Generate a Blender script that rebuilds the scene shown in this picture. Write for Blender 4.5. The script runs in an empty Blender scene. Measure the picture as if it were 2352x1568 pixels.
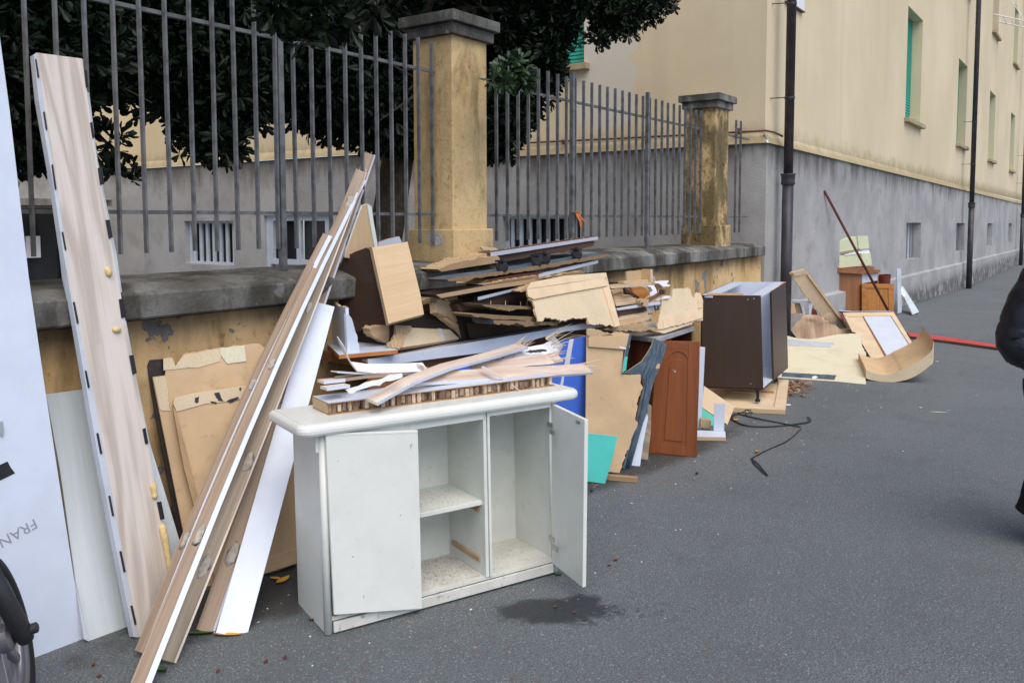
import bpy, bmesh, math, random
import numpy as np
from mathutils import Vector, Matrix, noise
random.seed(7); RNG = np.random.default_rng(7)
sin, cos, rad, PI = math.sin, math.cos, math.radians, math.pi
SC = bpy.context.scene; COL = SC.collection
# ------------------------------------------------------------------ camera
F, YAW, PIT, ROL, CY, H = 1960., .618, .07, .002, 643.5, 1.6      # survey of the place: focal length etc. for a 2352 px wide picture
cam = bpy.data.cameras.new('camera'); camo = bpy.data.objects.new('camera', cam); COL.objects.link(camo); SC.camera = camo
cam.sensor_width = 36; cam.lens = 36 * F / 2352; cam.shift_y = (CY - 784) / 2352; cam.clip_start = .05; cam.clip_end = 500
_cp, _sp, _cy, _sy = cos(PIT), sin(PIT), cos(YAW), sin(YAW)
_r0 = Vector((_sy, -_cy, 0)); _f0 = Vector((_cy, _sy, 0)) * _cp + Vector((0, 0, -_sp)); _u0 = _r0.cross(_f0)
_r = _r0 * cos(ROL) - _u0 * -sin(-ROL); _u = _r.cross(_f0) 
camo.matrix_world = Matrix(((_r.x, _u.x, -_f0.x, 0), (_r.y, _u.y, -_f0.y, 0), (_r.z, _u.z, -_f0.z, H), (0, 0, 0, 1)))
# ------------------------------------------------------------------ world, sun, exposure
SUN_EL, SUN_AZ = rad(56), rad(-122)          # azimuth of the sun measured from +X
W = bpy.data.worlds.new('World'); SC.world = W; W.use_nodes = True
nt = W.node_tree; bg = nt.nodes['Background']
sk = nt.nodes.new('ShaderNodeTexSky'); sk.sky_type = 'NISHITA'; sk.sun_disc = False
sk.sun_elevation = SUN_EL; sk.sun_rotation = PI / 2 - SUN_AZ; sk.air_density = .65; sk.dust_density = 1.2; sk.ozone_density = .8
nt.links.new(sk.outputs[0], bg.inputs[0]); bg.inputs[1].default_value = .125
sl = bpy.data.lights.new('sun', 'SUN'); sl.energy = 1.5; sl.angle = rad(60); sl.color = (1, .94, .84)
so = bpy.data.objects.new('sun', sl); COL.objects.link(so)
so.rotation_euler = Vector((cos(SUN_EL) * cos(SUN_AZ), cos(SUN_EL) * sin(SUN_AZ), sin(SUN_EL))).to_track_quat('Z', 'Y').to_euler()
SC.view_settings.view_transform = 'Standard'; SC.view_settings.look = 'None'
SC.view_settings.exposure = .86; SC.view_settings.gamma = 1; SC.view_settings.use_curve_mapping = False

# ------------------------------------------------------------------ measuring: a pixel of the survey picture -> a point on a plane of the place
CR = dict(A1=(0,0,.7015),A2=(0,1000,1.1040),A3=(1000,400,.38265),A4=(1000,1300,.8292),A5=(1600,900,.5102),A6=(2100,900,.7013),
  B1=(1100,0,.7015),B2=(1900,0,.7016),B3=(3000,0,.7017),B4=(3000,700,.6376),B5=(1700,850,.5102),B6=(500,1300,.7018),C1=(0,1600,.7216),
  C2=(1000,1350,.29762),C3=(2400,1050,.22321),C4=(3000,0,.1913),C6=(500,2200,.34014),C7=(1250,950,.3507),D=(0,0,1.7415),
  E1=(1650,1330,.3189),E2=(2700,1500,.3189),E3=(2000,1900,.3826),E4=(3000,1050,.2869),E5=(0,2200,.3387),E6=(0,1300,.3827))
C0 = Vector((0, 0, H))
def ray(cr, x, y):
    o = CR[cr]; X = (o[0] + x * o[2]) / 1.7415; Y = (o[1] + y * o[2]) / 1.7415
    a, b = (X - 1176) / F, (Y - CY) / F
    c, s = cos(ROL), sin(ROL); a, b = c * a + s * b, -s * a + c * b
    d, f = _cp * b + _sp, -_sp * b + _cp
    return Vector((a * _sy + f * _cy, -a * _cy + f * _sy, -d))
def gr(cr, x, y, z=0.): r = ray(cr, x, y); return C0 + r * ((z - H) / r.z)
def wy(cr, x, y, Y): r = ray(cr, x, y); return C0 + r * (Y / r.y)
def wx(cr, x, y, X): r = ray(cr, x, y); return C0 + r * (X / r.x)
def onp(pl, cr, x, y): r = ray(cr, x, y); return C0 + r * ((pl[0] - C0).dot(pl[1]) / r.dot(pl[1]))
def away(p, n): n = n.normalized(); return (p, n if n.dot(p - C0) > 0 else -n)
def pl3(a, b, c): return away(a, (b - a).cross(c - a))
def vpl(p, hd, lean=0.):
    h, l = rad(hd), rad(lean); n = Vector((-sin(h) * cos(l), cos(h) * cos(l), -sin(l)))
    if n.xy.dot(p.xy) < 0: n = Vector((sin(h) * cos(l), -cos(h) * cos(l), -sin(l)))
    return (p, n)
def hpl(z): return (Vector((0, 0, z)), Vector((0, 0, -1)))
def off(pl, d): return (pl[0] - pl[1] * d, pl[1])           # towards the viewer
def P(pl, cr, *pts): return [onp(pl, cr, x, y) for x, y in pts]
def gz(x): t = min(1, max(0, (x - 13) / 15)); return -.25 * t * t * (3 - 2 * t)

# ------------------------------------------------------------------ materials
def lin(c): return tuple((v / 12.92 if v <= .04045 else ((v + .055) / 1.055) ** 2.4) for v in c)
class NM:
    def __init__(s, name, rough=.6, spec=.35):
        s.m = bpy.data.materials.new(name); s.m.use_nodes = True; s.t = s.m.node_tree; s.b = s.t.nodes['Principled BSDF']
        s.b.inputs['Roughness'].default_value = rough; s.b.inputs['Specular IOR Level'].default_value = spec; s._c = None
    def n(s, ty, **k):
        o = s.t.nodes.new(ty)
        for a, v in k.items(): setattr(o, a, v)
        return o
    def l(s, a, b): s.t.links.new(a, b)
    def set(s, sock, v):
        if hasattr(v, 'is_linked'): s.l(v, sock)
        else: sock.default_value = v if not isinstance(v, tuple) or len(v) != 3 or sock.type == 'VECTOR' else (*v, 1)
    def co(s, scale=(1, 1, 1), rnd=True):
        if s._c is None:
            tc = s.n('ShaderNodeTexCoord'); s._c = tc.outputs['Object']
            if rnd:
                oi = s.n('ShaderNodeObjectInfo'); mu = s.n('ShaderNodeMath', operation='MULTIPLY'); s.l(oi.outputs['Random'], mu.inputs[0]); mu.inputs[1].default_value = 31
                ad = s.n('ShaderNodeVectorMath', operation='ADD'); s.l(s._c, ad.inputs[0]); s.l(mu.outputs[0], ad.inputs[1]); s._c = ad.outputs[0]
        mp = s.n('ShaderNodeVectorMath', operation='MULTIPLY'); s.l(s._c, mp.inputs[0]); mp.inputs[1].default_value = scale; return mp.outputs[0]
    def noise(s, sc, det=4, rough=.55, dist=0, vec=None, stretch=(1, 1, 1)):
        o = s.n('ShaderNodeTexNoise'); s.l(vec or s.co(stretch), o.inputs['Vector'])
        o.inputs['Scale'].default_value = sc; o.inputs['Detail'].default_value = det; o.inputs['Roughness'].default_value = rough; o.inputs['Distortion'].default_value = dist
        return o.outputs['Fac']
    def vor(s, sc, feat='F1', out='Distance', stretch=(1, 1, 1)):
        o = s.n('ShaderNodeTexVoronoi', feature=feat); s.l(s.co(stretch), o.inputs['Vector']); o.inputs['Scale'].default_value = sc; return o.outputs[out]
    def step(s, f, a, b):                 # smooth 0..1 between a and b
        o = s.n('ShaderNodeMapRange', interpolation_type='SMOOTHSTEP'); s.l(f, o.inputs[0]); o.inputs[1].default_value = a; o.inputs[2].default_value = b; return o.outputs[0]
    def ma(s, op, a, b=0.):
        o = s.n('ShaderNodeMath', operation=op); s.set(o.inputs[0], a); s.set(o.inputs[1], b); return o.outputs[0]
    def mix(s, f, a, b):
        o = s.n('ShaderNodeMix', data_type='RGBA'); s.set(o.inputs['Factor'], f); s.set(o.inputs[6], a); s.set(o.inputs[7], b); return o.outputs[2]
    def xyz(s, ax):
        o = s.n('ShaderNodeSeparateXYZ'); s.l(s.co(), o.inputs[0]); return o.outputs['XYZ'.index(ax)]
    def bump(s, h, dist=.002, st=1.):
        o = s.n('ShaderNodeBump'); s.l(h, o.inputs['Height']); o.inputs['Distance'].default_value = dist; o.inputs['Strength'].default_value = st
        if s.b.inputs['Normal'].is_linked: s.l(s.b.inputs['Normal'].links[0].from_socket, o.inputs['Normal'])
        s.l(o.outputs[0], s.b.inputs['Normal'])
    def col(s, c): s.set(s.b.inputs['Base Color'], c); return s.m
def sc_(c, k): return tuple(v * k for v in c)
def plain(name, c, rough=.5, var=.12, dirt=.25, spec=.35, metal=0., sc=6.):
    m = NM(name, rough, spec); m.b.inputs['Metallic'].default_value = metal
    a = m.mix(m.step(m.noise(sc), .35, .65), sc_(c, 1 - var), sc_(c, 1 + var * .4))
    d = m.ma('MULTIPLY', m.step(m.noise(sc * 3.1, 8, .7), .56, .74), dirt)
    a = m.mix(d, a, sc_((.16, .12, .08), 1)); m.bump(m.noise(90, 3), .0004)
    r = m.n('ShaderNodeMapRange'); m.l(m.noise(9, 5), r.inputs[0]); r.inputs[3].default_value = rough - .1; r.inputs[4].default_value = rough + .12; m.l(r.outputs[0], m.b.inputs['Roughness'])
    return m.col(a)
def chip(name, c, dark=.45, rough=.85, raw=False):
    m = NM(name, rough, .15)
    f = m.step(m.noise(420 if not raw else 210, 3, .7), .38, .62)
    a = m.mix(f, sc_(c, 1 - .22 * (1 + raw)), sc_(c, 1.08)); sp = m.ma('MULTIPLY', m.step(m.vor(170), .12, .03), dark)
    a = m.mix(sp, a, sc_(c, .3)); a = m.mix(m.ma('MULTIPLY', m.step(m.noise(3.5, 5), .45, .75), .35), a, sc_(c, .62))
    m.bump(m.noise(160 if raw else 320, 4, .7), .003 if raw else .0006); return m.col(a)
def wood(name, c1, c2, rough=.5, fine=60., ring=9., dist=3., spec=.3, bump=.0006, cath=.5):
    m = NM(name, rough, spec)
    g = m.noise(fine, 5, .7, 0, m.co((.025, 1, 1))); g2 = m.noise(fine * .3, 4, .6, 0, m.co((.04, 1, 1)))
    r = m.noise(ring * .33, 1.2, .4, .2, m.co((.09, 1, 1)))          # growth rings cut through: contour lines of a stretched field
    k = m.ma('SINE', m.ma('MULTIPLY', r, 10 + dist * 9)); k = m.ma('ADD', m.ma('MULTIPLY', k, .5), .5)
    f = m.ma('ADD', m.ma('ADD', m.ma('MULTIPLY', k, .30 * cath), m.ma('MULTIPLY', g, .5)), m.ma('MULTIPLY', g2, .5 - .15 * cath))
    a = m.mix(m.step(f, .32, .78), c1, c2); a = m.mix(m.ma('MULTIPLY', m.step(m.noise(4, 6, .7), .55, .8), .25), a, sc_(c1, .6))
    m.bump(g, bump); return m.col(a)
M = {}
M['white'] = plain('white_lacquer', (.71, .715, .655), .34, .04, .10, .5)
M['white_in'] = plain('white_lacquer_inside', (.66, .67, .61), .4, .06, .22, .4)
M['soiled'] = plain('soiled_white_lacquer', (.62, .61, .55), .5, .1, .95, .3, sc=9)
M['melamine'] = plain('white_melamine', (.615, .665, .76), .35, .04, .10, .45)
M['melamine2'] = plain('pale_grey_melamine', (.52, .55, .60), .4, .08, .15, .4)
M['lavender'] = plain('lavender_grey_laminate', (.50, .50, .56), .35, .06, .1, .4)
M['blue'] = plain('blue_laminate', (.055, .145, .57), .38, .06, .12, .4)
M['turq'] = plain('turquoise_laminate', (.07, .50, .43), .4, .06, .1, .4)
M['slate'] = plain('slate_blue_lacquer', (.075, .115, .155), .5, .35, .5, .4, sc=14)
M['brown'] = wood('dark_brown_laminate', (.040, .021, .012), (.056, .031, .018), .4, 110, 4, 1, .4, .0003, .1)
M['brown2'] = plain('umber_board', (.028, .017, .014), .45, .2, .3)
M['orange'] = plain('orange_edging', (.55, .20, .055), .5, .2, .2)
M['grey_top'] = plain('grey_worktop', (.36, .36, .37), .45, .15, .3)
M['chip'] = chip('chipboard', (.58, .42, .25))
M['chipl'] = chip('pale_chipboard', (.68, .55, .37), .3)
M['mdf'] = plain('mdf_board', (.58, .41, .24), .75, .1, .35, .15, sc=4)
M['mdfl'] = plain('pale_mdf', (.68, .52, .34), .7, .08, .2, .15)
M['raw'] = chip('torn_chipboard', (.60, .42, .24), .7, .9, True)
M['chipd'] = chip('shaded_chipboard_edge', (.34, .22, .12), .8, .9, True)  # brown raw edge, darkened further: the stack's shade is in the colour
M['cream'] = chip('cream_board', (.72, .66, .48), .25)
M['creamp'] = plain('cream_lacquer', (.60, .62, .40), .4, .06, .15)
M['beech'] = wood('beech_veneer', (.52, .36, .20), (.62, .45, .27), .5, 90, 5, 1.5, .3, .0004, .4)
M['pinkw'] = wood('pale_ash_veneer', (.45, .375, .315), (.65, .575, .51), .55, 110, 34, 1.5, .3, .0006, 1.0)
M['whitew'] = wood('white_grained_melamine', (.50, .545, .56), (.60, .645, .66), .45, 70, 8, 4, .4, .0012)
M['barew'] = wood('bare_plank_wood', (.27, .19, .13), (.42, .31, .225), .75, 60, 14, 2)
M['greyw'] = wood('weathered_plank_wood', (.22, .17, .12), (.42, .34, .25), .8, 80, 20, 2)
M['cherry'] = wood('cherry_wood', (.13, .033, .010), (.26, .078, .022), .42, 80, 6, 2, .35, .0004, .8)
M['cherry2'] = wood('red_brown_laminate', (.10, .03, .014), (.19, .065, .03), .45, 60, 7, 3)
M['oak'] = wood('honey_oak', (.33, .12, .022), (.50, .21, .05), .45, 70, 8, 4, .4)
M['walnut'] = wood('mid_brown_veneer', (.22, .085, .035), (.32, .14, .06), .5, 60, 6, 4)
M['ply'] = wood('plywood', (.30, .19, .12), (.58, .43, .30), .75, 45, 8, 2)
M['splint'] = wood('splintered_wood', (.48, .35, .26), (.76, .64, .54), .8, 60, 16, 1)
M['board'] = wood('rough_batten', (.34, .22, .12), (.50, .35, .20), .85, 50, 12, 2)
M['dirtyb'] = wood('dirty_stained_board', (.045, .028, .02), (.16, .09, .06), .9, 40, 12, 3)
M['honey'] = plain('honeycomb_card', (.56, .42, .30), .9, .3, .4, .1, sc=40)
M['honeyd'] = plain('honeycomb_card_dark', (.26, .17, .12), .9, .3, .4, .1, sc=40)
M['hardb'] = plain('hardboard', (.36, .20, .09), .7, .2, .2, .2, sc=30)
M['black'] = plain('black_plastic', (.018, .018, .02), .45, .2, .1)
M['blackr'] = plain('black_rubber', (.022, .021, .023), .7, .2, .15)
M['blackm'] = plain('black_painted_metal', (.03, .03, .032), .42, .2, .1, .5)
M['alloy'] = plain('grey_alloy', (.30, .29, .30), .38, .15, .1, .5, .7)
M['steel'] = plain('steel', (.55, .55, .55), .35, .1, .2, .5, .9)
M['red'] = plain('red_plank_paint', (.50, .045, .04), .5, .12, .2)
M['foam'] = plain('expanded_foam', (.66, .50, .24), .8, .15, .1, .1, sc=60)
M['glue'] = plain('dried_glue', (.42, .37, .31), .7, .2, .3, .2, sc=50)
M['paper'] = plain('paper', (.75, .75, .77), .8, .04, .03, .1)
M['tape'] = plain('packing_tape', (.62, .62, .66), .25, .08, .1, .5)
M['rust'] = plain('rusty_pole', (.13, .045, .035), .7, .3, .3)
M['teal'] = plain('teal_shutter_paint', (.03, .36, .27), .55, .1, .15)
M['stone'] = plain('sill_stone', (.40, .33, .20), .85, .15, .4)
M['doorw'] = plain('pale_blue_frame_paint', (.50, .55, .62), .5, .08, .3)
M['leafy'] = plain('fallen_leaf_yellow', (.60, .30, .04), .6, .25, .2)
M['leafg'] = plain('fallen_leaf_green', (.06, .13, .03), .5, .3, .2)
M['leafb'] = plain('fallen_leaf_brown', (.22, .09, .04), .7, .3, .2)
M['nut'] = plain('brown_seed_case', (.13, .045, .03), .7, .3, .2)
M['ink'] = plain('ink', (.03, .03, .04), .6, .1, 0)
M['inkf'] = plain('faint_pencil', (.30, .30, .36), .6, .1, 0)
M['pot'] = plain('red_brown_pot', (.15, .035, .02), .4, .2, .2)
M['orange_str'] = plain('orange_ribbon', (.70, .17, .02), .6, .1, 0)
M['cherryred'] = plain('sticker_red', (.55, .02, .02), .5, .1, 0)
M['skin'] = plain('skin', (.45, .27, .20), .5, .08, 0)
M['hair'] = plain('dark_hair', (.03, .02, .015), .6, .2, 0)
M['bark'] = plain('bark', (.06, .048, .035), .9, .3, .3, .1, sc=25)
def glass_m(name, c):
    m = NM(name, .08, .6); return m.col(m.mix(m.noise(2), sc_(c, .7), c))
M['glass'] = glass_m('dark_window_glass', (.022, .025, .028))
def fabric():
    m = NM('black_quilted_nylon', .42, .4); m.bump(m.noise(30, 5), .004); return m.col(m.mix(m.noise(8), (.006, .006, .009), (.014, .014, .02)))
M['nylon'] = fabric()
m = NM('black_cotton', .85, .2); m.bump(m.noise(25, 4), .004); M['cotton'] = m.col(m.mix(m.noise(20), (.008, .009, .012), (.016, .017, .022)))
m = NM('fence_steel', .5, .4); m.b.inputs['Metallic'].default_value = .15
M['fence'] = m.col(m.mix(m.step(m.noise(14, 6), .35, .7), (.17, .17, .172), (.085, .085, .085))); m.bump(m.noise(70), .0005)
m = NM('downpipe_paint', .45, .4); zz = m.xyz('Z')
a = m.mix(m.step(m.noise(6, 6), .4, .65), (.032, .030, .036), (.055, .047, .048))
M['pipe'] = m.col(m.mix(m.ma('MULTIPLY', m.step(m.noise(4, 6, .6, 0, m.co((1, 1, .3))), .52, .62), m.step(zz, 2.6, 2.2)), a, (.10, .055, .03)))
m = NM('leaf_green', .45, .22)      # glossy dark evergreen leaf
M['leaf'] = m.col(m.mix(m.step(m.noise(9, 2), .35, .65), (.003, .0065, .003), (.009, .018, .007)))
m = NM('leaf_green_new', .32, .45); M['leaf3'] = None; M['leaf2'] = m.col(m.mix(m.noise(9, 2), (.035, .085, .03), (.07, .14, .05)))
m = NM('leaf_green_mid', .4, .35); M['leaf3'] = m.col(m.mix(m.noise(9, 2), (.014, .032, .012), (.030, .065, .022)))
# ---- walls (objects sit at the origin, so object space is the place itself)
def facade_yellow():
    m = NM('yellow_facade_plaster', .85, .15); m.co(rnd=False)
    c = m.mix(m.step(m.noise(.5, 4), .35, .7), (.64, .53, .35), (.72, .60, .41))
    c = m.mix(m.ma('MULTIPLY', m.step(m.noise(2.2, 5, .6, 0, m.co((1, 1, .12))), .48, .75), .35), c, (.53, .455, .32))
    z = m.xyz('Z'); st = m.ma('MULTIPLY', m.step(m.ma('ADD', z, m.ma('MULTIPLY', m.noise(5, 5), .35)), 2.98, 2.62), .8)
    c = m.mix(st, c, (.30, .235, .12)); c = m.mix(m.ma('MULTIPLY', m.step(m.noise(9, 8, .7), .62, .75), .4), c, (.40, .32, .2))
    yy = m.ma('ADD', m.xyz('Y'), m.ma('MULTIPLY', m.noise(2.5, 4), .5)); zz = m.ma('ADD', z, m.ma('MULTIPLY', m.noise(2, 4), .6))
    pt_ = m.ma('MULTIPLY', m.ma('MULTIPLY', m.step(yy, 5.40, 5.44), m.step(yy, 6.35, 6.30)), m.ma('MULTIPLY', m.step(zz, 3.15, 3.2), m.step(zz, 5.3, 4.8)))
    c = m.mix(m.ma('MULTIPLY', pt_, .75), c, (.66, .62, .55))
    m.bump(m.noise(55, 5), .002); m.bump(m.noise(2), .01, .4); return m.col(c)
def stucco():
    m = NM('grey_roughcast_plinth', .9, .12); m.co(rnd=False)
    c = m.mix(m.step(m.noise(1.1, 5), .35, .68), (.345, .335, .325), (.445, .435, .42))
    c = m.mix(m.ma('MULTIPLY', m.step(m.noise(110, 3, .6), .52, .70), .45), c, (.17, .165, .165))
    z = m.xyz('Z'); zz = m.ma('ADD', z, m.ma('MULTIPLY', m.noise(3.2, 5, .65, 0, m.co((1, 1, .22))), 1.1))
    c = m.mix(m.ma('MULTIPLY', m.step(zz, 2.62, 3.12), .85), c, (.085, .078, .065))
    c = m.mix(m.ma('MULTIPLY', m.step(z, .38, .02), m.step(m.noise(5, 4), .25, .6)), c, (.13, .125, .115))
    c = m.mix(m.ma('MULTIPLY', m.step(m.noise(.8, 5, .5), .60, .72), .6), c, (.47, .465, .455)); c = m.mix(m.ma('MULTIPLY', m.step(m.noise(2.6, 7, .72, .3), .50, .68), .38), c, (.215, .205, .19))
    m.bump(m.noise(85, 4, .6), .008); m.bump(m.vor(60), .004, .6); return m.col(c)
def wall_yellow(name, dark=0., moss=0.):
    m = NM(name, .88, .12); m.co(rnd=False)
    c = m.mix(m.step(m.noise(1.6, 5), .35, .68), (.60, .385, .175) if dark else (.52, .35, .16), (.72, .505, .265) if dark else (.64, .46, .235))
    c = m.mix(m.ma('MULTIPLY', m.step(m.noise(3, 6, .65, .3, m.co((1, 1, .35))), .50, .66), .65), c, (.17, .12, .05))
    c = m.mix(m.ma('MULTIPLY', m.step(m.noise(11, 8, .8), .56, .70), .8), c, (.07, .055, .03))
    pe = m.ma('MULTIPLY', m.step(m.noise(4.2, 7, .6, .4), .615, .63), 1. if dark else .0)
    c = m.mix(pe, c, (.245, .24, .225)); m.bump(m.ma('MULTIPLY', pe, -1.), .006); 
    if dark:
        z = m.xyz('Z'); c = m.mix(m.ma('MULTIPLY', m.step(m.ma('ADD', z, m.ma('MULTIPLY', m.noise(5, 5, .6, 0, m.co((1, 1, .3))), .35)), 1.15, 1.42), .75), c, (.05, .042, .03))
        c = m.mix(m.ma('MULTIPLY', m.step(z, .35, .0), .6), c, (.10, .085, .06))
    if moss: c = m.mix(m.ma('MULTIPLY', m.step(m.noise(3.4, 6, .65, .4, m.co((1, 1, .4))), .42, .56), moss), c, (.085, .07, .035)); c = m.mix(m.ma('MULTIPLY', m.step(m.noise(24, 7, .75), .52, .64), moss), c, (.05, .042, .025))
    m.bump(m.noise(60, 5), .003); return m.col(c)
def concrete():
    m = NM('weathered_coping_concrete', .92, .1); m.co(rnd=False)
    c = m.mix(m.step(m.noise(2.5, 6), .35, .65), (.10, .095, .082), (.255, .25, .23))
    c = m.mix(m.ma('MULTIPLY', m.step(m.noise(4, 6, .7, 0, m.co((1, 1, .3))), .44, .62), .85), c, (.045, .042, .036))
    c = m.mix(m.ma('MULTIPLY', m.step(m.noise(60, 4, .7), .60, .68), .7), c, (.045, .043, .037))
    c = m.mix(m.ma('MULTIPLY', m.step(m.noise(9, 5), .62, .7), .5), c, (.36, .355, .33)); c = m.mix(m.ma('MULTIPLY', m.step(m.ma('ADD', m.xyz('X'), m.ma('MULTIPLY', m.noise(1.5, 4), 3.)), 6.6, 4.6), .38), c, (.055, .048, .036))
    m.bump(m.noise(45, 5), .006); return m.col(c)
M['facade'] = facade_yellow(); M['stucco'] = stucco(); M['lowwall'] = wall_yellow('yellow_wall_plaster', 1.); M['pillar'] = wall_yellow('yellow_pillar_plaster', 0., .22); M['pillar2'] = wall_yellow('mossy_pillar_plaster', 0., .8); M['concrete'] = concrete()
def asphalt():
    m = NM('worn_asphalt', .82, .3); m.co(rnd=False)
    c = m.mix(m.step(m.noise(.6, 5), .35, .68), (.160, .180, .184), (.205, .228, .232))
    c = m.mix(m.ma('MULTIPLY', m.step(m.noise(2.4, 7, .7), .46, .66), .5), c, (.10, .108, .108)); c = m.mix(m.ma('MULTIPLY', m.step(m.noise(1.1, 5, .6, .6), .54, .66), .4), c, (.215, .225, .22))
    c = m.mix(m.step(m.noise(130, 3, .6), .42, .60), (.095, .105, .110), c)
    v = m.n('ShaderNodeTexVoronoi'); m.l(m.co(), v.inputs['Vector']); v.inputs['Scale'].default_value = 110
    sx = m.n('ShaderNodeSeparateColor'); m.l(v.outputs['Color'], sx.inputs[0])
    spk = m.ma('MULTIPLY', m.step(sx.outputs[0], .80, .90), m.step(v.outputs['Distance'], .48, .25))
    c = m.mix(m.ma('MULTIPLY', spk, .6), c, (.36, .365, .36))
    c = m.mix(m.ma('MULTIPLY', m.step(sx.outputs[1], .9, .94), .5), c, (.12, .07, .06))
    v2 = m.n('ShaderNodeTexVoronoi'); m.l(m.co(), v2.inputs['Vector']); v2.inputs['Scale'].default_value = 34
    s2 = m.n('ShaderNodeSeparateColor'); m.l(v2.outputs['Color'], s2.inputs[0])
    c = m.mix(m.ma('MULTIPLY', m.ma('MULTIPLY', m.step(s2.outputs[0], .9, .93), m.step(v2.outputs['Distance'], .16, .10)), .55), c, (.42, .41, .39))
    x, y = m.xyz('X'), m.xyz('Y'); wob = m.ma('MULTIPLY', m.ma('SUBTRACT', m.noise(5.5, 5, .6), .5), .75)
    def blot(cx, cy, hx, hy, ang, soft=.25):
        dx, dy = m.ma('SUBTRACT', x, cx), m.ma('SUBTRACT', y, cy); ca, sa = cos(ang), sin(ang)
        u = m.ma('DIVIDE', m.ma('ADD', m.ma('MULTIPLY', dx, ca), m.ma('MULTIPLY', dy, sa)), hx)
        w = m.ma('DIVIDE', m.ma('SUBTRACT', m.ma('MULTIPLY', dy, ca), m.ma('MULTIPLY', dx, sa)), hy)
        d = m.ma('ADD', m.ma('SQRT', m.ma('ADD', m.ma('MULTIPLY', u, u), m.ma('MULTIPLY', w, w))), wob); return m.step(d, 1 + soft, 1 - soft * .4)
    wob = m.ma('ADD', m.ma('MULTIPLY', m.ma('SUBTRACT', m.noise(9, 7, .72), .5), 2.4), m.ma('MULTIPLY', m.ma('SUBTRACT', m.noise(38, 4, .7), .5), .8))
    wet = m.ma('MAXIMUM', blot(2.87, 1.84, .23, .095, rad(-55), .4), blot(2.96, 1.79, .11, .06, rad(-10), .5))
    wet = m.ma('MAXIMUM', wet, m.ma('MULTIPLY', blot(3.02, 1.58, .28, .07, rad(-48), .9), m.ma('MULTIPLY', m.step(m.noise(24, 4, .6), .56, .63), .6)))
    wob = m.ma('MULTIPLY', m.ma('SUBTRACT', m.noise(5.5, 5, .6), .5), .9)
    dirt = m.ma('MAXIMUM', blot(2.45, 2.9, .75, .22, rad(-10), .3), blot(4.9, 2.55, 1.3, .16, rad(-8), .5))  # dirt along the foot of the pile, with its shade painted in
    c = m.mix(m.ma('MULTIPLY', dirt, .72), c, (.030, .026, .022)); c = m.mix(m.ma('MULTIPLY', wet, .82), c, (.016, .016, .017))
    dust = m.ma('MULTIPLY', blot(5.4, 2.1, .9, .22, rad(-10), .9), m.step(m.noise(30, 6, .7), .4, .7)); c = m.mix(m.ma('MULTIPLY', dust, .35), c, (.26, .23, .2))
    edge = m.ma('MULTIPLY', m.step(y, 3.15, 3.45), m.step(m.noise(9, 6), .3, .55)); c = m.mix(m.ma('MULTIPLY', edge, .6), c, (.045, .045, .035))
    r = m.ma('SUBTRACT', .82, m.ma('MULTIPLY', wet, .5)); m.l(r, m.b.inputs['Roughness'])
    m.bump(m.noise(150, 4, .6), .006); m.bump(m.vor(110), .004, .5); return m.col(c)
M['asphalt'] = asphalt()
m = NM('yard_paving', .9, .1); M['yard'] = m.col(m.mix(m.noise(2, 5), (.13, .125, .12), (.2, .195, .19)))

# ------------------------------------------------------------------ objects
WM = {}
def link(o, parent=None, Mw=None):
    COL.objects.link(o); Mw = Mw or Matrix.Identity(4); WM[o.name] = Mw
    if parent: o.parent = parent; o.matrix_local = WM[parent.name].inverted() @ Mw
    else: o.matrix_local = Mw
    return o
def tag(o, label=None, cat=None, group=None, kind=None):
    if label: o['label'] = label
    if cat: o['category'] = cat
    if group: o['group'] = group
    if kind: o['kind'] = kind
    return o
def thing(name, label, cat, loc=(0, 0, 0), group=None, rot=None):
    o = bpy.data.objects.new(name, None); o.empty_display_size = .1
    return tag(link(o, None, Matrix.Translation(Vector(loc)) @ (rot or Matrix.Identity(4))), label, cat, group)
def build(name, V, Fc, mats, fm=None, parent=None, Mw=None, smooth=False, bevel=0.):
    Mw = Mw or Matrix.Identity(4); inv = Mw.inverted(); me = bpy.data.meshes.new(name)
    me.from_pydata([inv @ Vector(v) for v in V], [], Fc)
    for k in (mats if isinstance(mats, (list, tuple)) else [mats]): me.materials.append(M[k])
    if fm: me.polygons.foreach_set('material_index', fm)
    if smooth: me.polygons.foreach_set('use_smooth', [True] * len(me.polygons))
    me.validate(); me.update(); o = link(bpy.data.objects.new(name, me), parent, Mw)
    if bevel:
        b = o.modifiers.new('bevel', 'BEVEL'); b.width = bevel; b.segments = 2; b.limit_method = 'ANGLE'; b.angle_limit = rad(40)
    return o
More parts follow.
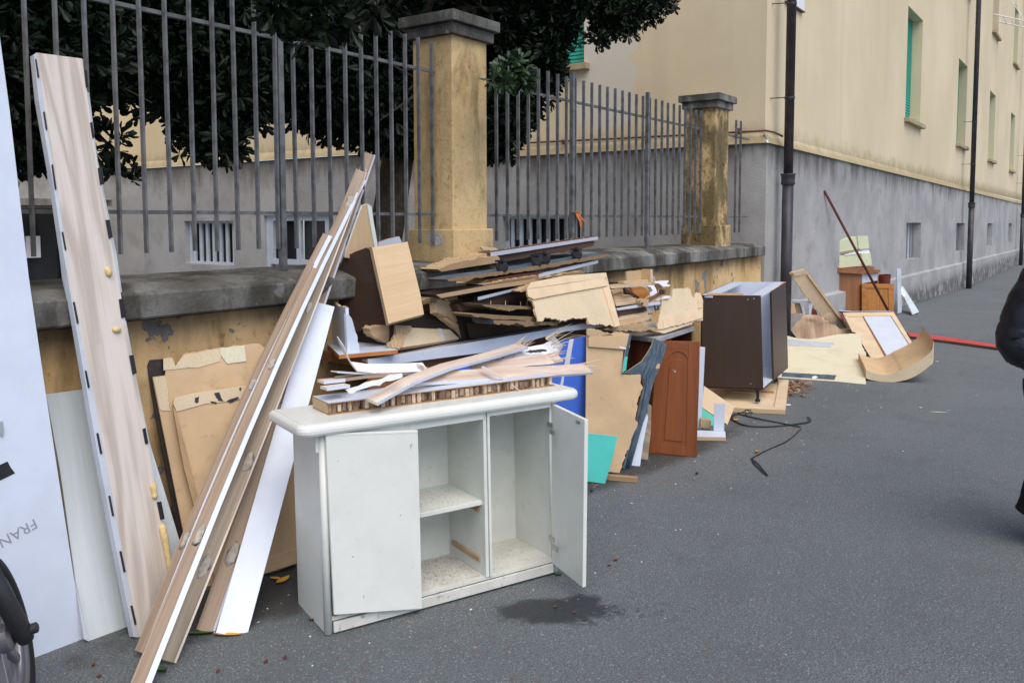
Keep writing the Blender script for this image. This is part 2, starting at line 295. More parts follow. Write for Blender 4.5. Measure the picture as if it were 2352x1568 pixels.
class MB:
    def __init__(s): s.V, s.F, s.K = [], [], []
    def add(s, V, Fc, k=0):
        n = len(s.V); s.V += [Vector(v) for v in V]; s.F += [[i + n for i in f] for f in Fc]; s.K += [k] * len(Fc); return s
    def box(s, o, u, v, w, k=0):                     # corner + three edge vectors
        o, u, v, w = map(Vector, (o, u, v, w)); c = [o, o + u, o + u + v, o + v, o + w, o + u + w, o + u + v + w, o + v + w]
        Fc = [(3, 2, 1, 0), (4, 5, 6, 7), (0, 1, 5, 4), (1, 2, 6, 5), (2, 3, 7, 6), (3, 0, 4, 7)]
        if u.cross(v).dot(w) < 0: Fc = [f[::-1] for f in Fc]
        return s.add(c, Fc, k)
    def bb(s, x0, x1, y0, y1, z0, z1, k=0): return s.box((x0, y0, z0), (x1 - x0, 0, 0), (0, y1 - y0, 0), (0, 0, z1 - z0), k)
    def tube(s, pts, r, n=10, k=0, cap=True):
        pts = [Vector(p) for p in pts]; rs = r if isinstance(r, (list, tuple)) else [r] * len(pts); ring = []; up = None
        for i, p in enumerate(pts):
            d = (pts[min(i + 1, len(pts) - 1)] - pts[max(i - 1, 0)]).normalized()
            if up is None: up = d.orthogonal().normalized()
            up = (up - d * up.dot(d)).normalized(); q = d.cross(up); ring.append([p + (up * cos(2 * PI * j / n) + q * sin(2 * PI * j / n)) * rs[i] for j in range(n)])
        Fc = [(i * n + j, i * n + (j + 1) % n, (i + 1) * n + (j + 1) % n, (i + 1) * n + j) for i in range(len(pts) - 1) for j in range(n)]
        if cap: Fc += [tuple(range(n))[::-1], tuple((len(pts) - 1) * n + j for j in range(n))]
        return s.add([v for g in ring for v in g], Fc, k)
    def ribbon(s, pts, wd, th, nrm=(0, 0, 1), k=0):
        pts = [Vector(p) for p in pts]; nrm = Vector(nrm); V = []
        for i, p in enumerate(pts):
            d = (pts[min(i + 1, len(pts) - 1)] - pts[max(i - 1, 0)]).normalized(); q = d.cross(nrm).normalized() * wd / 2; t = nrm * th
            V += [p - q, p + q, p + q + t, p - q + t]
        Fc = [(4 * i + j, 4 * i + (j + 1) % 4, 4 * i + 4 + (j + 1) % 4, 4 * i + 4 + j) for i in range(len(pts) - 1) for j in range(4)]
        Fc += [(3, 2, 1, 0), tuple(4 * (len(pts) - 1) + j for j in range(4))]; return s.add(V, Fc, k)
    def out(s, name, mats, parent=None, Mw=None, smooth=False, bevel=0.): return build(name, s.V, s.F, mats, s.K, parent, Mw, smooth, bevel)
def frame(p, x, n):
    z = -n.normalized(); x = (x - z * x.dot(z)).normalized(); y = z.cross(x)
    return Matrix(((x.x, y.x, z.x, p.x), (x.y, y.y, z.y, p.y), (x.z, y.z, z.z, p.z), (0, 0, 0, 1)))
def board(name, pts, n, th, mats, label=None, cat=None, parent=None, group=None, torn=None, amp=.008, grain=None, bevel=.0012, step=.014, warp=0.):
    """a flat board: outline pts (3D, coplanar), extruded th along n. torn = edges that are broken (indices or 'all')"""
    N = len(pts); torn = set(range(N)) if torn == 'all' else set(torn or ()); A, B, tm = [], [], []
    n = n.normalized()
    for i in range(N):
        a, b = pts[i], pts[(i + 1) % N]; d = b - a; L = d.length
        if i in torn and L > step:
            q = d.cross(n).normalized(); k = max(2, min(160, int(L / step)))
            for j in range(k):
                t = j / k; p = a + d * t; e = min(1, 6 * min(t, 1 - t) + .15)
                s1 = noise.noise(p * 45) * amp * 1.3 + noise.noise(p * 11 + Vector((3, 1, 2))) * amp * 2 + random.uniform(-1, 1) * amp * .35
                s2 = noise.noise(p * 60 + Vector((9, 9, 9))) * amp * 1.6 + random.uniform(-1, 1) * amp * .5
                A.append(p + q * s1 * e); B.append(p + q * (s1 + s2) * e + n * th); tm.append(1)
        else: A.append(a); B.append(a + n * th); tm.append(0)
    k = len(A); V = A + B; Fc = [tuple(range(k)), tuple(range(2 * k - 1, k - 1, -1))] + [(i, k + i, k + (i + 1) % k, (i + 1) % k) for i in range(k)]
    nn = Vector((0, 0, 0))
    for i in range(k): nn += A[i].cross(A[(i + 1) % k])
    if nn.dot(n) > 0: Fc = [f[::-1] for f in Fc]
    mats = list(mats) if isinstance(mats, (list, tuple)) else [mats, mats]
    while len(mats) < 3: mats.append(mats[0] if len(mats) == 2 and not torn else ('raw' if len(mats) == 2 else mats[0]))
    if len(mats) < 4: mats.append(mats[0])
    fm = [0, 3] + [2 if tm[i] else 1 for i in range(k)]
    x = grain if grain is not None else (pts[1] - pts[0])
    Mw = frame(pts[0], Vector(x), n)
    o = build(name, V, Fc, mats, fm, parent, Mw, False, 0 if torn else bevel)
    if label: tag(o, label, cat, group)
    return o
def pboard(name, pl, cr, xy, th, mats, label=None, cat=None, **k): return board(name, P(pl, cr, *xy), pl[1], th, mats, label, cat, **k)
def strip(name, pl, cr, xy, h, mats, parent, **k):      # a raised piece on the viewer's side of a board's face
    q = off(pl, h); return board(name, P(q, cr, *xy), q[1], h - .0003, mats, parent=parent, **k)
def holes_wall(U0, U1, Z0, Z1, holes, pt, depth, mb, k=0, topf=None, kr=None):
    """wall face on a (u,z) grid with openings and their reveals; pt(u,z,d) gives the 3D point d deep"""
    us = sorted({U0, U1, *[h[0] for h in holes], *[h[1] for h in holes]}); zs = sorted({Z0, Z1, *[h[2] for h in holes], *[h[3] for h in holes]})
    us = [u for u in us if U0 <= u <= U1]; zs = [z for z in zs if Z0 <= z <= Z1]
    for i in range(len(us) - 1):
        for j in range(len(zs) - 1):
            um, zm = (us[i] + us[i + 1]) / 2, (zs[j] + zs[j + 1]) / 2
            if any(h[0] < um < h[1] and h[2] < zm < h[3] for h in holes): continue
            mb.add([pt(us[i], zs[j], 0), pt(us[i + 1], zs[j], 0), pt(us[i + 1], zs[j + 1], 0), pt(us[i], zs[j + 1], 0)], [(0, 1, 2, 3)], k)
    for a, b, c, d in holes:
        q = [(a, c), (b, c), (b, d), (a, d)]
        for i in range(4):
            (u, z), (u2, z2) = q[i], q[(i + 1) % 4]
            mb.add([pt(u, z, 0), pt(u2, z2, 0), pt(u2, z2, depth), pt(u, z, depth)], [(0, 1, 2, 3)], k if kr is None else kr)

# ================================================================== SETTING
xs = [-12 + i * 1.0 for i in range(120)]
mb = MB(); ys = [-40, -10, 3.4]
def gsheet(name, xs, ys, zf, mat, uv=None):
    V = [(x, y, zf(x, y)) for x in xs for y in ys]; ny = len(ys)
    Fc = [(i * ny + j, (i + 1) * ny + j, (i + 1) * ny + j + 1, i * ny + j + 1) for i in range(len(xs) - 1) for j in range(ny - 1)]
    return tag(build(name, V, Fc, mat), kind='structure')
gsheet('street', [-60, -30] + xs + [160, 260], [-60, -20, 0, 3.62], lambda x, y: gz(x), 'asphalt')
gsheet('yard_ground', [-60, 3, 10.2], [3.60, 8, 16, 60], lambda x, y: -.32 if y > 3.65 else -.3, 'yard')
# ---------------- apartment building
bd = thing('apartment_building', 'yellow plastered apartment block with grey plinth and teal shutters behind the fence', 'building', (10, 3.45, 0))
FY = 3.45
def fp(u, z, d=0.): return Vector((u, FY + d, z - .005 * max(0, u - 10)))
wins = [(17.93 + 6.32 * i, 19.42 + 6.32 * i, 3.60, 5.71) for i in range(10)] + [(17.93 + 6.32 * i, 19.42 + 6.32 * i, 7.55, 9.66) for i in range(10)]
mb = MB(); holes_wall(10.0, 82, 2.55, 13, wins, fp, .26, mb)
def sp(u, z, d=0.): return Vector((10.0 + d, u, z))
SW = [(5.92, 7.15, 3.69, 5.75)]
holes_wall(3.45, 9.0, 2.55, 13, SW, sp, .22, mb)
def lp(u, z, d=0.): return Vector((8.4 + d, u, z))
holes_wall(8.25, 13.8, 2.55, 13, [], lp, .2, mb)
mb.add([(8.4, 8.25, 2.55), (10.0, 8.25, 2.55), (10, 8.25, 13), (8.4, 8.25, 13)], [(3, 2, 1, 0)])
mb.add([(-12, 13.8, 2.55), (8.4, 13.8, 2.55), (8.4, 13.8, 13), (-12, 13.8, 13)], [(0, 1, 2, 3)])
mb.add([(-12, 13.8, 13), (8.4, 13.8, 13), (8.4, 8.25, 13), (10, 8.25, 13), (10, 3.45, 13), (82, 3.45, 12.6), (82, 24, 13), (-12, 24, 13)], [(0, 1, 2, 3, 4, 5, 6, 7)])
mb.out('wall', 'facade', bd)
# plinth, slightly proud, with its sloping ledge
bw = [(18.2 + 6.32 * i, 19.72 + 6.32 * i - .1 * i * (i < 4), .84, 1.58) for i in range(10)]
def fpp(u, z, d=0.): return Vector((u, FY - .035 + d, z - (.0085 if z > 2.3 else .005) * min(30, max(0, u - 10))))
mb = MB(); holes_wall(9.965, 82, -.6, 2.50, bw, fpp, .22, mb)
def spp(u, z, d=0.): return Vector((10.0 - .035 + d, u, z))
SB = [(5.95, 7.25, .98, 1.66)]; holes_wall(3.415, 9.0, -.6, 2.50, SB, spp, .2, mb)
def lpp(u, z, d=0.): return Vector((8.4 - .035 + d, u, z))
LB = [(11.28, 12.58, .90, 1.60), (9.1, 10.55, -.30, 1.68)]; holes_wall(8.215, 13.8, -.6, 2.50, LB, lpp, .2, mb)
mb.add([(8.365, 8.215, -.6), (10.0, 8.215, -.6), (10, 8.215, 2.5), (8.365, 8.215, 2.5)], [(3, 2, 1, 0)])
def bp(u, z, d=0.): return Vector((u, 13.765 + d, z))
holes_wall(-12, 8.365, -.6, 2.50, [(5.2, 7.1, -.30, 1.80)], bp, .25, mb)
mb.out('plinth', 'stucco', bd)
mb = MB()      # ledge moulding where yellow meets grey
def ledge(a, b, c, d, ou):
    ou = Vector(ou); mb.add([a - ou * .05, b - ou * .05, d - ou * .04, c - ou * .04, d, c], [(0, 1, 2, 3), (3, 2, 4, 5)])
for i in range(18):
    u, u2 = 9.96 + i * 4, 9.96 + (i + 1) * 4
    a, b, c_, d_ = fpp(u, 2.50) + Vector((0, .035, 0)), fpp(u2, 2.50) + Vector((0, .035, 0)), fpp(u, 2.50), fpp(u2, 2.50)
    zt = lambda v, h: Vector((v.x, FY, v.z + h))
    mb.add([c_ - Vector((0, .03, .0)), d_ - Vector((0, .03, .0)), zt(d_, .12), zt(c_, .12), c_, d_], [(0, 1, 2, 3), (4, 5, 1, 0)])
mb.add([(9.935, 3.40, 2.50), (9.935, 9, 2.50), (10.0, 9, 2.62), (10, 3.45, 2.62), (9.965, 3.4, 2.5), (9.965, 9, 2.5)], [(0, 1, 2, 3), (4, 5, 1, 0)])
mb.add([(8.335, 8.18, 2.50), (8.335, 13.8, 2.50), (8.40, 13.8, 2.62), (8.40, 8.25, 2.62)], [(0, 1, 2, 3)])
mb.add([(-12, 13.735, 2.50), (8.4, 13.735, 2.50), (8.40, 13.8, 2.62), (-12, 13.8, 2.62)], [(0, 1, 2, 3)])
mb.out('ledge', 'facade', bd)
mb = MB()      # base band by the street
for i in range(36):
    u, u2 = 10.6 + i * 2, 12.6 + i * 2; h = lambda v: .56 - .0062 * (v - 10); y0 = FY - .10
    mb.add([(u, y0, -.6), (u2, y0, -.6), (u2, y0, h(u2) - .03), (u, y0, h(u) - .03), (u2, FY - .03, h(u2)), (u, FY - .03, h(u))], [(0, 1, 2, 3), (3, 2, 4, 5)])
mb.out('base_band', 'stucco', bd)
def shutter(parent, pt, u0, u1, z0, z1, d, slat=.055):
    wd = bpy.data.objects.new('window', None); wd.empty_display_size = .1; p0 = pt(u0, z0, d); link(wd, parent, Matrix.Translation(p0))
    n = int((z1 - z0) / slat); mb = MB()
    for i in range(n):
        z = z0 + i * slat; mb.add([pt(u0, z, d - .012), pt(u1, z, d - .012), pt(u1, z + slat, d + .006), pt(u0, z + slat, d + .006), pt(u1, z + slat, d - .012), pt(u0, z + slat, d - .012)], [(0, 1, 2, 3), (3, 2, 4, 5)])
    o = mb.out('shutter', 'teal', wd)
    q = MB(); a, b = pt(u0 - .09, z0 - .09, -.10), pt(u1 + .09, z0, d); 
    q.box(pt(u0 - .09, z0 - .09, -.10), pt(u1 + .09, z0 - .09, -.10) - pt(u0 - .09, z0 - .09, -.10), pt(u0 - .09, z0 - .09, d) - pt(u0 - .09, z0 - .09, -.10), Vector((0, 0, .085)))
    q.out('sill', 'stone', wd, bevel=.006); return wd
for i, h in enumerate(wins):
    if i == 12:      # an open window with a laundry rack
        wd = bpy.data.objects.new('window', None); link(wd, bd, Matrix.Translation(fp(h[0], h[2], .2)))
        q = MB(); q.add([fp(h[0], h[2], .24), fp(h[1], h[2], .24), fp(h[1], h[3], .24), fp(h[0], h[3], .24)], [(0, 1, 2, 3)]); q.out('pane', 'glass', wd)
        q = MB(); q.box(fp(h[0] - .09, h[2] - .09, -.1), (h[1] - h[0] + .18, 0, 0), (0, .34, 0), (0, 0, .085)); q.out('sill', 'stone', wd, bevel=.006)
        q = MB(); A_ = fp(h[0] + .1, h[2] + .5, 0); q.tube([A_, A_ + Vector((0, -.85, -.32))], .018, 6)
        B_ = fp(h[1] - .2, h[2] + .5, 0); q.tube([B_, B_ + Vector((0, -.85, -.32))], .018, 6); q.tube([A_ + Vector((0, -.85, -.32)), B_ + Vector((0, -.85, -.32))], .015, 6)
        for s in (.25, .45, .65): q.tube([A_ + Vector((0, -s, -.38 * s)), B_ + Vector((0, -s, -.38 * s))], .008, 6)
        q.tube([A_ + Vector((0, -.85, -.32)), A_ + Vector((0, 0, 1.2))], .012, 6); q.out('laundry_rack', 'paper', wd)
    else: shutter(bd, fp, *h, .20)
shutter(bd, sp, *SW[0], .12, .05)
for h in bw:
    wd = bpy.data.objects.new('basement_window', None); link(wd, bd, Matrix.Translation(fpp(h[0], h[2], .1)))
    q = MB(); q.add([fpp(h[0], h[2], .19), fpp(h[1], h[2], .19), fpp(h[1], h[3], .19), fpp(h[0], h[3], .19)], [(0, 1, 2, 3)]); q.out('pane', 'melamine2', wd)
    for k in range(5):
        x = h[0] + (k + .5) * (h[1] - h[0]) / 5; q = MB(); q.box(fpp(x, h[2] + .01, .12), (.03, 0, 0), (0, .02, 0), (0, 0, h[3] - h[2] - .02)); q.out('bar', 'alloy', wd)
# barred cellar windows on the yard side, seen through the fence
def barred(pt, h, nb, slatw, dark):
    wd = bpy.data.objects.new('cellar_window', None); link(wd, bd, Matrix.Translation(pt(h[0], h[2], .1)))
    q = MB(); q.add([pt(h[0], h[2], .19), pt(h[1], h[2], .19), pt(h[1], h[3], .19), pt(h[0], h[3], .19)], [(3, 2, 1, 0)]); q.out('mesh_panel', dark, wd)
    q = MB(); w = .04
    for a, b, c, d in ((h[0], h[1], h[2], h[2] + w), (h[0], h[1], h[3] - w, h[3]), (h[0], h[0] + w, h[2] + w, h[3] - w), (h[1] - w, h[1], h[2] + w, h[3] - w)):
        q.box(pt(a, c, .10), pt(b, c, .10) - pt(a, c, .10), pt(a, c, .14) - pt(a, c, .10), Vector((0, 0, d - c)))
    q.out('frame', 'doorw', wd)
    for k in range(nb):
        u = h[0] + w + (k + .5) * (h[1] - h[0] - 2 * w) / nb; q = MB()
        q.box(pt(u, h[2] + w, .12), pt(u + slatw, h[2] + w, .12) - pt(u, h[2] + w, .12), pt(u, h[2] + w, .15) - pt(u, h[2] + w, .12), Vector((0, 0, h[3] - h[2] - 2 * w))); q.out('bar', 'doorw', wd)
barred(lpp, LB[0], 7, .07, 'glass'); barred(spp, SB[0], 8, .05, 'glass')
dr = bpy.data.objects.new('yard_door', None); link(dr, bd, Matrix.Translation(lpp(9.1, 0, .1)))
q = MB()
for a, b, c, d in ((9.1, 10.55, 1.6, 1.68), (9.1, 9.18, -.3, 1.6), (10.47, 10.55, -.3, 1.6), (9.78, 9.88, -.3, 1.6), (9.18, 9.78, .95, 1.03), (9.88, 10.47, .95, 1.03), (9.18, 9.26, 1.03, 1.6), (10.40, 10.47, 1.03, 1.6)):
    q.box(lpp(a, c, .05), lpp(b, c, .05) - lpp(a, c, .05), (.05, 0, 0), (0, 0, d - c))
q.out('frame', 'doorw', dr)
q = MB(); q.add([lpp(9.15, -.3, .12), lpp(10.5, -.3, .12), lpp(10.5, .98, .12), lpp(9.15, .98, .12)], [(3, 2, 1, 0)]); q.out('lower_panel', 'doorw', dr)
for a, b in ((9.18, 9.78), (9.88, 10.47)):
    q = MB(); q.add([lpp(a, 1.0, .12), lpp(b, 1.0, .12), lpp(b, 1.62, .12), lpp(a, 1.62, .12)], [(3, 2, 1, 0)]); q.out('pane', 'glass', dr)
en = bpy.data.objects.new('entrance', None); link(en, bd, Matrix.Translation(bp(5.2, 0, .1)))
q = MB(); q.add([bp(5.2, -.3, .2), bp(7.1, -.3, .2), bp(7.1, 1.8, .2), bp(5.2, 1.8, .2)], [(0, 1, 2, 3)]); q.out('pane', 'glass', en)
q = MB(); [q.box(bp(a, -.3, .12), (.09, 0, 0), (0, .05, 0), (0, 0, 2.1)) for a in (5.2, 6.1, 7.01)]; q.out('frame', 'blackm', en)
q = MB(); q.box(bp(4.8, 1.84, -.55), (2.7, 0, 0), (0, .55, 0), (0, 0, .10)); q.out('canopy', 'concrete', en)
q = MB(); q.box(bp(6.45, 1.03, .105), (.22, 0, 0), (0, .01, 0), (0, 0, .34)); q.out('paper_notice', 'paper', en)
q = MB(); q.bb(-12, 8.36, 13.5, 13.76, -.6, .42); q.bb(7.9, 8.36, 11.0, 13.5, -.6, .42); q.out('yard_step', 'concrete', bd)
# pipes on the building
def downpipe(x, rT, rB, zc, y=3.27):
    q = MB(); q.tube([(x, y, zc + .02), (x, y, 13)], rT, 16); o = q.out('downpipe', 'pipe', bd, smooth=True)
    q = MB(); q.tube([(x, y, gz(x) - .02), (x, y, zc)], rB, 16); q.out('lower_pipe', 'pipe', o, smooth=True)
    q = MB(); q.tube([(x, y, zc - .07), (x, y, zc - .05), (x, y, zc - .02), (x, y, zc + .05), (x, y, zc + .07), (x, y, zc + .07)], [rB, rB + .018, rB + .012, rB + .016, rB + .03, rT], 16); q.out('collar', 'pipe', o, smooth=True)
    for z in (4.15, 3.05):
        q = MB(); q.tube([(x, y, z - .015), (x, y, z + .015)], rT + .006, 16); q.tube([(x - rT, y, z), (x - .17, FY, z - .01)], .006, 6); q.out('pipe_clip', 'blackm', o)
downpipe(10.33, .055, .066, 2.08); downpipe(25.4, .06, .07, 1.97, 3.2); downpipe(40.0, .06, .07, 1.75, 3.2); downpipe(56, .06, .07, 1.7, 3.2)
q = MB(); q.tube([(9.93, 9.0, 2.70), (9.93, 7.2, 2.685), (9.93, 5.2, 2.655), (9.93, 3.6, 2.64), (9.93, 3.42, 2.64), (10.1, 3.37, 2.63), (10.3, 3.34, 2.60)], .012, 8); gp = q.out('gas_pipe', 'rust', bd, smooth=True)
for y in (7.0, 6.2, 4.95, 3.75):
    q = MB(); q.box((9.915, y, 2.63), (.09, 0, 0), (0, .02, 0), (0, 0, .06)); q.out('pipe_clip', 'rust', gp)
sg = thing('street_sign', 'white stone street name plate with red rim beside the top of the nearest downpipe', 'sign', (11.0, 3.44, 4.5))
q = MB(); q.bb(10.62, 11.30, 3.41, 3.448, 4.27, 4.72); q.out('plate', 'paper', sg)
q = MB(); q.bb(10.62, 11.31, 3.405, 3.449, 4.252, 4.268); q.out('rim', 'rust', sg)
def text(name, s, size, Mw, mat, parent, ext=.0008):
    c = bpy.data.curves.new('t', 'FONT'); c.body = s; c.size = size; c.extrude = ext; c.align_x = 'CENTER'
    t = bpy.data.objects.new('t', c); COL.objects.link(t); bpy.context.view_layer.update()
    me = bpy.data.meshes.new_from_object(t.evaluated_get(bpy.context.evaluated_depsgraph_get())); bpy.data.objects.remove(t)
    me.materials.clear(); me.materials.append(M[mat]); me.name = name; return link(bpy.data.objects.new(name, me), parent, Mw)
text('lettering', 'MARUASI', .16, Matrix.Translation((10.93, 3.408, 4.43)) @ Matrix.Rotation(PI / 2, 4, 'X') @ Matrix.Scale(.80, 4, (1, 0, 0)), 'ink', sg)
# faint scrawls on the plinth
gf = MB()
for k in range(9):
    x = 32.3 + k * .42; z = 1.0 + .3 * random.random(); p = [Vector((x + .12 * random.uniform(-1, 1), FY - .038, z - .13 + t * .09)) for t in range(7)]
    gf.ribbon(p, .02, .001, (0, -1, 0))
gf.out('graffiti', 'inkf', bd)
# weeds at the foot of the wall
wd_mb = MB()
for k in range(150):
    x = random.choice((19.3, 20.4, 26.6, 29)) + random.gauss(0, .35); y = 3.3 - abs(random.gauss(0, .03)); h = random.uniform(.04, .13); a = random.uniform(0, 6.3)
    wd_mb.add([(x, y, gz(x)), (x + .015, y, gz(x)), (x + .03 * cos(a), y + .03 * sin(a), gz(x) + h)], [(0, 1, 2)])
tag(wd_mb.out('weeds', 'leaf2'), 'small green weeds growing along the foot of the grey plinth', 'weeds', kind='stuff')

# ---------------- low wall with coping
lw = thing('boundary_wall', 'low yellow boundary wall with peeling plaster under a dark concrete coping', 'wall', (4, 3.45, 0))
q = MB(); n = 60; X0, X1 = -4, 9.95
q.bb(X0, X1, 3.45, 3.85, -.6, 1.17); q.out('wall_body', 'lowwall', lw)
q = MB(); V = []; prof = [(3.36, 1.185), (3.350, 1.195), (3.35, 1.288), (3.358, 1.296), (3.45, 1.330), (3.85, 1.345), (3.93, 1.295), (3.94, 1.19)]
NS = 220
for i in range(NS + 1):
    x = X0 + (X1 - .15 - X0) * i / NS
    for (y, z) in prof:
        j = noise.noise(Vector((x * 3, y * 3, z * 3))) * .0025 + noise.noise(Vector((x * 14, y * 14, z * 9))) * .0025; V.append((x, y + j, z + j * .8))
m_ = len(prof); Fc = [(i * m_ + j, i * m_ + m_ + j, i * m_ + m_ + (j + 1) % m_, i * m_ + (j + 1) % m_) for i in range(NS) for j in range(m_)] + [tuple(range(m_)), tuple(NS * m_ + j for j in range(m_))[::-1]]
q.add(V, Fc); q.out('coping', 'concrete', lw)
def pillar(x0, x1, y0, y1, label, pm='pillar'):
    t = thing('gate_pillar', label, 'pillar', ((x0 + x1) / 2, (y0 + y1) / 2, 1.33), 'plastered pillars on the boundary wall')
    q = MB(); q.bb(x0 - .03, x1 + .03, y0 - .03, y1 + .03, 1.31, 1.545); q.out('base', pm, t, bevel=.008)
    q = MB(); q.bb(x0, x1, y0, y1, 1.54, 2.80); q.out('shaft', pm, t, bevel=.008)
    q = MB(); q.bb(x0 - .035, x1 + .035, y0 - .035, y1 + .035, 2.76, 2.83); q.bb(x0 - .065, x1 + .065, y0 - .065, y1 + .065, 2.832, 2.90)
    a, b, c, d = x0 - .065, x1 + .065, y0 - .065, y1 + .065; q.add([(a, c, 2.901), (b, c, 2.901), (b, d, 2.901), (a, d, 2.901), ((a + b) / 2, (c + d) / 2, 2.93)], [(0, 1, 4), (1, 2, 4), (2, 3, 4), (3, 0, 4)]); q.out('cap', 'concrete', t, bevel=.006)
    return t
pillar(4.21, 4.57, 3.45, 3.78, 'large yellow pillar nearest the camera, with a grey cap and a chipped base')
pillar(8.50, 8.86, 3.45, 3.78, 'mossy stained yellow pillar farther back beside the building corner', 'pillar2')
q = MB(); q.add([Vector((4.178, 3.50 + .13 * a + .004 * random.random(), 1.46 + .05 * b)) for a, b in ((0, 0), (.15, .8), (.35, 1.4), (.6, 1.2), (.9, 1.3), (1.1, .7), (1, .1), (.8, -.3), (.4, -.4))], [(8, 7, 6, 5, 4, 3, 2, 1, 0)]); q.out('chipped_patch', 'stucco', bpy.data.objects['gate_pillar'])

# ---------------- fence
YF = 3.58
def fence(label, x0, x1, xb, sp_, nb, posts, zl=1.635, zh=2.545, hw=.0052):
    t = thing('steel_fence', label, 'fence', ((x0 + x1) / 2, YF, 1.34), 'steel bar fence panels on the wall')
    for z in (zl, zh): q = MB(); q.box((x0, YF + .014, z - .009), (x1 - x0, 0, 0), (0, .022, 0), (0, 0, .018)); q.out('rail', 'fence', t)
    me = None
    for i in range(nb):
        x = xb + sp_ * i
        if any(abs(x - p) < .03 for p in posts): continue
        if me is None:
            q = MB(); q.bb(-hw, hw, -.012, .012, 0, 1.27); o = q.out('bar', 'fence', t, Mw=Matrix.Translation((0, 0, 0))); me = o.data; o.matrix_local = WM[t.name].inverted() @ Matrix.Translation((x, YF, 1.455))
        else: link(bpy.data.objects.new('bar', me), t, Matrix.Translation((x, YF + random.uniform(-.001, .001), 1.455 + random.uniform(-.003, .003))) @ Matrix.Rotation(random.uniform(-.003, .003), 4, 'Y'))
    for p in posts: q = MB(); q.bb(p - .016, p + .016, YF - .014, YF + .018, 1.30, 2.77); q.out('post', 'fence', t)
    return t
fence('grey steel bar fence panel left of the large yellow pillar', -1.0, 4.21, -.9, .1235, 42, (1.44, 2.96), zl=1.64)
fence('grey steel bar fence panel between the two yellow pillars', 4.57, 8.50, 4.85, .1325, 28, (5.87, 7.2), zl=1.635)
fence('short steel bar fence stub between far pillar and building', 8.86, 9.9, 9.42, .145, 2, (), zl=1.635)
tb = thing('orange_ribbon', 'orange plastic ribbon knotted round a fence bar above the chipboard stack', 'ribbon', (5.87, YF, 1.6))
q = MB(); q.ribbon([(5.84, YF - .03, 1.665), (5.91, YF - .035, 1.66), (5.92, YF + .02, 1.655)], .03, .003, (0, 0, 1)); q.out('knot', 'orange_str', tb)
q = MB(); q.ribbon([(5.87, YF - .035, 1.66), (5.90, YF - .05, 1.60), (5.93, YF - .045, 1.54)], .02, .003, (0, -1, 0)); q.ribbon([(5.89, YF - .035, 1.66), (5.94, YF - .05, 1.61), (6.0, YF - .05, 1.585)], .012, .003, (0, -1, 0)); q.out('tail', 'orange_str', tb)

# ================================================================== TREES
def leaves(name, clumps, mat, parent, size=.085, seed=1):
    """rosettes of obovate leaves spread through round clumps: (centre, radius, rosettes)"""
    rng = np.random.default_rng(seed); Vs = []; cnt = 0
    prof = np.array([[0, 0, 0], [.38, .09, .012], [.70, .18, .02], [.93, .13, .0], [1, 0, -.02], [.93, -.13, .0], [.70, -.18, .02], [.38, -.09, .012]])
    for (c, r, nr) in clumps:
        d = rng.normal(size=(nr, 3)); d /= np.linalg.norm(d, axis=1)[:, None]; rr = r * (rng.random(nr) ** .45)[:, None]
        sq = np.array([1, 1, .85]); C = np.array(c) + d * rr * sq * (1 + .25 * rng.normal(size=(nr, 1)) * .5)
        ax = d * .6 + rng.normal(size=(nr, 3)) * .55 + np.array([0, 0, -.05]); ax /= np.linalg.norm(ax, axis=1)[:, None]
        K = 8
        C = np.repeat(C, K, 0); ax = np.repeat(ax, K, 0); q = rng.normal(size=C.shape); q -= ax * (q * ax).sum(1)[:, None]; q /= np.linalg.norm(q, axis=1)[:, None]
        sp_ = rng.uniform(.5, 1.5, (len(C), 1)); x = ax * np.cos(sp_) + q * np.sin(sp_); nrm = ax * np.sin(sp_) - q * np.cos(sp_); nrm = -nrm; y = np.cross(nrm, x)
        L = size * rng.uniform(.7, 1.25, (len(C), 1))
        Vs.append((C[:, None, :] + L[:, None] * (prof[None, :, 0:1] * x[:, None] + prof[None, :, 1:2] * y[:, None] + prof[None, :, 2:3] * nrm[:, None] * 3)).reshape(-1, 3)); cnt += len(C)
    V = np.concatenate(Vs).astype(np.float32); me = bpy.data.meshes.new(name); nl = cnt
    me.vertices.add(len(V)); me.vertices.foreach_set('co', V.ravel()); idx = np.array([0, 1, 2, 3, 4, 0, 4, 5, 6, 7]); base = np.arange(nl)[:, None] * 8
    li = (base + idx[None]).ravel(); me.loops.add(len(li)); me.loops.foreach_set('vertex_index', li.astype(np.int32))
    me.polygons.add(nl * 2); me.polygons.foreach_set('loop_start', np.arange(nl * 2, dtype=np.int32) * 5); me.polygons.foreach_set('loop_total', np.full(nl * 2, 5, dtype=np.int32))
    me.materials.append(M[mat]); me.update(); me.validate()
    o = bpy.data.objects.new(name, me); link(o, parent, Matrix.Identity(4)); o['kind'] = 'stuff'; return o
def cl(x, y, rp, Y, dens=1.):
    p = wy('D', x, y, Y); f = (p - C0).dot(_f0); r = rp * f / F; return ((p.x, p.y, p.z), r, max(6, int(440 * dens * (r / .4) ** 2.3)))
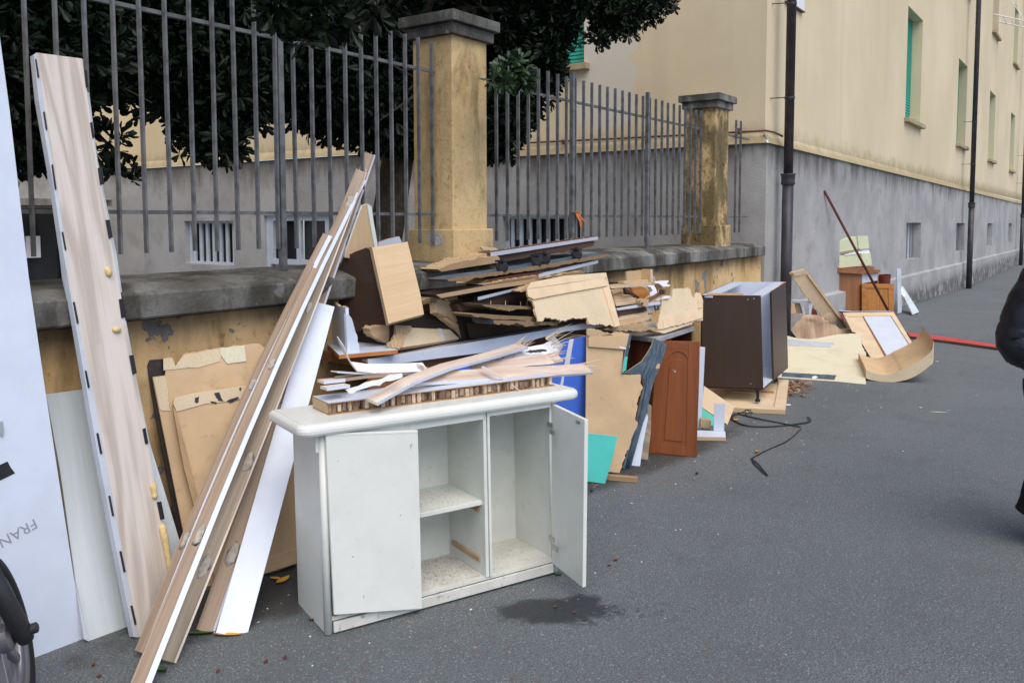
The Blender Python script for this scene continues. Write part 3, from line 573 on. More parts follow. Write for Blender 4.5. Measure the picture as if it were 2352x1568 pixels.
t1 = [cl(*a) for a in ((40,330,75,4.6,1.2),(60,395,32,4.6,1),(20,150,180,4.8,1.6),(120,90,150,4.8,1.6),(110,240,85,5.0,1.6),(95,330,55,5,1.4),(190,80,120,5.2,1.3),
  (255,330,62,5.2,.30),(225,200,75,5.3,.30),(310,150,90,5.4,.9),(290,395,42,5.0,.4),(330,240,45,5.3,.35),(380,110,120,5.4,1.3),(372,190,60,5.4,1),
  (490,215,115,5.3,1.5),(480,315,66,5.2,1.1),(450,280,60,5.3,1),(560,250,66,5.3,1.1),(525,350,34,5.0,.8),(600,160,110,5.3,1.5),(690,150,120,5.2,1.5),(740,220,95,5.2,1.5),(770,285,45,5.2,1),
  (840,240,110,5.2,1.6),(880,290,70,5.2,1.4),(935,290,75,5.3,1.5),(860,110,150,5.4,1.6),(620,40,140,5.6,1.5),(450,30,150,5.6,1.5),(760,20,150,5.4,1.5),(300,20,150,5.6,1.3),(150,-40,200,5.6,1.3),(0,-60,220,5,1.3),(950,0,160,5.6,1.4))]
for k in range(11): t1.append(((random.uniform(-1.5, 5), random.uniform(3.6, 6.0), random.uniform(3.9, 5.4)), random.uniform(.6, 1.0), 420))
tr1 = thing('evergreen_tree', 'dark glossy evergreen tree spreading behind and over the left fence panel', 'tree', (2.6, 6.0, -.3), 'dark evergreens behind the fence')
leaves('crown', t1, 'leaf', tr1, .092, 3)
def limbs(root, base, tops, parent, r0=.16):
    q = MB(); b = Vector(base); h = Vector(root); q.tube([b, b.lerp(h, .5) + Vector((.05, .04, 0)), h], [r0 * 1.2, r0, r0 * .8], 12); q.out('trunk', 'bark', parent, smooth=True)
    for tpt in tops:
        q = MB(); tp = Vector(tpt); mid = h.lerp(tp, .5) + Vector((0, 0, .25)); q.tube([h - Vector((0, 0, .1)), h.lerp(mid, .6), mid, mid.lerp(tp, .6), tp], [r0 * .5, r0 * .4, r0 * .3, r0 * .18, .012], 8)
        for s in range(5):
            a = mid.lerp(tp, random.uniform(.1, .9)); q.tube([a, a + Vector((random.uniform(-.5, .5), random.uniform(-.5, .5), random.uniform(-.35, .35)))], [.014, .004], 5)
        q.out('limb', 'bark', parent, smooth=True)
limbs((2.4, 5.8, 3.0), (2.0, 6.2, -.3), [(1.8, 4.9, 2.6), (3.2, 5.2, 2.9), (4.4, 5.2, 2.7), (.5, 5, 3.4), (5, 5.6, 3.2), (2.8, 5.2, 2.5), (3.8, 4.4, 4.2)], tr1)
t2 = [cl(*a) for a in ((1155,270,75,4.9,1.4),(1140,335,46,4.8,1.1),(1180,205,80,4.9,1.5),(1180,290,40,4.9,.9),(1212,130,85,4.8,1.6),(1190,60,130,4.9,1.6),(1250,40,78,4.6,1.6),(1258,110,36,4.4,1),(1252,165,46,4.5,1.1),
  (1325,5,45,4.2,1),(1385,22,40,4.3,1.2),(1376,92,20,4.2,.9),(1412,70,26,4.2,.9),(1420,35,58,4.2,.9),(1440,62,28,4.1,.7),(1490,12,48,4.1,.8),(1535,12,22,4.1,.5),(1080,20,150,5.2,1.6),(1350,-80,100,4.6,1.3),(1150,-60,180,5,1.4),(1460,-60,100,4.4,1))]
for k in range(5): t2.append(((random.uniform(5.0, 7.0), random.uniform(3.8, 5.5), random.uniform(4.2, 5.2)), random.uniform(.5, .9), 340))
tr2 = thing('evergreen_tree', 'dark glossy evergreen tree behind the large pillar, its boughs over the middle fence panel', 'tree', (5.8, 5.6, -.3), 'dark evergreens behind the fence')
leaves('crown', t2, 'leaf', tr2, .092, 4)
limbs((5.9, 5.3, 3.0), (5.6, 5.8, -.3), [(5.2, 4.6, 2.5), (6.4, 4.6, 3.5), (6, 5, 3.6), (5.0, 4.8, 3.2), (7.3, 4.3, 4.0)], tr2)
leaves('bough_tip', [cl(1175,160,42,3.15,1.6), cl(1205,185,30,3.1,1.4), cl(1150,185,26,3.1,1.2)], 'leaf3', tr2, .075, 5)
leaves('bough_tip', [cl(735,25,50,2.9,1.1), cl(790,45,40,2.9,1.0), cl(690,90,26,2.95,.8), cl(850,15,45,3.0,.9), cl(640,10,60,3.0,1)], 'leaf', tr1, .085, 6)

# ================================================================== LEFT GROUP: boards leaning on the wall
def clip(pl, cr, xy, parent, mat='black', h=.006): return strip('clip', pl, cr, xy, h, mat, parent)
# big white door panel with handwriting
a, b = gr('C1', 225, 1400), gr('C1', 455, 1312); pl = pl3(a, b, wy('D', 73, 640, 3.34))
c_ = [onp(pl, 'C1', 455, 1312), onp(pl, 'A2', 262, 1165), onp(pl, 'A2', 165, 515), onp(pl, 'A1', 165, 1568), onp(pl, 'A1', 60, 620), onp(pl, 'A1', -60, -300)]
up = (c_[5] - c_[0]).normalized(); lf = (a - b).normalized()
pts = c_ + [c_[5] + lf * .85, c_[0] + lf * .85]
wdp = board('door_panel', pts, pl[1], .035, ['melamine', 'chipl'], 'tall white door panel with faint handwriting, leaning at the far left beside the wheel', 'door panel', grain=up)
q = off(pl, .001)
def wr(s, cr, x, y, size, ang, parent, mat, pl, up):
    p = onp(off(pl, .0006), cr, x, y); Mw = frame(p, up, pl[1]); return text('handwriting', s, size, Mw @ Matrix.Rotation(rad(ang), 4, 'Z'), mat, parent, .0002)
wr('FRANCO', 'C1', 20, 738, .055, 105, wdp, 'inkf', pl, up)
strip('black_tape', pl, 'C1', [(-160, 420), (38, 327), (55, 360), (80, 393), (-120, 490)], .002, 'black', wdp)
strip('latch_plate', pl, 'E6', [(-14, 985), (20, 978), (32, 1060), (28, 1130), (14, 1146), (-10, 1110)], .008, 'steel', wdp)
# second, grooved white board
pl = pl3(gr('A2', 315, 1410), gr('A2', 473, 1352), wy('A2', 240, 505, 3.42))
wb = pboard('grained_board', pl, 'A2', [(315, 1410), (473, 1352), (440, 1170), (380, 850), (320, 495), (165, 515), (215, 790), (268, 1185)], .02, ['whitew', 'white'],
  'white wood-grained board standing between the tall white door panel and the plank', 'board', grain=P(pl, 'A2', (165, 515))[0] - P(pl, 'A2', (268, 1185))[0])
strip('bent_edge', pl, 'A2', [(266, 1180), (300, 1402), (318, 1411), (290, 1290)], .012, ['melamine2', 'melamine2'], wb)
# tall narrow plank with black hinge plates and foam
a, b = gr('A2', 495, 1397), gr('A2', 640, 1330); pl = pl3(a, b, wy('A2', 350, 118, 3.33))
tp = thing('door_jamb', 'tall narrow ash-veneered jamb with black clips and yellow foam blobs leaning on fence', 'plank', a)
pk = pboard('plank', pl, 'A2', [(495, 1397), (550, 1375), (622, 1290), (625, 1172), (575, 940), (530, 660), (475, 375), (437, 165), (406, -10)], .045, ['pinkw', 'melamine2'], parent=tp, grain=P(pl, 'A1', (215, 290))[0] - a) if False else None
face = P(pl, 'A2', (495, 1397), (600, 1352), (640, 1290), (625, 1172), (575, 940), (530, 660), (475, 375), (440, 165)) + P(pl, 'A1', (560, 930), (524, 690), (475, 325), (215, 290), (285, 800), (345, 1160), (390, 1568)) + P(pl, 'A2', (330, 480), (402, 870), (455, 1170))
pk = board('plank', face, pl[1], .045, ['pinkw', 'melamine2'], parent=tp, grain=face[11] - face[0])
side = P(pl, 'A2', (480, 1395), (495, 1397), (455, 1170), (402, 870), (330, 480)) + P(pl, 'A1', (390, 1568), (345, 1160), (285, 800), (215, 290), (199, 300), (225, 560), (300, 1000), (358, 1400)) + P(pl, 'A2', (280, 300), (350, 720), (440, 1195))
board('side_lath', side, pl[1], .03, ['melamine2', 'melamine2'], parent=tp)
for cr, xy in (('A1', [(208, 325), (214, 325), (230, 430), (222, 430)]), ('A1', [(253, 628), (260, 625), (275, 728), (268, 730)]), ('A1', [(299, 928), (306, 925), (326, 1068), (318, 1070)]), ('A1', [(356, 1312), (363, 1310), (381, 1414), (374, 1415)]),
    ('A2', [(266, 182), (271, 180), (286, 258), (280, 260)]), ('A2', [(308, 430), (313, 430), (325, 491), (319, 493)]), ('A2', [(349, 657), (355, 655), (369, 730), (363, 732)]), ('A2', [(392, 884), (397, 882), (411, 955), (405, 957)]), ('A2', [(431, 1085), (437, 1083), (452, 1158), (446, 1160)]), ('A2', [(470, 1282), (476, 1280), (491, 1348), (485, 1350)]),
    ('A1', [(487, 392), (500, 388), (509, 486), (497, 490)]), ('A1', [(520, 690), (531, 684), (545, 776), (534, 780)]), ('A1', [(563, 948), (588, 942), (598, 1040), (576, 1045)]), ('A1', [(606, 1245), (627, 1243), (646, 1345), (624, 1350)]),
    ('A2', [(432, 172), (447, 169), (457, 236), (441, 240)]), ('A2', [(469, 376), (484, 373), (495, 440), (481, 444)]), ('A2', [(516, 642), (526, 638), (536, 694), (526, 697)]), ('A2', [(567, 907), (582, 904), (594, 968), (580, 972)])): clip(pl, cr, xy, tp)
def blob(name, pl, cr, line, r, mat, parent):
    pts = P(off(pl, r * .4), cr, *line); mb = MB(); pp = []; rs = []
    for i in range(len(pts) - 1):
        for t in range(4): p = pts[i].lerp(pts[i + 1], t / 4); pp.append(p); rs.append(r * (1 + .45 * noise.noise(p * 40)))
    pp.append(pts[-1]); rs.append(r * .5); rs[0] *= .5; mb.tube(pp, rs, 8); return mb.out(name, mat, parent, smooth=True)
for ln, r in (([(388, 55), (397, 90)], .012), ([(408, 283), (436, 283)], .013), ([(550, 835), (556, 870), (560, 895)], .012), ([(582, 985), (595, 1050), (605, 1110), (617, 1165)], .013)): blob('foam', pl, 'A2', ln, r, 'foam', tp)
# white board just behind the jamb
pb = off(pl, -.05)
board('thin_white_board', P(pb, 'A2', (700, 1278), (706, 1262), (665, 1105), (605, 905), (540, 690), (492, 450), (455, 238), (425, 20)) + P(pb, 'A1', (560, 900), (490, 330), (470, 330)) + P(pb, 'A2', (420, 300), (470, 650), (560, 1100), (640, 1285)), pb[1], .012, ['whitew', 'white'],
  'white grained board tucked behind the right edge of the foam-dotted jamb', 'board')
# chipboard back panels
pl = pl3(gr('B6', 410, 1497), gr('B6', 960, 1372), wy('B6', 400, 150, 3.36))
cp = thing('chipboard_sheet', 'large pale chipboard back panel with a torn top and dark stained strip behind the planks', 'panel', gr('B6', 410, 1497))
board('sheet', P(pl, 'B6', (345, 1262), (155, 287), (228, 278), (216, 182), (268, 177), (285, 225), (330, 160), (410, 148), (560, 118), (680, 106), (765, 100), (830, 160), (960, 700), (975, 1350), (800, 1420), (505, 1470), (412, 1497)), pl[1], .02, ['mdf', 'mdf', 'raw'], parent=cp, torn={2, 3, 4, 5, 6, 7, 8, 9, 10}, amp=.006)
strip('torn_layer', pl, 'B6', [(218, 250), (216, 184), (266, 179), (285, 226), (330, 162), (410, 150), (560, 120), (540, 200), (420, 232), (300, 240)], .003, ['chipl', 'raw'], cp, torn={8, 9, 10}, amp=.004) 
strip('pasted_strip', pl, 'B6', [(540, 124), (680, 110), (690, 200), (580, 214), (545, 165)], .005, ['cream', 'chipl'], cp)
strip('torn_corner', pl, 'B6', [(158, 292), (225, 285), (240, 420), (255, 480), (195, 470)], .003, ['chipl', 'raw'], cp, torn={1, 2, 3}, amp=.005)
pl2 = off(pl, .03)
board('lower_panel', P(pl2, 'B6', (272, 425), (400, 380), (725, 335), (790, 320), (970, 700), (972, 1350), (800, 1405), (520, 1465), (500, 1420), (430, 1070)), pl2[1], .018, ['mdf', 'mdf'], parent=cp)
o = strip('stained_strip', pl2, 'B6', [(272, 440), (285, 405), (400, 378), (725, 333), (712, 408), (560, 432), (460, 440), (292, 486)], .004, ['chipl', 'chipl'], cp)
for xy in ([(395, 405), (420, 398), (418, 432), (405, 440), (392, 430)], [(505, 380), (535, 375), (545, 405), (560, 430), (530, 425), (515, 405)], [(575, 425), (640, 400), (650, 412), (600, 436)], [(648, 350), (662, 348), (660, 368), (650, 366)], [(480, 425), (520, 432), (520, 440), (490, 438)], [(665, 400), (700, 385), (700, 402), (680, 410)]): strip('black_stain', off(pl2, .004), 'B6', xy, .0012, 'ink', cp, torn='all', amp=.002, step=.006)
strip('edge_batten', pl2, 'B6', [(268, 450), (290, 486), (320, 600), (430, 1060), (412, 1118), (330, 800)], .012, ['board', 'board'], cp)
strip('bottom_batten', pl2, 'B6', [(790, 1320), (970, 1270), (972, 1352), (780, 1412)], .006, ['mdf', 'mdf'], cp)
pd = off(pl, -.026)
db = pboard('dark_board', pd, 'B6', [(320, 1290), (120, 210), (138, 190), (214, 184), (230, 275), (345, 900), (420, 1300)], .03, ['brown2', 'black'], 'dark brown board edge standing behind the large chipboard panel, beside the jamb', 'board', torn={3, 4}, amp=.004)

# ------------------------------------------------------------------ long plank bundle
def on_line(a, d, cr, x, y):        # point of the sight line nearest to the line a + t d
    r = ray(cr, x, y).normalized(); d = d.normalized(); w0 = C0 - a; b = r.dot(d); t = (d.dot(w0) * 1 - b * r.dot(w0)) / (1 - b * b); return a + d * t
def lathe_plank(label, bot, top, coping, wb, wt, z0=0., lift=0., bow=0., mats=('barew', 'melamine'), white=.3, th=.016, side=1, glue=(), group='painted planks leaning on the wall'):
    """bot=(cr,x,y) middle of the foot, coping=(cr,x,y,Y) where it rests, top=(cr,x,y)"""
    A = gr(*bot, z0) if z0 <= 0 or bot[1] is not None else None
    Cc = wy(*coping); d = (Cc - A).normalized(); B = on_line(A, d, *top)
    fw = (A + B) / 2 - C0; side_ = d.cross(fw).normalized()
    if side_.dot(_r0) < 0: side_ = -side_
    nrm = d.cross(side_); nrm = nrm if nrm.dot(fw) > 0 else -nrm
    side_ = (side_ - nrm * .0).normalized()
    t = thing('plank', label, 'plank', A, group)
    L = (B - A).length; k = 1 - white
    def quad(u0, u1, h, nm, mat, th_):
        mb = MB(); n = 8; V = []
        for i in range(n + 1):
            s = i / n; p = A.lerp(B, s) + side_ * bow * sin(s * PI) - nrm * lift; w = wb + (wt - wb) * s
            for u, z in ((u0, h), (u1, h), (u1, h + th_), (u0, h + th_)): V.append(p + side_ * (u - .5) * w + nrm * z)
        Fc = [(4 * i + j, 4 * i + 4 + j, 4 * i + 4 + (j + 1) % 4, 4 * i + (j + 1) % 4) for i in range(n) for j in range(4)] + [(0, 1, 2, 3), (4 * n + 3, 4 * n + 2, 4 * n + 1, 4 * n)]
        mb.add(V, Fc); Mw = frame(A, B - A, nrm); return mb.out(nm, mat, t, Mw, bevel=.0008)
    if white < 1: quad(0, k, 0, 'board', mats[0], th); quad(.04 * k, .16 * k, -.003, 'bead', mats[0], .003)
    if white > 0: quad(k + .012 if white < 1 else 0, 1, -.004 if white < 1 else 0, 'white_edge', mats[1], th)
    for s, r in glue:
        p = A.lerp(B, s) - nrm * (lift + .002) + side_ * ((.1 - .5 * white) * wb + bow * sin(s * PI)); mb = MB(); dd = (B - A).normalized()
        mb.tube([p - dd * r * 2.2, p - dd * r, p + dd * r * .4, p + dd * r * 1.6, p + dd * r * 2.4], [r * .3, r * .75, r * .9, r * .7, r * .2], 8)
        mb.V = [v - nrm * ((v - p).dot(nrm)) * .82 + side_ * noise.noise(v * 60) * r * .7 + dd * noise.noise(v * 45 + Vector((3, 3, 3))) * r * .7 for v in mb.V]; mb.out('glue_blob', 'glue', t, smooth=True)
    return t, A, B, side_, nrm
lathe_plank('white laminate board, widest of the leaning bundle, its foot on a yellow-green leaf', ('C6', 1232, 985), ('C7', 122, 745), ('C7', 122, 745, 3.30), .118, .118, mats=('melamine', 'melamine'), white=1., lift=.0)
lathe_plank('short grey-brown plank hidden between the white board and its neighbour', ('C6', 1090, 895), ('D', 655, 850), ('D', 772, 640, 3.33), .06, .06, white=.2, mats=('barew', 'melamine2'), glue=((.08, .02),))
lathe_plank('longest bare wood plank with a white right edge, reaching highest on the fence', ('C6', 925, 950), ('A3', 1292, 582), ('D', 730, 700, 3.34), .072, .066, white=.17, lift=.012, mats=('barew', 'lavender'), glue=((.11, .024), (.36, .022), (.56, .018), (.93, .024)))
lathe_plank('grey weathered plank with clear grain, second from the right of the front planks', ('C6', 440, 1300), ('A3', 1045, 722), ('D', 722, 660, 3.32), .082, .066, white=.12, lift=.03, bow=.008, mats=('greyw', 'pinkw'), glue=((.13, .02), (.3, .022), (.62, .015), (.9, .026)))
lathe_plank('short leftmost bare plank of the leaning bundle with a white right edge', ('C6', 165, 1205), ('A3', 725, 1410), ('D', 700, 655, 3.33), .05, .05, white=.42, lift=.035, bow=-.03, glue=((.2, .015), (.55, .014)))
lathe_plank('front bare plank with a broad white right edge, its foot nearest the camera', ('C6', 120, 1660), ('A3', 1135, 872), ('D', 712, 680, 3.28), .066, .055, white=.34, lift=.045, bow=-.032, glue=((.2, .018), (.5, .015)))

# ================================================================== WHITE SIDEBOARD
so_, U_, V_, K_ = Vector((2.181, 2.435, .004)), Vector((.925, -.379, .004)).normalized(), Vector((.379, .925, -.024)).normalized(), None
K_ = U_.cross(V_); K_ = K_ if K_.z > 0 else -K_; V_ = K_.cross(U_)
SM = Matrix(((U_.x, V_.x, K_.x, so_.x), (U_.y, V_.y, K_.y, so_.y), (U_.z, V_.z, K_.z, so_.z), (0, 0, 0, 1)))
sb = thing('sideboard', 'broken white lacquered sideboard with one door ajar, one wide open and empty shelves', 'sideboard', so_)
WM[sb.name] = SM; sb.matrix_local = SM
def sl(p): return SM @ Vector(p)
def sbox(name, x0, x1, y0, y1, z0, z1, mat='white', parent=None, bevel=.0015):
    mb = MB(); mb.box(sl((x0, y0, z0)), SM.to_3x3() @ Vector((x1 - x0, 0, 0)), SM.to_3x3() @ Vector((0, y1 - y0, 0)), SM.to_3x3() @ Vector((0, 0, z1 - z0))); return mb.out(name, mat, parent or sb, SM, bevel=bevel)
Wd, Dp, Ht = 1.106, .342, .782
sbox('side_panel', 0.004, .02, .03, Dp, 0, Ht); sbox('side_panel', Wd - .02, Wd - .004, .03, Dp, 0.0, Ht, 'white_in')
mb = MB(); mb.tube([sl((.016, .016, 0)), sl((.016, .016, Ht))], .0165, 14); mb.out('post', 'white', sb, SM, smooth=True)
mb = MB(); mb.tube([sl((Wd - .016, .016, 0)), sl((Wd - .016, .016, Ht))], .0165, 14); mb.out('post', 'white', sb, SM, smooth=True)
sbox('back_panel', .02, .36, Dp - .008, Dp, .06, Ht, 'white_in'); sbox('back_panel', .365, .735, Dp - .008, Dp, .06, Ht, 'white_in'); sbox('back_panel', .74, Wd - .02, Dp - .008, Dp, .06, Ht, 'white_in')
sbox('divider', .357, .378, .0, Dp - .008, .06, Ht, 'white_in'); sbox('divider', .722, .738, .004, Dp - .008, .06, Ht, 'white_in'); sbox('divider', .741, .753, .0, Dp - .008, .06, Ht, 'white_in')
sbox('bottom_shelf', .02, Wd - .02, .012, Dp - .008, .045, .062, 'soiled'); sbox('shelf', .378, .722, .022, Dp - .008, .373, .392, 'white_in'); sbox('shelf', .02, .357, .03, Dp - .008, .38, .397, 'white_in')
sbox('toe_board', .033, Wd - .033, -.002, .010, .003, .044, 'soiled')
sbox('apron', .033, .357, .0, .016, .735, Ht); sbox('apron', .378, .722, .0, .016, .748, Ht); sbox('apron', .753, Wd - .033, .0, .016, .757, Ht)
for z in (.335, .115): sbox('drawer_runner', .713, .722, .05, .30, z, z + .022, 'board')
sbox('drawer_runner', .378, .387, .05, .30, .335, .357, 'board'); sbox('magnet_catch', .79, .84, .02, .05, .745, .757, 'steel'); sbox('magnet_catch', .29, .34, .002, .03, .72, .735, 'creamp')
# sawdust and wood crumbs on the shelves
cb = MB()
for (x0, x1, z, n) in ((.39, .71, .3925, 200), (.39, .71, .0625, 900), (.77, 1.07, .0625, 90), (.05, 1.0, .0455, 150)):
    for i in range(n):
        x = random.uniform(x0, x1); y = random.uniform(.03, .31) if z != .0455 else random.uniform(.0, .012); s = random.uniform(.0007, .0017); a = random.uniform(0, 3.1); l = s * random.uniform(1, 5)
        if z == .0455: z = .0455
        cb.box(sl((x, y, z)), SM.to_3x3() @ Vector((l * cos(a), l * sin(a), 0)), SM.to_3x3() @ Vector((-s * sin(a), s * cos(a), 0)), SM.to_3x3() @ Vector((0, 0, s * .6)))
o = cb.out('wood_crumbs', 'barew', sb, SM); o['kind'] = 'stuff'
# top slab with rounded nose
mb = MB(); x0, x1, y0, y1, zb, zt = -.088, 1.222, -.032, Dp + .02, Ht, Ht + .047; R = .022; ol = []
def rr(x0, x1, y0, y1, r, n=7):
    o = []
    for cx, cy, a0 in ((x1 - r, y1 - .002, 0), (x0 + r, y1 - .002, 90), (x0 + r, y0 + r, 180), (x1 - r, y0 + r, 270)):
        if a0 < 180: o.append((x1 if a0 == 0 else x0, y1)); continue
        for i in range(n + 1): a = rad(a0 + 90 * i / n); o.append((cx + r * cos(a), cy + r * sin(a)))
    return o
layers = [(.014, zb), (.006, zb + .003), (.001, zb + .012), (0, zb + .023), (.002, zb + .034), (.008, zb + .042), (.014, zb + .0455), (.020, zb + .0462), (.0205, zb + .0445), (.023, zb + .0445), (.0235, zb + .047)]
rings = [[sl((x, y, z)) for x, y in rr(x0 + d, x1 - d, y0 + d, y1 - min(d, .004), .045)] for d, z in layers]; nr_ = len(rings[0])
Fc = [(i * nr_ + j, i * nr_ + (j + 1) % nr_, (i + 1) * nr_ + (j + 1) % nr_, (i + 1) * nr_ + j) for i in range(len(rings) - 1) for j in range(nr_)]
Fc += [tuple(range(nr_))[::-1], tuple((len(rings) - 1) * nr_ + j for j in range(nr_))]
mb.add([v for r_ in rings for v in r_], Fc); mb.out('top', 'white', sb, SM)
# moulding bracket under the left end
mb = MB(); mb.add([sl(p) for p in ((-.012, .05, Ht), (-.012, .015, Ht - .0), (-.012, .018, Ht - .07), (-.012, .03, Ht - .02), (.003, .05, Ht), (.003, .015, Ht), (.003, .018, Ht - .07), (.003, .03, Ht - .02))], [(0, 3, 2, 1), (4, 5, 6, 7), (0, 4, 7, 3), (3, 7, 6, 2), (2, 6, 5, 1)]); mb.out('moulding', 'white', sb, SM)
# left door, hanging slightly out of the frame
def sp3(cr, x, y, yy): pl_ = (sl((0, yy, 0)), SM.to_3x3() @ Vector((0, 1, 0))); return onp(away(*pl_), cr, x, y)
pl = away(sl((.03, -.020, .1)), SM.to_3x3() @ Vector((.03, 1, .0)))
dl = board('door', P(pl, 'A4', (362, 519), (808, 505), (825, 1366), (400, 1394)), pl[1], .017, ['white', 'white'], parent=sb, bevel=.003)
strip('top_groove', pl, 'A4', [(366, 527), (806, 513), (806, 518), (366, 532)], .001, ['white_in', 'white_in'], dl)
for xy in ([(768, 575), (780, 568), (776, 585), (772, 600)], [(718, 912), (724, 910), (724, 917), (719, 918)], [(540, 1298), (544, 1297), (545, 1312), (541, 1313)], [(415, 650), (423, 648), (423, 656)], [(488, 1110), (494, 1109), (494, 1117), (489, 1117)]): strip('scratch', pl, 'A4', xy, .0006, ['glue', 'glue'], dl)
# right door, wide open
hb = sl((1.072, -.004, .052)); ho = gr('A4', 1620, 1270, .055); dv = (ho - hb); dv.z = 0; nd = dv.cross(Vector((0, 0, 1)))
pl = away(hb, nd + Vector((0, 0, .0)))
q4 = P(pl, 'A4', (1445, 378), (1612, 458), (1598, 1266), (1437, 1135))
o = board('door', q4, pl[1], .018, ['white', 'white'], parent=sb, bevel=.002)
e = dv.normalized() * .0
strip('magnet_plate', pl, 'A4', [(1568, 458), (1588, 466), (1586, 480), (1567, 472)], .004, ['steel', 'steel'], o)
for z in (.665, .145):
    h_ = MB(); p = sl((1.068, .03, z)); h_.box(p, SM.to_3x3() @ Vector((.018, 0, 0)), SM.to_3x3() @ Vector((0, -.045, 0)), Vector((0, 0, .022))); p2 = sl((1.052, -.03, z - .018)); h_.box(p2, dv.normalized() * .05, SM.to_3x3() @ Vector((-.012, 0, 0)), Vector((0, 0, .022))); h_.out('hinge', 'steel', sb, SM, bevel=.002)
# ------------------------------------------------------------------ things lying on the sideboard
zt = Ht + .0472
hc = thing('honeycomb_panel', 'strip of white honeycomb-core door panel lying along the top of the sideboard', 'panel', sl((.1, .2, zt)))
hx0, hx1, hy0, hy1, hh = .078, 1.165, .112, .30, .048
def skew(x): return (x - hx0) * -.012
def hbx(name, x0, x1, y0, y1, z0, z1, mat):
    mb = MB(); A_ = sl((x0, y0 + skew(x0), z0)); B_ = sl((x1, y0 + skew(x1), z0)); mb.box(A_, B_ - A_, SM.to_3x3() @ Vector((0, y1 - y0, 0)), SM.to_3x3() @ Vector((0, 0, z1 - z0))); return mb.out(name, mat, hc, SM)
hbx('lower_skin', hx0, hx1, hy0, hy1, zt, zt + .004, 'hardb'); hbx('upper_skin', hx0, hx1, hy0, hy1, zt + hh - .004, zt + hh, 'hardb'); hbx('paint_film', hx0, hx1, hy0 + .001, hy1, zt + hh, zt + hh + .0008, 'melamine')
hbx('end_block', hx0, hx0 + .012, hy0 + .03, hy1, zt + .004, zt + hh - .004, 'beech'); hbx('core_back', hx0 + .01, hx1, hy0 + .05, hy0 + .06, zt + .004, zt + hh - .004, 'honeyd')
cm = {}
for i in range(46):
    x = hx0 + .014 + i * (hx1 - hx0 - .02) / 46 + random.uniform(-.002, .002); mb = MB(); w = random.uniform(.0, .012); y0 = hy0 + skew(x); n = 5; V = []
    for k in range(n + 1):
        z = zt + .004 + (hh - .008) * k / n; dx = random.uniform(-.0016, .0016); V += [sl((x + dx, y0 + random.uniform(0, .006), z)), sl((x + dx + w * .5, y0 + .05, z)), sl((x + dx + .001, y0 + .05, z))]
    mb.add(V, [f for k in range(n) for f in ((3 * k, 3 * k + 1, 3 * k + 4, 3 * k + 3), (3 * k + 3, 3 * k + 5, 3 * k + 2, 3 * k))]); mb.out('card_rib', 'honey', hc, SM)
    if random.random() < .8:
        x2 = x + .0035; w2 = .016 * random.uniform(.7, 1.2); mb = MB(); dpt = random.uniform(.002, .02); z0 = zt + .004 + random.choice((0, 0, .004)); z1 = zt + hh - .004 - random.choice((0, 0, 0, .006))
        mb.add([sl((x2, y0 + dpt, z0)), sl((x2 + w2, y0 + dpt * .5 + .002, z0)), sl((x2 + w2, y0 + dpt * .5 + .002, z1)), sl((x2, y0 + dpt, z1))], [(0, 1, 2, 3)]); mb.out('card_flap', random.choice(('honey', 'honey', 'honeyd')), hc, SM)
# splintered architrave pieces
def slat(name, label, cr, line, Y0, Y1, wd, th, mats, splits=0, group='splintered door trim on the sideboard', z=None, curl=0, up=(0, 0, 1), part=True, seed=0, roll=0., cat='trim piece'):
    """a thin piece following a polyline seen at pixel points; depth goes linearly from Y0 to Y1; frayed into splinters at its far end"""
    random.seed(seed + 11); n = len(line); c = [wy(cr, x, y, Y0 + (Y1 - Y0) * i / (n - 1)) for i, (x, y) in enumerate(line)]
    d = (c[-1] - c[0]).normalized(); upv = Vector(up); upv = (upv - d * upv.dot(d)).normalized(); side_ = d.cross(upv)
    if roll: Rm = Matrix.Rotation(rad(roll), 3, d); upv = Rm @ upv; side_ = Rm @ side_
    t = thing(name, label, cat, c[0], group); V = []
    for p in c:
        for s, h in ((-.5, 0), (.5, 0), (.5, th), (-.5, th)): V.append(p + side_ * s * wd + upv * h)
    m4 = len(c); Fc = [(4 * i + j, 4 * i + (j + 1) % 4, 4 * i + 4 + (j + 1) % 4, 4 * i + 4 + j) for i in range(m4 - 1) for j in range(4)] + [(3, 2, 1, 0), tuple(4 * (m4 - 1) + j for j in range(4))]
    build('board', V, Fc, mats[0], None, t, frame(c[0], d, -upv), bevel=.0006)
    V = []
    fs = -.5 if (c[0] - side_ * .5 * wd - C0).length < (c[0] + side_ * .5 * wd - C0).length else .5
    for p in c:
        a_ = p + side_ * fs * wd; o_ = side_ * (.002 if fs > 0 else -.002)
        for q_ in (a_ - upv * .001, a_ + o_ - upv * .001, a_ + o_ + upv * (th + .001), a_ + upv * (th + .001)): V.append(q_)
    build('painted_edge', V, Fc, mats[1], None, t, frame(c[0], d, -upv))
    for k in range(splits):
        s = random.uniform(-.45, .45) * wd; L = random.uniform(.03, .12); a_ = c[-1] + side_ * s + upv * random.uniform(0, th) - d * .06; e_ = c[-1] + side_ * (s * 1.2) + d * L + upv * random.uniform(-.01, .03 + curl)
        mb = MB(); mb.tube([a_, a_.lerp(e_, .5) + upv * curl * .2, e_], [random.uniform(.002, .004), .002, .0004], 4); mb.out('splinter', 'splint', t)
    return t, c, side_, upv
Ya, Yb = 2.53, 2.19          # depth of the sideboard's top along its length
slat('door_trim', 'lowest bare splintered trim plank pointing right past the blue panel', 'E1', [(60, 640), (400, 560), (1000, 530), (1560, 505), (2200, 465)], 2.50, 2.14, .075, .010, ('splint', 'whitew'), 12, curl=.0, seed=1, roll=28)
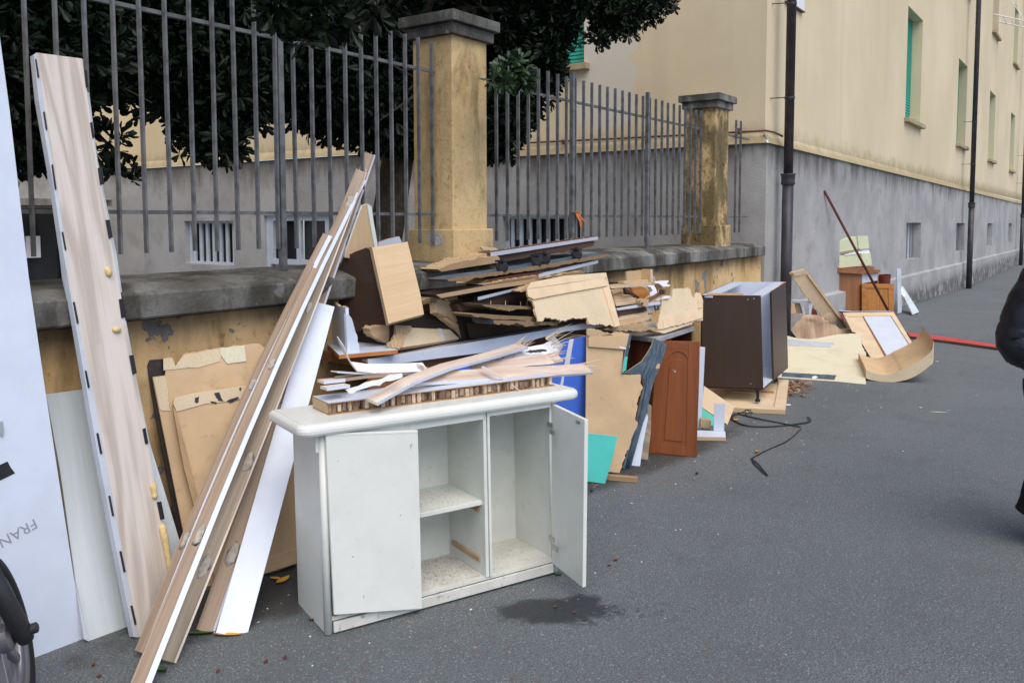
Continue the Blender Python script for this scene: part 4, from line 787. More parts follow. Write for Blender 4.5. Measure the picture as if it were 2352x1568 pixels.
slat('door_trim', 'white-edged trim plank lying under the crossed pieces on the sideboard', 'E1', [(-80, 640), (500, 612), (1100, 580), (1500, 560)], 2.47, 2.2, .03, .012, ('splint', 'paper'), 0, seed=2, roll=20)
slat('door_trim', 'torn bare trim plank running diagonally up across the sideboard top', 'A5', [(-230, 1390), (60, 1230), (350, 1120), (590, 1060), (960, 955)], 2.40, 2.44, .062, .012, ('splint', 'melamine'), 9, curl=.02, seed=3, roll=12)
slat('door_trim', 'white veneered trim with black scribble and blot, its end curled up', 'E1', [(740, 400), (900, 355), (1200, 305), (1500, 262), (1690, 228), (1780, 180), (1820, 110)], 2.50, 2.36, .085, .006, ('paper', 'splint'), 10, curl=.04, seed=4, roll=38)
slat('door_trim', 'lower frayed trim plank bending up at its right end before the blue panel', 'E1', [(740, 470), (1050, 430), (1400, 370), (1650, 355), (1830, 315)], 2.44, 2.33, .07, .009, ('splint', 'whitew'), 9, curl=.02, seed=5, roll=35)
slat('door_trim', 'curled white veneer strip whose split left tip springs upward', 'C2', [(1207, 40), (1235, 120), (1300, 270), (1390, 385), (1600, 415), (2000, 410), (2350, 395)], 2.62, 2.58, .065, .004, ('paper', 'splint'), 4, curl=.0, seed=6, roll=32)
slat('door_trim', 'thin white split lath under the curled veneer on the left', 'C2', [(1120, 455), (1500, 480), (1900, 490), (2340, 470)], 2.6, 2.58, .04, .005, ('splint', 'whitew'), 3, seed=7)
slat('door_trim', 'bare short trim end with a black nail hole at left of the pile', 'C2', [(1195, 560), (1500, 520), (1830, 500)], 2.62, 2.58, .07, .010, ('splint', 'barew'), 2, seed=8)
slat('door_trim', 'upper of two short white trim stubs at the left end of the honeycomb panel', 'C2', [(940, 600), (1230, 570)], 2.62, 2.60, .05, .012, ('splint', 'melamine'), 0, seed=9)
slat('door_trim', 'lower of two short white trim stubs at the left end of the honeycomb panel', 'C2', [(980, 690), (1290, 650)], 2.58, 2.56, .05, .012, ('splint', 'melamine'), 0, seed=10)
slat('door_trim', 'small loose white sliver lying across the honeycomb panel', 'E1', [(865, 432), (1020, 520), (1190, 622)], 2.33, 2.22, .014, .006, ('melamine', 'splint'), 1, seed=12)
mb = MB(); pl = away(wy('C2', 1300, 690, 2.41), Vector((.2, .9, -.4)))
o = pboard('peeled_film', pl, 'C2', [(1275, 690), (1400, 650), (1520, 600), (1700, 560), (1840, 500), (2040, 470), (2050, 520), (1930, 565), (1820, 580), (1740, 640), (1600, 650), (1480, 690), (1390, 735), (1320, 740)], .002, ['white', 'white'], 'torn strip of peeled white paint film on the diagonal trim plank', 'paint film', torn='all', amp=.004)
# scribble and blot on the curled trim
pl = away(wy('E1', 1100, 300, 2.425), Vector((.1, .75, -.65)))
o = pboard('ink_blot', pl, 'E1', [(1410, 238), (1470, 215), (1600, 208), (1690, 225), (1600, 250), (1480, 260)], .001, ['ink', 'ink'], 'black ink blot on the curled white trim piece', 'stain', torn='all', amp=.003, step=.006)
mb = MB()
ln = [(960, 345), (1000, 348), (1010, 318), (1040, 345), (1050, 315), (1080, 322), (1060, 340), (1110, 335), (1130, 300), (1120, 325), (1170, 275), (1180, 300), (1215, 290), (1220, 268), (1250, 300), (1285, 270), (1290, 290)]
pp = P(off(pl, .002), 'E1', *ln)
mb.ribbon(pp, .0025, .0006, tuple(-pl[1])); tag(mb.out('scribble', 'ink'), 'black felt-pen scribble along the curled white trim piece', 'handwriting')

# ================================================================== MIDDLE PILE
# blue wardrobe carcass
B0 = gr('A6', 365, 1375); pl = vpl(B0, -11.5); 
bb_ = thing('blue_carcass', 'open-topped wardrobe carcass with bright blue laminated side behind the sideboard', 'carcass', B0)
TL = onp(pl, 'E1', 560, 395); TR = onp(pl, 'A6', 387, 628); BR = onp(pl, 'A6', 365, 1375); BL = Vector((TL.x, TL.y, .01))
fr = [BL, BR, TR, onp(pl, 'E1', 1430, 205), TL]
board('blue_side', fr, pl[1], .018, ['blue', 'blue'], parent=bb_)
dback = pl[1] * .32
strip('tape', pl, 'E1', [(1965, 88), (2020, 80), (1962, 420), (1915, 420), (1880, 700), (1840, 700)], .0008, ['tape', 'tape'], bb_)
pbk = (pl[0] + dback, pl[1])
TR2 = TR + dback; TL2 = onp(pbk, 'E1', 300, 330)
board('inner_side', [Vector((TL2.x, TL2.y, .01)), BR + dback, TR2, onp(pbk, 'E1', 1100, 145), TL2], pl[1], .018, ['beech', 'beech'], parent=bb_)
mb = MB(); mb.box(BR + pl[1] * .019 - Vector((.02, -.004, 0)), pl[1] * .30, Vector((.018, -.004, 0)), TR - BR - Vector((0, 0, .01))); mb.out('end_panel', 'beech', bb_)
pl = (pl[0] + Vector((0, .08, 0)), pl[1])
pboard('blue_board', away(wy('E1', 200, 320, 3.13), Vector((.0, 1, 0))), 'E1', [(-8, 350), (205, 314), (640, 322), (660, 700), (-8, 700)], .018, ['blue', 'blue'], 'blue laminated board end showing under the left end of the white beam', 'board')
# white beam
zb_ = .90; A_ = gr('C7', 632, 1385, zb_); B_ = gr('A5', 1650, 762, zb_); hd = math.degrees(math.atan2(B_.y - A_.y, B_.x - A_.x)); pl = vpl(A_, hd)
wbm = pboard('wardrobe_rail', pl, 'C7', [(632, 1385), (632, 1475), (1996, 1265), (1996, 1175)], .1, ['melamine', 'lavender'], None, None) if False else None
pts = [onp(pl, 'C7', 632, 1385), onp(pl, 'C7', 632, 1475), onp(pl, 'A5', 640, 1000), onp(pl, 'A5', 1290, 838), onp(pl, 'A5', 1640, 795), onp(pl, 'A5', 1660, 752), onp(pl, 'A5', 1450, 772)]
tr_ = thing('wardrobe_rail', 'long pale grey laminated beam lying from the orange-edged shelf to the broken panels', 'beam', pts[0])
board('front_face', pts, pl[1], .012, ['melamine', 'chipl'], parent=tr_)
mb = MB(); t0, t1_ = pts[0], pts[5]; mb.box(t0 + pl[1] * .0125 - Vector((0, 0, .013)), t1_ - t0, pl[1] * .085, Vector((0, 0, .012))); mb.out('top_face', 'lavender', tr_, frame(t0, t1_ - t0, Vector((0, 0, -1))), bevel=.001)
mb = MB(); mb.box(t0 + Vector((0, 0, -.0005)) + pl[1] * .002, t1_ - t0, pl[1] * .01, Vector((0, 0, .003))); mb.out('edge_band', 'chipl', tr_)
# brown cupboard under the shelf
X3 = A_.x + .005; bc = thing('brown_cupboard', 'low brown cupboard with a dark open side beneath the orange-edged shelf', 'cupboard', (X3, 3.3, 0))
E0 = wx('C2', 1585, 270, X3); E1_ = wx('C2', 1585, 395, X3); F0 = wx('C2', 885, 150, X3); F1 = wx('C2', 885, 285, X3)
board('end_rail', [E0, E1_, F1, F0], Vector((1, 0, 0)), .02, ['walnut', 'walnut'], parent=bc)
mb = MB(); mb.bb(X3 + .02, X3 + 1.9, E0.y + .012, E0.y + .03, .70, .885); mb.out('front_rail', 'walnut', bc, Matrix.Translation((X3, E0.y, .8)))
mb = MB(); mb.bb(X3 + .02, X3 + 1.9, E0.y + .10, E0.y + .12, .02, .70); mb.out('back_panel', 'brown', bc)
mb = MB(); mb.bb(X3 + .9, X3 + .92, E0.y + .13, 3.4, .02, .86); mb.out('divider', 'brown', bc)
mb = MB(); mb.bb(X3 + .03, X3 + 1.8, E0.y + .06, 3.4, .86, .878); mb.out('top_panel', 'brown', bc)
mb = MB(); p = wy('C2', 2050, 372, E0.y + .008); mb.tube([p, p + Vector((0, .012, 0))], .011, 14); mb.out('cable_hole', 'black', bc)
# orange-edged shelf
zs_ = E0.z + .012; pl = hpl(zs_ + .02)
sh = thing('corner_shelf', 'white shelf piece with orange raw edge and a broken upright, lying on the beam', 'shelf', gr('C7', 300, 1330, zs_))
pp = [gr('C7', x, y, zs_ + .02) for x, y in ((300, 1330), (970, 1275), (800, 1190), (590, 1090), (420, 1070), (95, 1135))]
board('shelf_board', pp, Vector((0, 0, -1)), .02, ['melamine', 'orange'], parent=sh, bevel=0)
a, b = gr('C7', 120, 1132, zs_ + .02), gr('C7', 393, 1302, zs_ + .02); pl = vpl(b, math.degrees(math.atan2((b - a).y, (b - a).x)))
board('upright', P(pl, 'C7', (118, 1130), (165, 930), (208, 725), (375, 797), (382, 1000), (393, 1302)), pl[1], .016, ['melamine2', 'melamine', 'raw'], parent=sh, torn={2}, amp=.004)
pl = vpl(b, -6)
board('broken_upright', P(pl, 'C7', (397, 1305), (378, 862), (412, 870), (445, 915), (470, 1000), (505, 1100), (528, 1210), (540, 1295)), pl[1], .016, ['melamine', 'melamine', 'raw'], parent=sh, torn={2, 3, 4, 5, 6}, amp=.004)
# dark and beech box
pf = pl3(wy('C7', 865, 975, 3.04), wy('C7', 1270, 870, 2.98), wy('C7', 1085, 42, 3.18))
bx = thing('drawer_box', 'beech-fronted box with a dark brown side leaning on the coping', 'box', wy('C7', 865, 975, 3.04))
ff = P(pf, 'C7', (865, 975), (1270, 870), (1230, 640), (1085, 42), (1000, 60), (680, 106))
board('beech_front', ff, pf[1], .03, ['beech', 'beech'], parent=bx, grain=ff[1] - ff[0], torn={3}, amp=.002)
ps = pl3(onp(pf, 'C7', 865, 975), onp(pf, 'C7', 682, 104), wy('C7', 640, 100, 3.30))
board('beech_edge', P(ps, 'C7', (865, 975), (682, 104), (641, 100), (838, 978)), ps[1], .015, ['beech', 'beech'], parent=bx)
pk_ = pl3(wy('C7', 838, 990, 3.14), wy('C7', 612, 108, 3.30), wy('C7', 350, 700, 3.42))
board('dark_side', P(pk_, 'C7', (838, 990), (490, 1066), (440, 905), (100, 900), (240, 480), (360, 200), (500, 150), (612, 108), (645, 135)), pk_[1], .018, ['brown', 'brown', 'raw'], parent=bx, torn={5, 6}, amp=.003)
# boards behind the box
plp = vpl(wy('A3', 1225, 1075, 3.40), 0, 0)
o = pboard('plywood_offcut', plp, 'A3', [(1000, 1640), (1010, 1560), (1175, 1098), (1228, 1075), (1270, 1300), (1320, 1600), (1325, 1700)], .012, ['beech', 'white'], 'light brown board with a pointed top and white edge behind the plank tops', 'board', grain=(0, 0, 1))
strip('white_edge', plp, 'A3', [(1228, 1075), (1275, 1108), (1300, 1290), (1308, 1330), (1340, 1525), (1345, 1600), (1318, 1600), (1300, 1500)], .01, ['white', 'white'], o)
pboard('grey_offcut', vpl(wy('A3', 1345, 1520, 3.46), 0), 'A3', [(1335, 1640), (1345, 1480), (1450, 1445), (1562, 1420), (1590, 1480), (1600, 1640)], .018, ['melamine2', 'walnut'], 'pale grey laminated offcut showing behind the top of the beech-fronted box', 'board')
# broken chipboard pieces
pl = away(wy('C7', 1200, 1200, 3.06), Vector((-.1, 1, -.75)))
ck = pboard('broken_chipboard', pl, 'C7', [(945, 1258), (905, 1215), (935, 1100), (930, 985), (1100, 900), (1222, 890), (1290, 830), (1370, 860), (1500, 985), (1672, 1150)], .03, ['chipl', 'mdf', 'raw'], 'broken pale chipboard plate under the beech box with a band of clear tape', 'chipboard', torn={0, 1, 2, 3, 4, 5, 6}, amp=.01)
strip('torn_face', pl, 'C7', [(955, 1250), (925, 1215), (945, 1100), (940, 990), (1100, 905), (1215, 900), (1150, 985), (1090, 1080), (1040, 1180), (1000, 1245)], .006, ['raw', 'raw'], ck, torn='all', amp=.007)
strip('clear_tape', pl, 'C7', [(1255, 875), (1300, 850), (1400, 930), (1470, 1030), (1510, 1170), (1480, 1175), (1440, 1060), (1370, 960)], .002, ['tape', 'tape'], ck)
pl = away(wy('C7', 1600, 900, 3.10), Vector((-.4, 1, -.15)))
pboard('chipboard_arc', pl, 'C7', [(1418, 850), (1412, 740), (1440, 708), (1500, 715), (1520, 686), (1600, 770), (1690, 870), (1745, 925), (1772, 972), (1755, 1000), (1750, 1035), (1725, 1060), (1690, 1010), (1600, 935), (1520, 885), (1440, 868)], .04, ['raw', 'raw'], 'curved torn chipboard chunk standing right of the beech box', 'chipboard', torn='all', amp=.008)
pl = away(wy('C7', 1700, 1050, 3.13), Vector((-.3, 1, -.1)))
pboard('chipboard_arc', pl, 'C7', [(1440, 870), (1520, 888), (1600, 938), (1690, 1013), (1730, 1062), (1762, 1030), (1800, 1140), (1690, 1142), (1640, 1060), (1560, 970), (1500, 930)], .03, ['mdf', 'mdf', 'raw'], 'smooth curved mdf edge piece beneath the torn chipboard chunk', 'chipboard', torn={5, 6}, amp=.005)
for xy, lb, y, mt in (([(1222, 612), (1265, 628), (1350, 645), (1352, 668), (1300, 690), (1238, 702)], 'small splintered chip block just right of the beech box top', 3.22, 'raw'),
    ([(1252, 722), (1340, 680), (1412, 658), (1440, 700), (1432, 725), (1262, 765)], 'second splintered chip block wedged below the small one', 3.2, 'chip'),
    ([(1262, 768), (1430, 728), (1425, 840), (1380, 870), (1290, 830), (1270, 850)], 'brown shaded board end in the gap behind the broken chipboard plate', 3.22, 'board'),
    ([(640, 1030), (760, 1000), (850, 985), (900, 970), (925, 985), (860, 1180), (830, 1195), (700, 1130)], 'crumpled brown chip fragments under the corner of the dark box', 3.16, 'board')):
    pboard('chipboard_scrap', vpl(wy('C7', *xy[0], y), -5), 'C7', xy, .06, [mt, mt, 'raw'], lb, 'chipboard', torn='all', amp=.006)
mb = MB(); mb.tube([wy('C7', 1205, 535, 3.3), wy('C7', 1270, 612, 3.28)], .006, 6); mb.tube([wy('C7', 1290, 640, 3.28), wy('C7', 1500, 708, 3.2)], .004, 6)

# ------------------------------------------------------------------ stack of boards
def edge_board(name, label, Y, cr, xy, dep, mats, torn=None, amp=.006, tilt=0, hd=0, cat='board', **k):
    pl = vpl(wy(cr, *xy[0], Y), hd); n = (pl[1] + Vector((0, 0, tilt))).normalized()
    return board(name, P(pl, cr, *xy), pl[1], dep, mats, label, cat, torn=torn, amp=amp, group='broken boards stacked against the wall', **k)
ct = thing('castor_board', 'upturned dark board with grey edge strip and four black castors on top of stack', 'board', wy('B5', 640, 385, 3.32), 'broken boards stacked against the wall')
pl = vpl(wy('B5', 513, 345, 3.28), 0)
board('edge_strip', P(pl, 'B5', (513, 313), (1357, 191), (1358, 216), (517, 346)), pl[1], .10, ['lavender', 'dirtyb'], parent=ct)
pl = vpl(wy('B5', 513, 345, 3.30), 0)
board('dark_core', P(pl, 'B5', (565, 338), (1150, 248), (1328, 226), (1332, 245), (1315, 268), (1200, 292), (900, 340), (640, 386), (600, 372)), pl[1], .22, ['dirtyb', 'dirtyb', 'dirtyb'], parent=ct, torn={1, 2, 3, 4, 5, 6, 7}, amp=.004)
pl = vpl(wy('B5', 130, 460, 3.25), 0)
board('light_batten', P(pl, 'B5', (98, 442), (200, 400), (500, 345), (570, 340), (605, 375), (600, 388), (350, 425), (130, 462)), pl[1], .14, ['board', 'board', 'raw'], parent=ct, torn={0, 1, 7}, amp=.006)
board('torn_splinters', P(vpl(wy('B5', 130, 460, 3.31), 0), 'B5', (195, 395), (210, 382), (380, 340), (470, 322), (512, 318), (512, 340), (300, 385)), pl[1], .1, ['raw', 'raw', 'raw'], parent=ct, torn='all', amp=.008)
board('torn_veneer', P(vpl(wy('B5', 130, 460, 3.36), 0), 'B5', (440, 270), (480, 265), (550, 275), (580, 300), (520, 310), (510, 296), (460, 290)), pl[1], .012, ['chipl', 'raw', 'raw'], parent=ct, torn='all', amp=.004)
for (x, y, r) in ((603, 425, .034), (877, 378, .036), (938, 366, .034), (1188, 330, .034)):
    p = wy('B5', x, y, 3.02); mb = MB(); mb.tube([p + Vector((-.012, -.014, 0)), p + Vector((.012, .014, 0))], [r, r], 20); mb.tube([p + Vector((-.02, -.02, 0)), p + Vector((-.012, -.014, 0))], [r * .7, r], 20)
    mb.tube([p + Vector((0, 0, .01)), p + Vector((0, 0, .05))], .012, 8); mb.bb(p.x - .03, p.x + .03, p.y - .03, p.y + .03, p.z + .03, p.z + .04); mb.out('castor', 'black', ct, smooth=False)
for x, y in ((630, 275), (660, 270), (740, 262), (828, 245), (966, 232), (1047, 216), (1148, 203), (1238, 190)):
    p = wy('B5', x, y, 3.34); b_ = wy('B5', x + 2, y + 40, 3.34); mb = MB(); mb.tube([b_, b_.lerp(p, .4), p.lerp(b_, .3) + Vector((.003, 0, 0)), p], [.006, .005, .007, .001], 6); mb.out('dowel_stub', 'raw', ct)
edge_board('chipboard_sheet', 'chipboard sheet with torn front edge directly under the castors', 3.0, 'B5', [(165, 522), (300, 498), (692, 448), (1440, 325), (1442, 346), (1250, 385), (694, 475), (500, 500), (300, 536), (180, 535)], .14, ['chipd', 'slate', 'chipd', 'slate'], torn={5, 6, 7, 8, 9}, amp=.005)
edge_board('grey_edged_board', 'board with a pale grey laminated front edge, right part of the stack', 3.02, 'B5', [(888, 482), (1357, 375), (1358, 400), (894, 510)], .14, ['melamine2', 'lavender'])
edge_board('brown_strip', 'reddish brown splintered strip squeezed below the chipboard sheet', 3.02, 'B5', [(500, 522), (700, 488), (928, 460), (925, 472), (890, 486), (700, 520), (450, 562), (470, 545)], .2, ['cherry2', 'cherry2', 'raw'], torn={3, 4, 5, 6, 7}, amp=.004)
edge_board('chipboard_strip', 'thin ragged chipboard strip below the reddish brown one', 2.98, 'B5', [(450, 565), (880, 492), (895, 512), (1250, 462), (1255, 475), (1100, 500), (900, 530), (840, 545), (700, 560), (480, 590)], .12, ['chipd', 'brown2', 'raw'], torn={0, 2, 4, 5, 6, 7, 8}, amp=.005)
edge_board('long_batten', 'long pale batten sloping up to the right through the stack middle', 2.96, 'B5', [(85, 642), (480, 572), (850, 520), (895, 535), (890, 550), (500, 602), (130, 668)], .16, ['board', 'brown2', 'raw'], torn={2, 3}, amp=.004)
edge_board('white_edged_board', 'dark board whose grey edge strip shows left of the framed panel', 2.98, 'B5', [(412, 662), (740, 584), (752, 602), (416, 688)], .15, ['melamine2', 'brown2'])
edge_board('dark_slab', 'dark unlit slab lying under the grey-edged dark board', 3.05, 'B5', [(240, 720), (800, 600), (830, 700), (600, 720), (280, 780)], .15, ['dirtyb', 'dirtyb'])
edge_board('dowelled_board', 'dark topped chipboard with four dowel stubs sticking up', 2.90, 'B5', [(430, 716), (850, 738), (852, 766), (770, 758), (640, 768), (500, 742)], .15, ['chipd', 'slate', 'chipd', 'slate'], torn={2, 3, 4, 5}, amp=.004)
for x, y in ((515, 690), (630, 690), (748, 700), (800, 690)):
    p = wy('B5', x, y, 2.96); mb = MB(); mb.tube([p - Vector((0, 0, .05)), p], [.005, .002], 6); mb.out('dowel_stub', 'raw', bpy.data.objects['dowelled_board'])
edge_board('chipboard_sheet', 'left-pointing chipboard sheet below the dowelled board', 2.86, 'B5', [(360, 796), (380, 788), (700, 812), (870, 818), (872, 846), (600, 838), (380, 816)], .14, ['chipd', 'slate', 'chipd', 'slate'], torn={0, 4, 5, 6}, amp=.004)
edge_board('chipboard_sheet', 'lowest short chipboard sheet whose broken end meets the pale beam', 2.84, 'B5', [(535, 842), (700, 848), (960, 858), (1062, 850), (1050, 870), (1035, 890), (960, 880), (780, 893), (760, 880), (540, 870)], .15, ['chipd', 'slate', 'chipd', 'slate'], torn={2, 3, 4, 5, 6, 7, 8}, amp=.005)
edge_board('dark_drawer_front', 'long dark brown board at the bottom of the stack behind the beam', 3.1, 'B5', [(325, 862), (560, 875), (1000, 905), (1000, 1000), (350, 985)], .12, ['brown', 'brown'])
edge_board('splinter_block', 'pale splintered chips tucked left of the framed panel top', 2.92, 'B5', [(738, 615), (800, 580), (870, 560), (865, 590), (790, 612), (750, 625)], .08, ['raw', 'raw', 'raw'], torn='all', amp=.005)
mb = MB(); mb.bb(3.3, 6.1, 3.12, 3.40, .88, 1.10); tag(mb.out('dark_filler', 'brown2'), 'dark brown block added to keep the gap behind the stacked boards dark', 'carcass')  # added unseen block, fills the gap behind the stack with dark
mb = MB(); mb.bb(4.0, 5.9, 3.22, 3.40, .02, .86); tag(mb.out('low_dark_filler', 'brown'), 'dark brown chest added to keep the gap under the stack dark', 'filler')  # unseen filler, put in so the hollow below the stack stays dark

# framed broken panel, centre
def framed(name, label, pl, cr, out, torn, strips, th=.012, hgt=.012, mats=('chipl', 'chipl', 'raw'), **k):
    t = thing(name, label, 'panel', onp(pl, cr, *out[0]), 'broken framed door panels')
    o = board('sheet', P(pl, cr, *out), pl[1], th, mats, parent=t, torn=torn, **k)
    for s in strips: strip('frame_strip', pl, cr, s[0], hgt, ['mdfl', 'mdfl', 'raw'], t, torn=s[1] if len(s) > 1 else None, amp=.004)
    return t
pl = pl3(wy('B5', 880, 850, 2.80), wy('B5', 1530, 890, 2.76), wy('B5', 1420, 475, 2.97))
framed('framed_panel', 'pale broken door panel with frame strips, torn left and bottom, centre of pile', pl, 'B5', [(800, 602), (830, 548), (1090, 497), (1420, 473), (1440, 560), (1530, 888), (1495, 905), (1440, 880), (1330, 885), (1290, 878), (1268, 822), (1200, 832), (1100, 850), (1050, 838), (960, 830), (882, 852), (862, 745), (845, 700), (812, 682)],
  {0, 6, 7, 8, 9, 10, 11, 12, 13, 14, 15, 16, 17, 18}, [([(800, 602), (1100, 560), (1412, 513), (1432, 575), (1100, 632), (850, 680), (812, 660)], {5, 6}), ([(1398, 592), (1436, 584), (1530, 888), (1490, 900)],), ([(800, 600), (832, 548), (1420, 475), (1428, 512), (1100, 556)],)], amp=.008)
# framed broken panel, right
pl = pl3(wy('C3', 1145, 1280, 2.78), wy('C3', 1840, 1050, 2.78), wy('C3', 1560, 470, 2.90))
framed('framed_panel', 'pale broken door panel with ragged crown edge lying on the grey worktop', pl, 'C3', [(1105, 690), (1290, 630), (1310, 482), (1460, 468), (1560, 455), (1630, 500), (1640, 600), (1680, 640), (1710, 560), (1790, 545), (1830, 640), (1845, 720), (1840, 1050), (1690, 1065), (1620, 1120), (1145, 1285), (1025, 1250), (1040, 1000), (1080, 900)],
  {0, 3, 4, 5, 6, 7, 8, 9, 10, 12, 13, 15, 16, 17, 18}, [([(1130, 1030), (1400, 925), (1842, 825), (1840, 1000), (1640, 1060), (1150, 1190)], {4}), ([(1760, 620), (1820, 600), (1842, 720), (1838, 820), (1765, 828)], {0, 1})], amp=.007)
for xy, lb in (([(60, 1205), (160, 1170), (300, 1150), (640, 1100), (860, 1160), (900, 1180), (840, 1220), (730, 1250), (400, 1225), (120, 1215)], 'large crumbly chip fragment on the worktop below the framed panel'),
    ([(880, 1180), (1000, 1190), (1140, 1210), (1100, 1240), (1120, 1285), (1020, 1265), (900, 1215)], 'splintered chip fragment under the corner of the right framed panel'),
    ([(640, 1110), (700, 1095), (880, 1095), (870, 1150), (700, 1160)], 'small squared chip fragment resting on the crumbly one')):
    pboard('chipboard_scrap', vpl(wy('C3', *xy[0], 2.80), -3), 'C3', xy, .09, ['raw', 'raw', 'raw'], lb, 'chipboard', torn='all', amp=.006)
# L-shaped frame corner behind
pl = vpl(wy('C3', 200, 470, 3.02), 0); fc = thing('frame_corner', 'mdf cabinet corner with battens standing against the yellow wall', 'board', wy('C3', 200, 470, 3.02))
board('back_sheet', P(vpl(wy('C3', 200, 470, 3.12), 0), 'C3', (480, 172), (908, 136), (945, 385), (480, 400)), pl[1], .012, ['mdf', 'mdf', 'raw'], parent=fc, torn={0}, amp=.002)
board('upright', P(vpl(wy('C3', 905, 135, 3.04), 0), 'C3', (903, 135), (945, 134), (955, 410), (912, 400)), pl[1], .08, ['chipl', 'mdf'], parent=fc)
board('upper_batten', P(vpl(wy('C3', 430, 345, 3.06), 0), 'C3', (425, 348), (810, 320), (885, 318), (885, 370), (430, 388)), pl[1], .05, ['mdf', 'mdf'], parent=fc)
board('lower_batten', P(pl, 'C3', (178, 432), (800, 370), (958, 362), (960, 408), (850, 425), (835, 462), (740, 440), (200, 472)), pl[1], .1, ['chipl', 'mdf', 'raw'], parent=fc, torn={4, 5}, amp=.004)
# plank ends, metal strip and drawer pieces to its right
for xy, mt, y, lb in (([(208, 515), (412, 480), (418, 532), (228, 578)], 'board', 2.97, 'topmost short plank end stacked right of the framed panel'),
    ([(228, 582), (418, 538), (420, 590), (245, 632)], 'board', 2.98, 'second short plank end of the stack right of the framed panel'),
    ([(250, 636), (580, 585), (600, 635), (262, 682)], 'board', 2.96, 'third plank end of the stack, longer than the two above it'),
    ([(262, 688), (600, 638), (650, 640), (648, 690), (270, 730)], 'mdf', 2.94, 'fourth plank end with a pale face in that stack'),
    ([(270, 735), (640, 695), (660, 745), (290, 790)], 'mdfl', 2.93, 'fifth and palest plank end lying on the grey metal strip')):
    pboard('plank_end', vpl(wy('C3', *xy[0], y), 0), 'C3', xy, .3, [mt, mt], lb, 'plank', group='short plank ends beside the framed panel')
pl = vpl(wy('C3', 300, 850, 2.86), 0)
pboard('metal_strip', pl, 'C3', [(292, 832), (1075, 702), (1085, 760), (312, 866)], .02, ['melamine', 'lavender'], 'pale grey laminated strip across the plank ends beside the framed panel', 'strip')
dw = thing('drawer_box', 'grey drawer piece with a small black handle beside the right framed panel', 'drawer', wy('C3', 340, 960, 2.9))
board('front', P(vpl(wy('C3', 340, 960, 2.90), 0), 'C3', (310, 872), (820, 808), (832, 880), (345, 965)), pl[1], .2, ['dirtyb', 'dirtyb'], parent=dw)
board('end_cap', P(vpl(wy('C3', 340, 960, 2.89), 0), 'C3', (820, 805), (1080, 762), (1090, 852), (852, 885)), pl[1], .1, ['melamine2', 'grey_top'], parent=dw)
mb = MB(); hp = [wy('C3', x, y, 2.86) for x, y in ((975, 775), (985, 850), (1035, 850), (1040, 775))]; mb.tube(hp, .006, 8); mb.out('handle', 'black', dw)
edge = pboard('wedge_board', vpl(wy('C3', 350, 1030, 2.84), 0), 'C3', [(345, 1035), (600, 975), (735, 958), (742, 1020), (820, 1005), (832, 1055), (370, 1138)], .16, ['mdf', 'chipl', 'raw'], 'wedge-shaped mdf board end resting on the worktop', 'board')
pboard('chipboard_sheet', vpl(wy('C3', 820, 920, 2.9), 0), 'C3', [(340, 975), (480, 950), (840, 895), (865, 915), (860, 945), (980, 925), (985, 965), (840, 1045), (740, 1010), (735, 958), (380, 1015)], .1, ['mdfl', 'chipl', 'raw'], 'pale chipboard sheet with a pointed right end above the worktop', 'chipboard')
# turned furniture legs
def leg3(label, pts, rs, Y, blk=None):
    c = [wy('C3', x, y, Y + .02 * i) for i, (x, y) in enumerate(pts)]; t = thing('turned_leg', label, 'furniture leg', c[0], 'turned wooden furniture legs in the pile')
    pp, rr_ = [], []
    for i in range(len(c) - 1):
        for k in range(5): pp.append(c[i].lerp(c[i + 1], k / 5)); rr_.append(rs[i] + (rs[i + 1] - rs[i]) * (.5 - .5 * cos(PI * k / 5)))
    pp.append(c[-1]); rr_.append(rs[-1]); mb = MB(); mb.tube(pp, rr_, 14); mb.out('shaft', 'legwood', t, smooth=True)
    if blk:
        d = (c[-1] - c[0]).normalized(); s = d.cross(Vector((0, 1, 0))).normalized(); mb = MB(); b_ = wy('C3', *blk[0], Y - .01); mb.box(b_ - s * .02 - Vector((0, .02, 0)) - d * .012, d * .045, s * .04, Vector((0, .045, 0))); mb.out('block', 'legwood', t, bevel=.003)
    return t
M['legwood'] = wood('red_brown_leg_wood', (.10, .045, .032), (.17, .08, .06), .4, 60, 5, 2)
leg3('turned reddish leg pointing up left out of the plank ends', [(455, 470), (500, 510), (545, 525), (600, 580), (660, 615), (715, 635)], [.010, .016, .010, .0135, .018, .021], 2.90)
leg3('turned reddish leg with a square block lying over the magazines', [(830, 700), (870, 680), (980, 620), (1060, 570), (1110, 545)], [.017, .016, .0145, .016, .012], 2.86, ((1115, 535),))
o = pboard('leg_socket', vpl(wy('C3', 740, 740, 2.83), 0), 'C3', [(725, 680), (760, 662), (878, 665), (872, 720), (855, 800), (760, 765), (728, 745)], .04, ['chip', 'chip', 'raw'], 'small torn chip block with a screw hole under the turned legs', 'chipboard', torn='all', amp=.004)
strip('screw_hole', vpl(wy('C3', 740, 740, 2.83), 0), 'C3', [(738, 728), (752, 720), (775, 728), (778, 750), (758, 764), (740, 755)], .002, ['black', 'black'], o)
pboard('orange_veneer', vpl(wy('C3', 600, 700, 2.95), -10), 'C3', [(560, 470), (740, 435), (830, 470), (895, 565), (800, 655), (740, 740), (660, 745), (640, 690), (720, 640), (600, 560)], .02, ['oak', 'oak', 'raw'], 'folded honey-coloured veneer sheet between the two turned legs', 'veneer')
def sheet(label, Y, xy, mt='paper', **k): return pboard('magazine', away(wy('C3', *xy[0], Y), Vector((.1, 1, -.3))), 'C3', xy, .004, [mt, mt], label, 'magazine', group='crumpled magazines in the pile', bevel=0, **k)
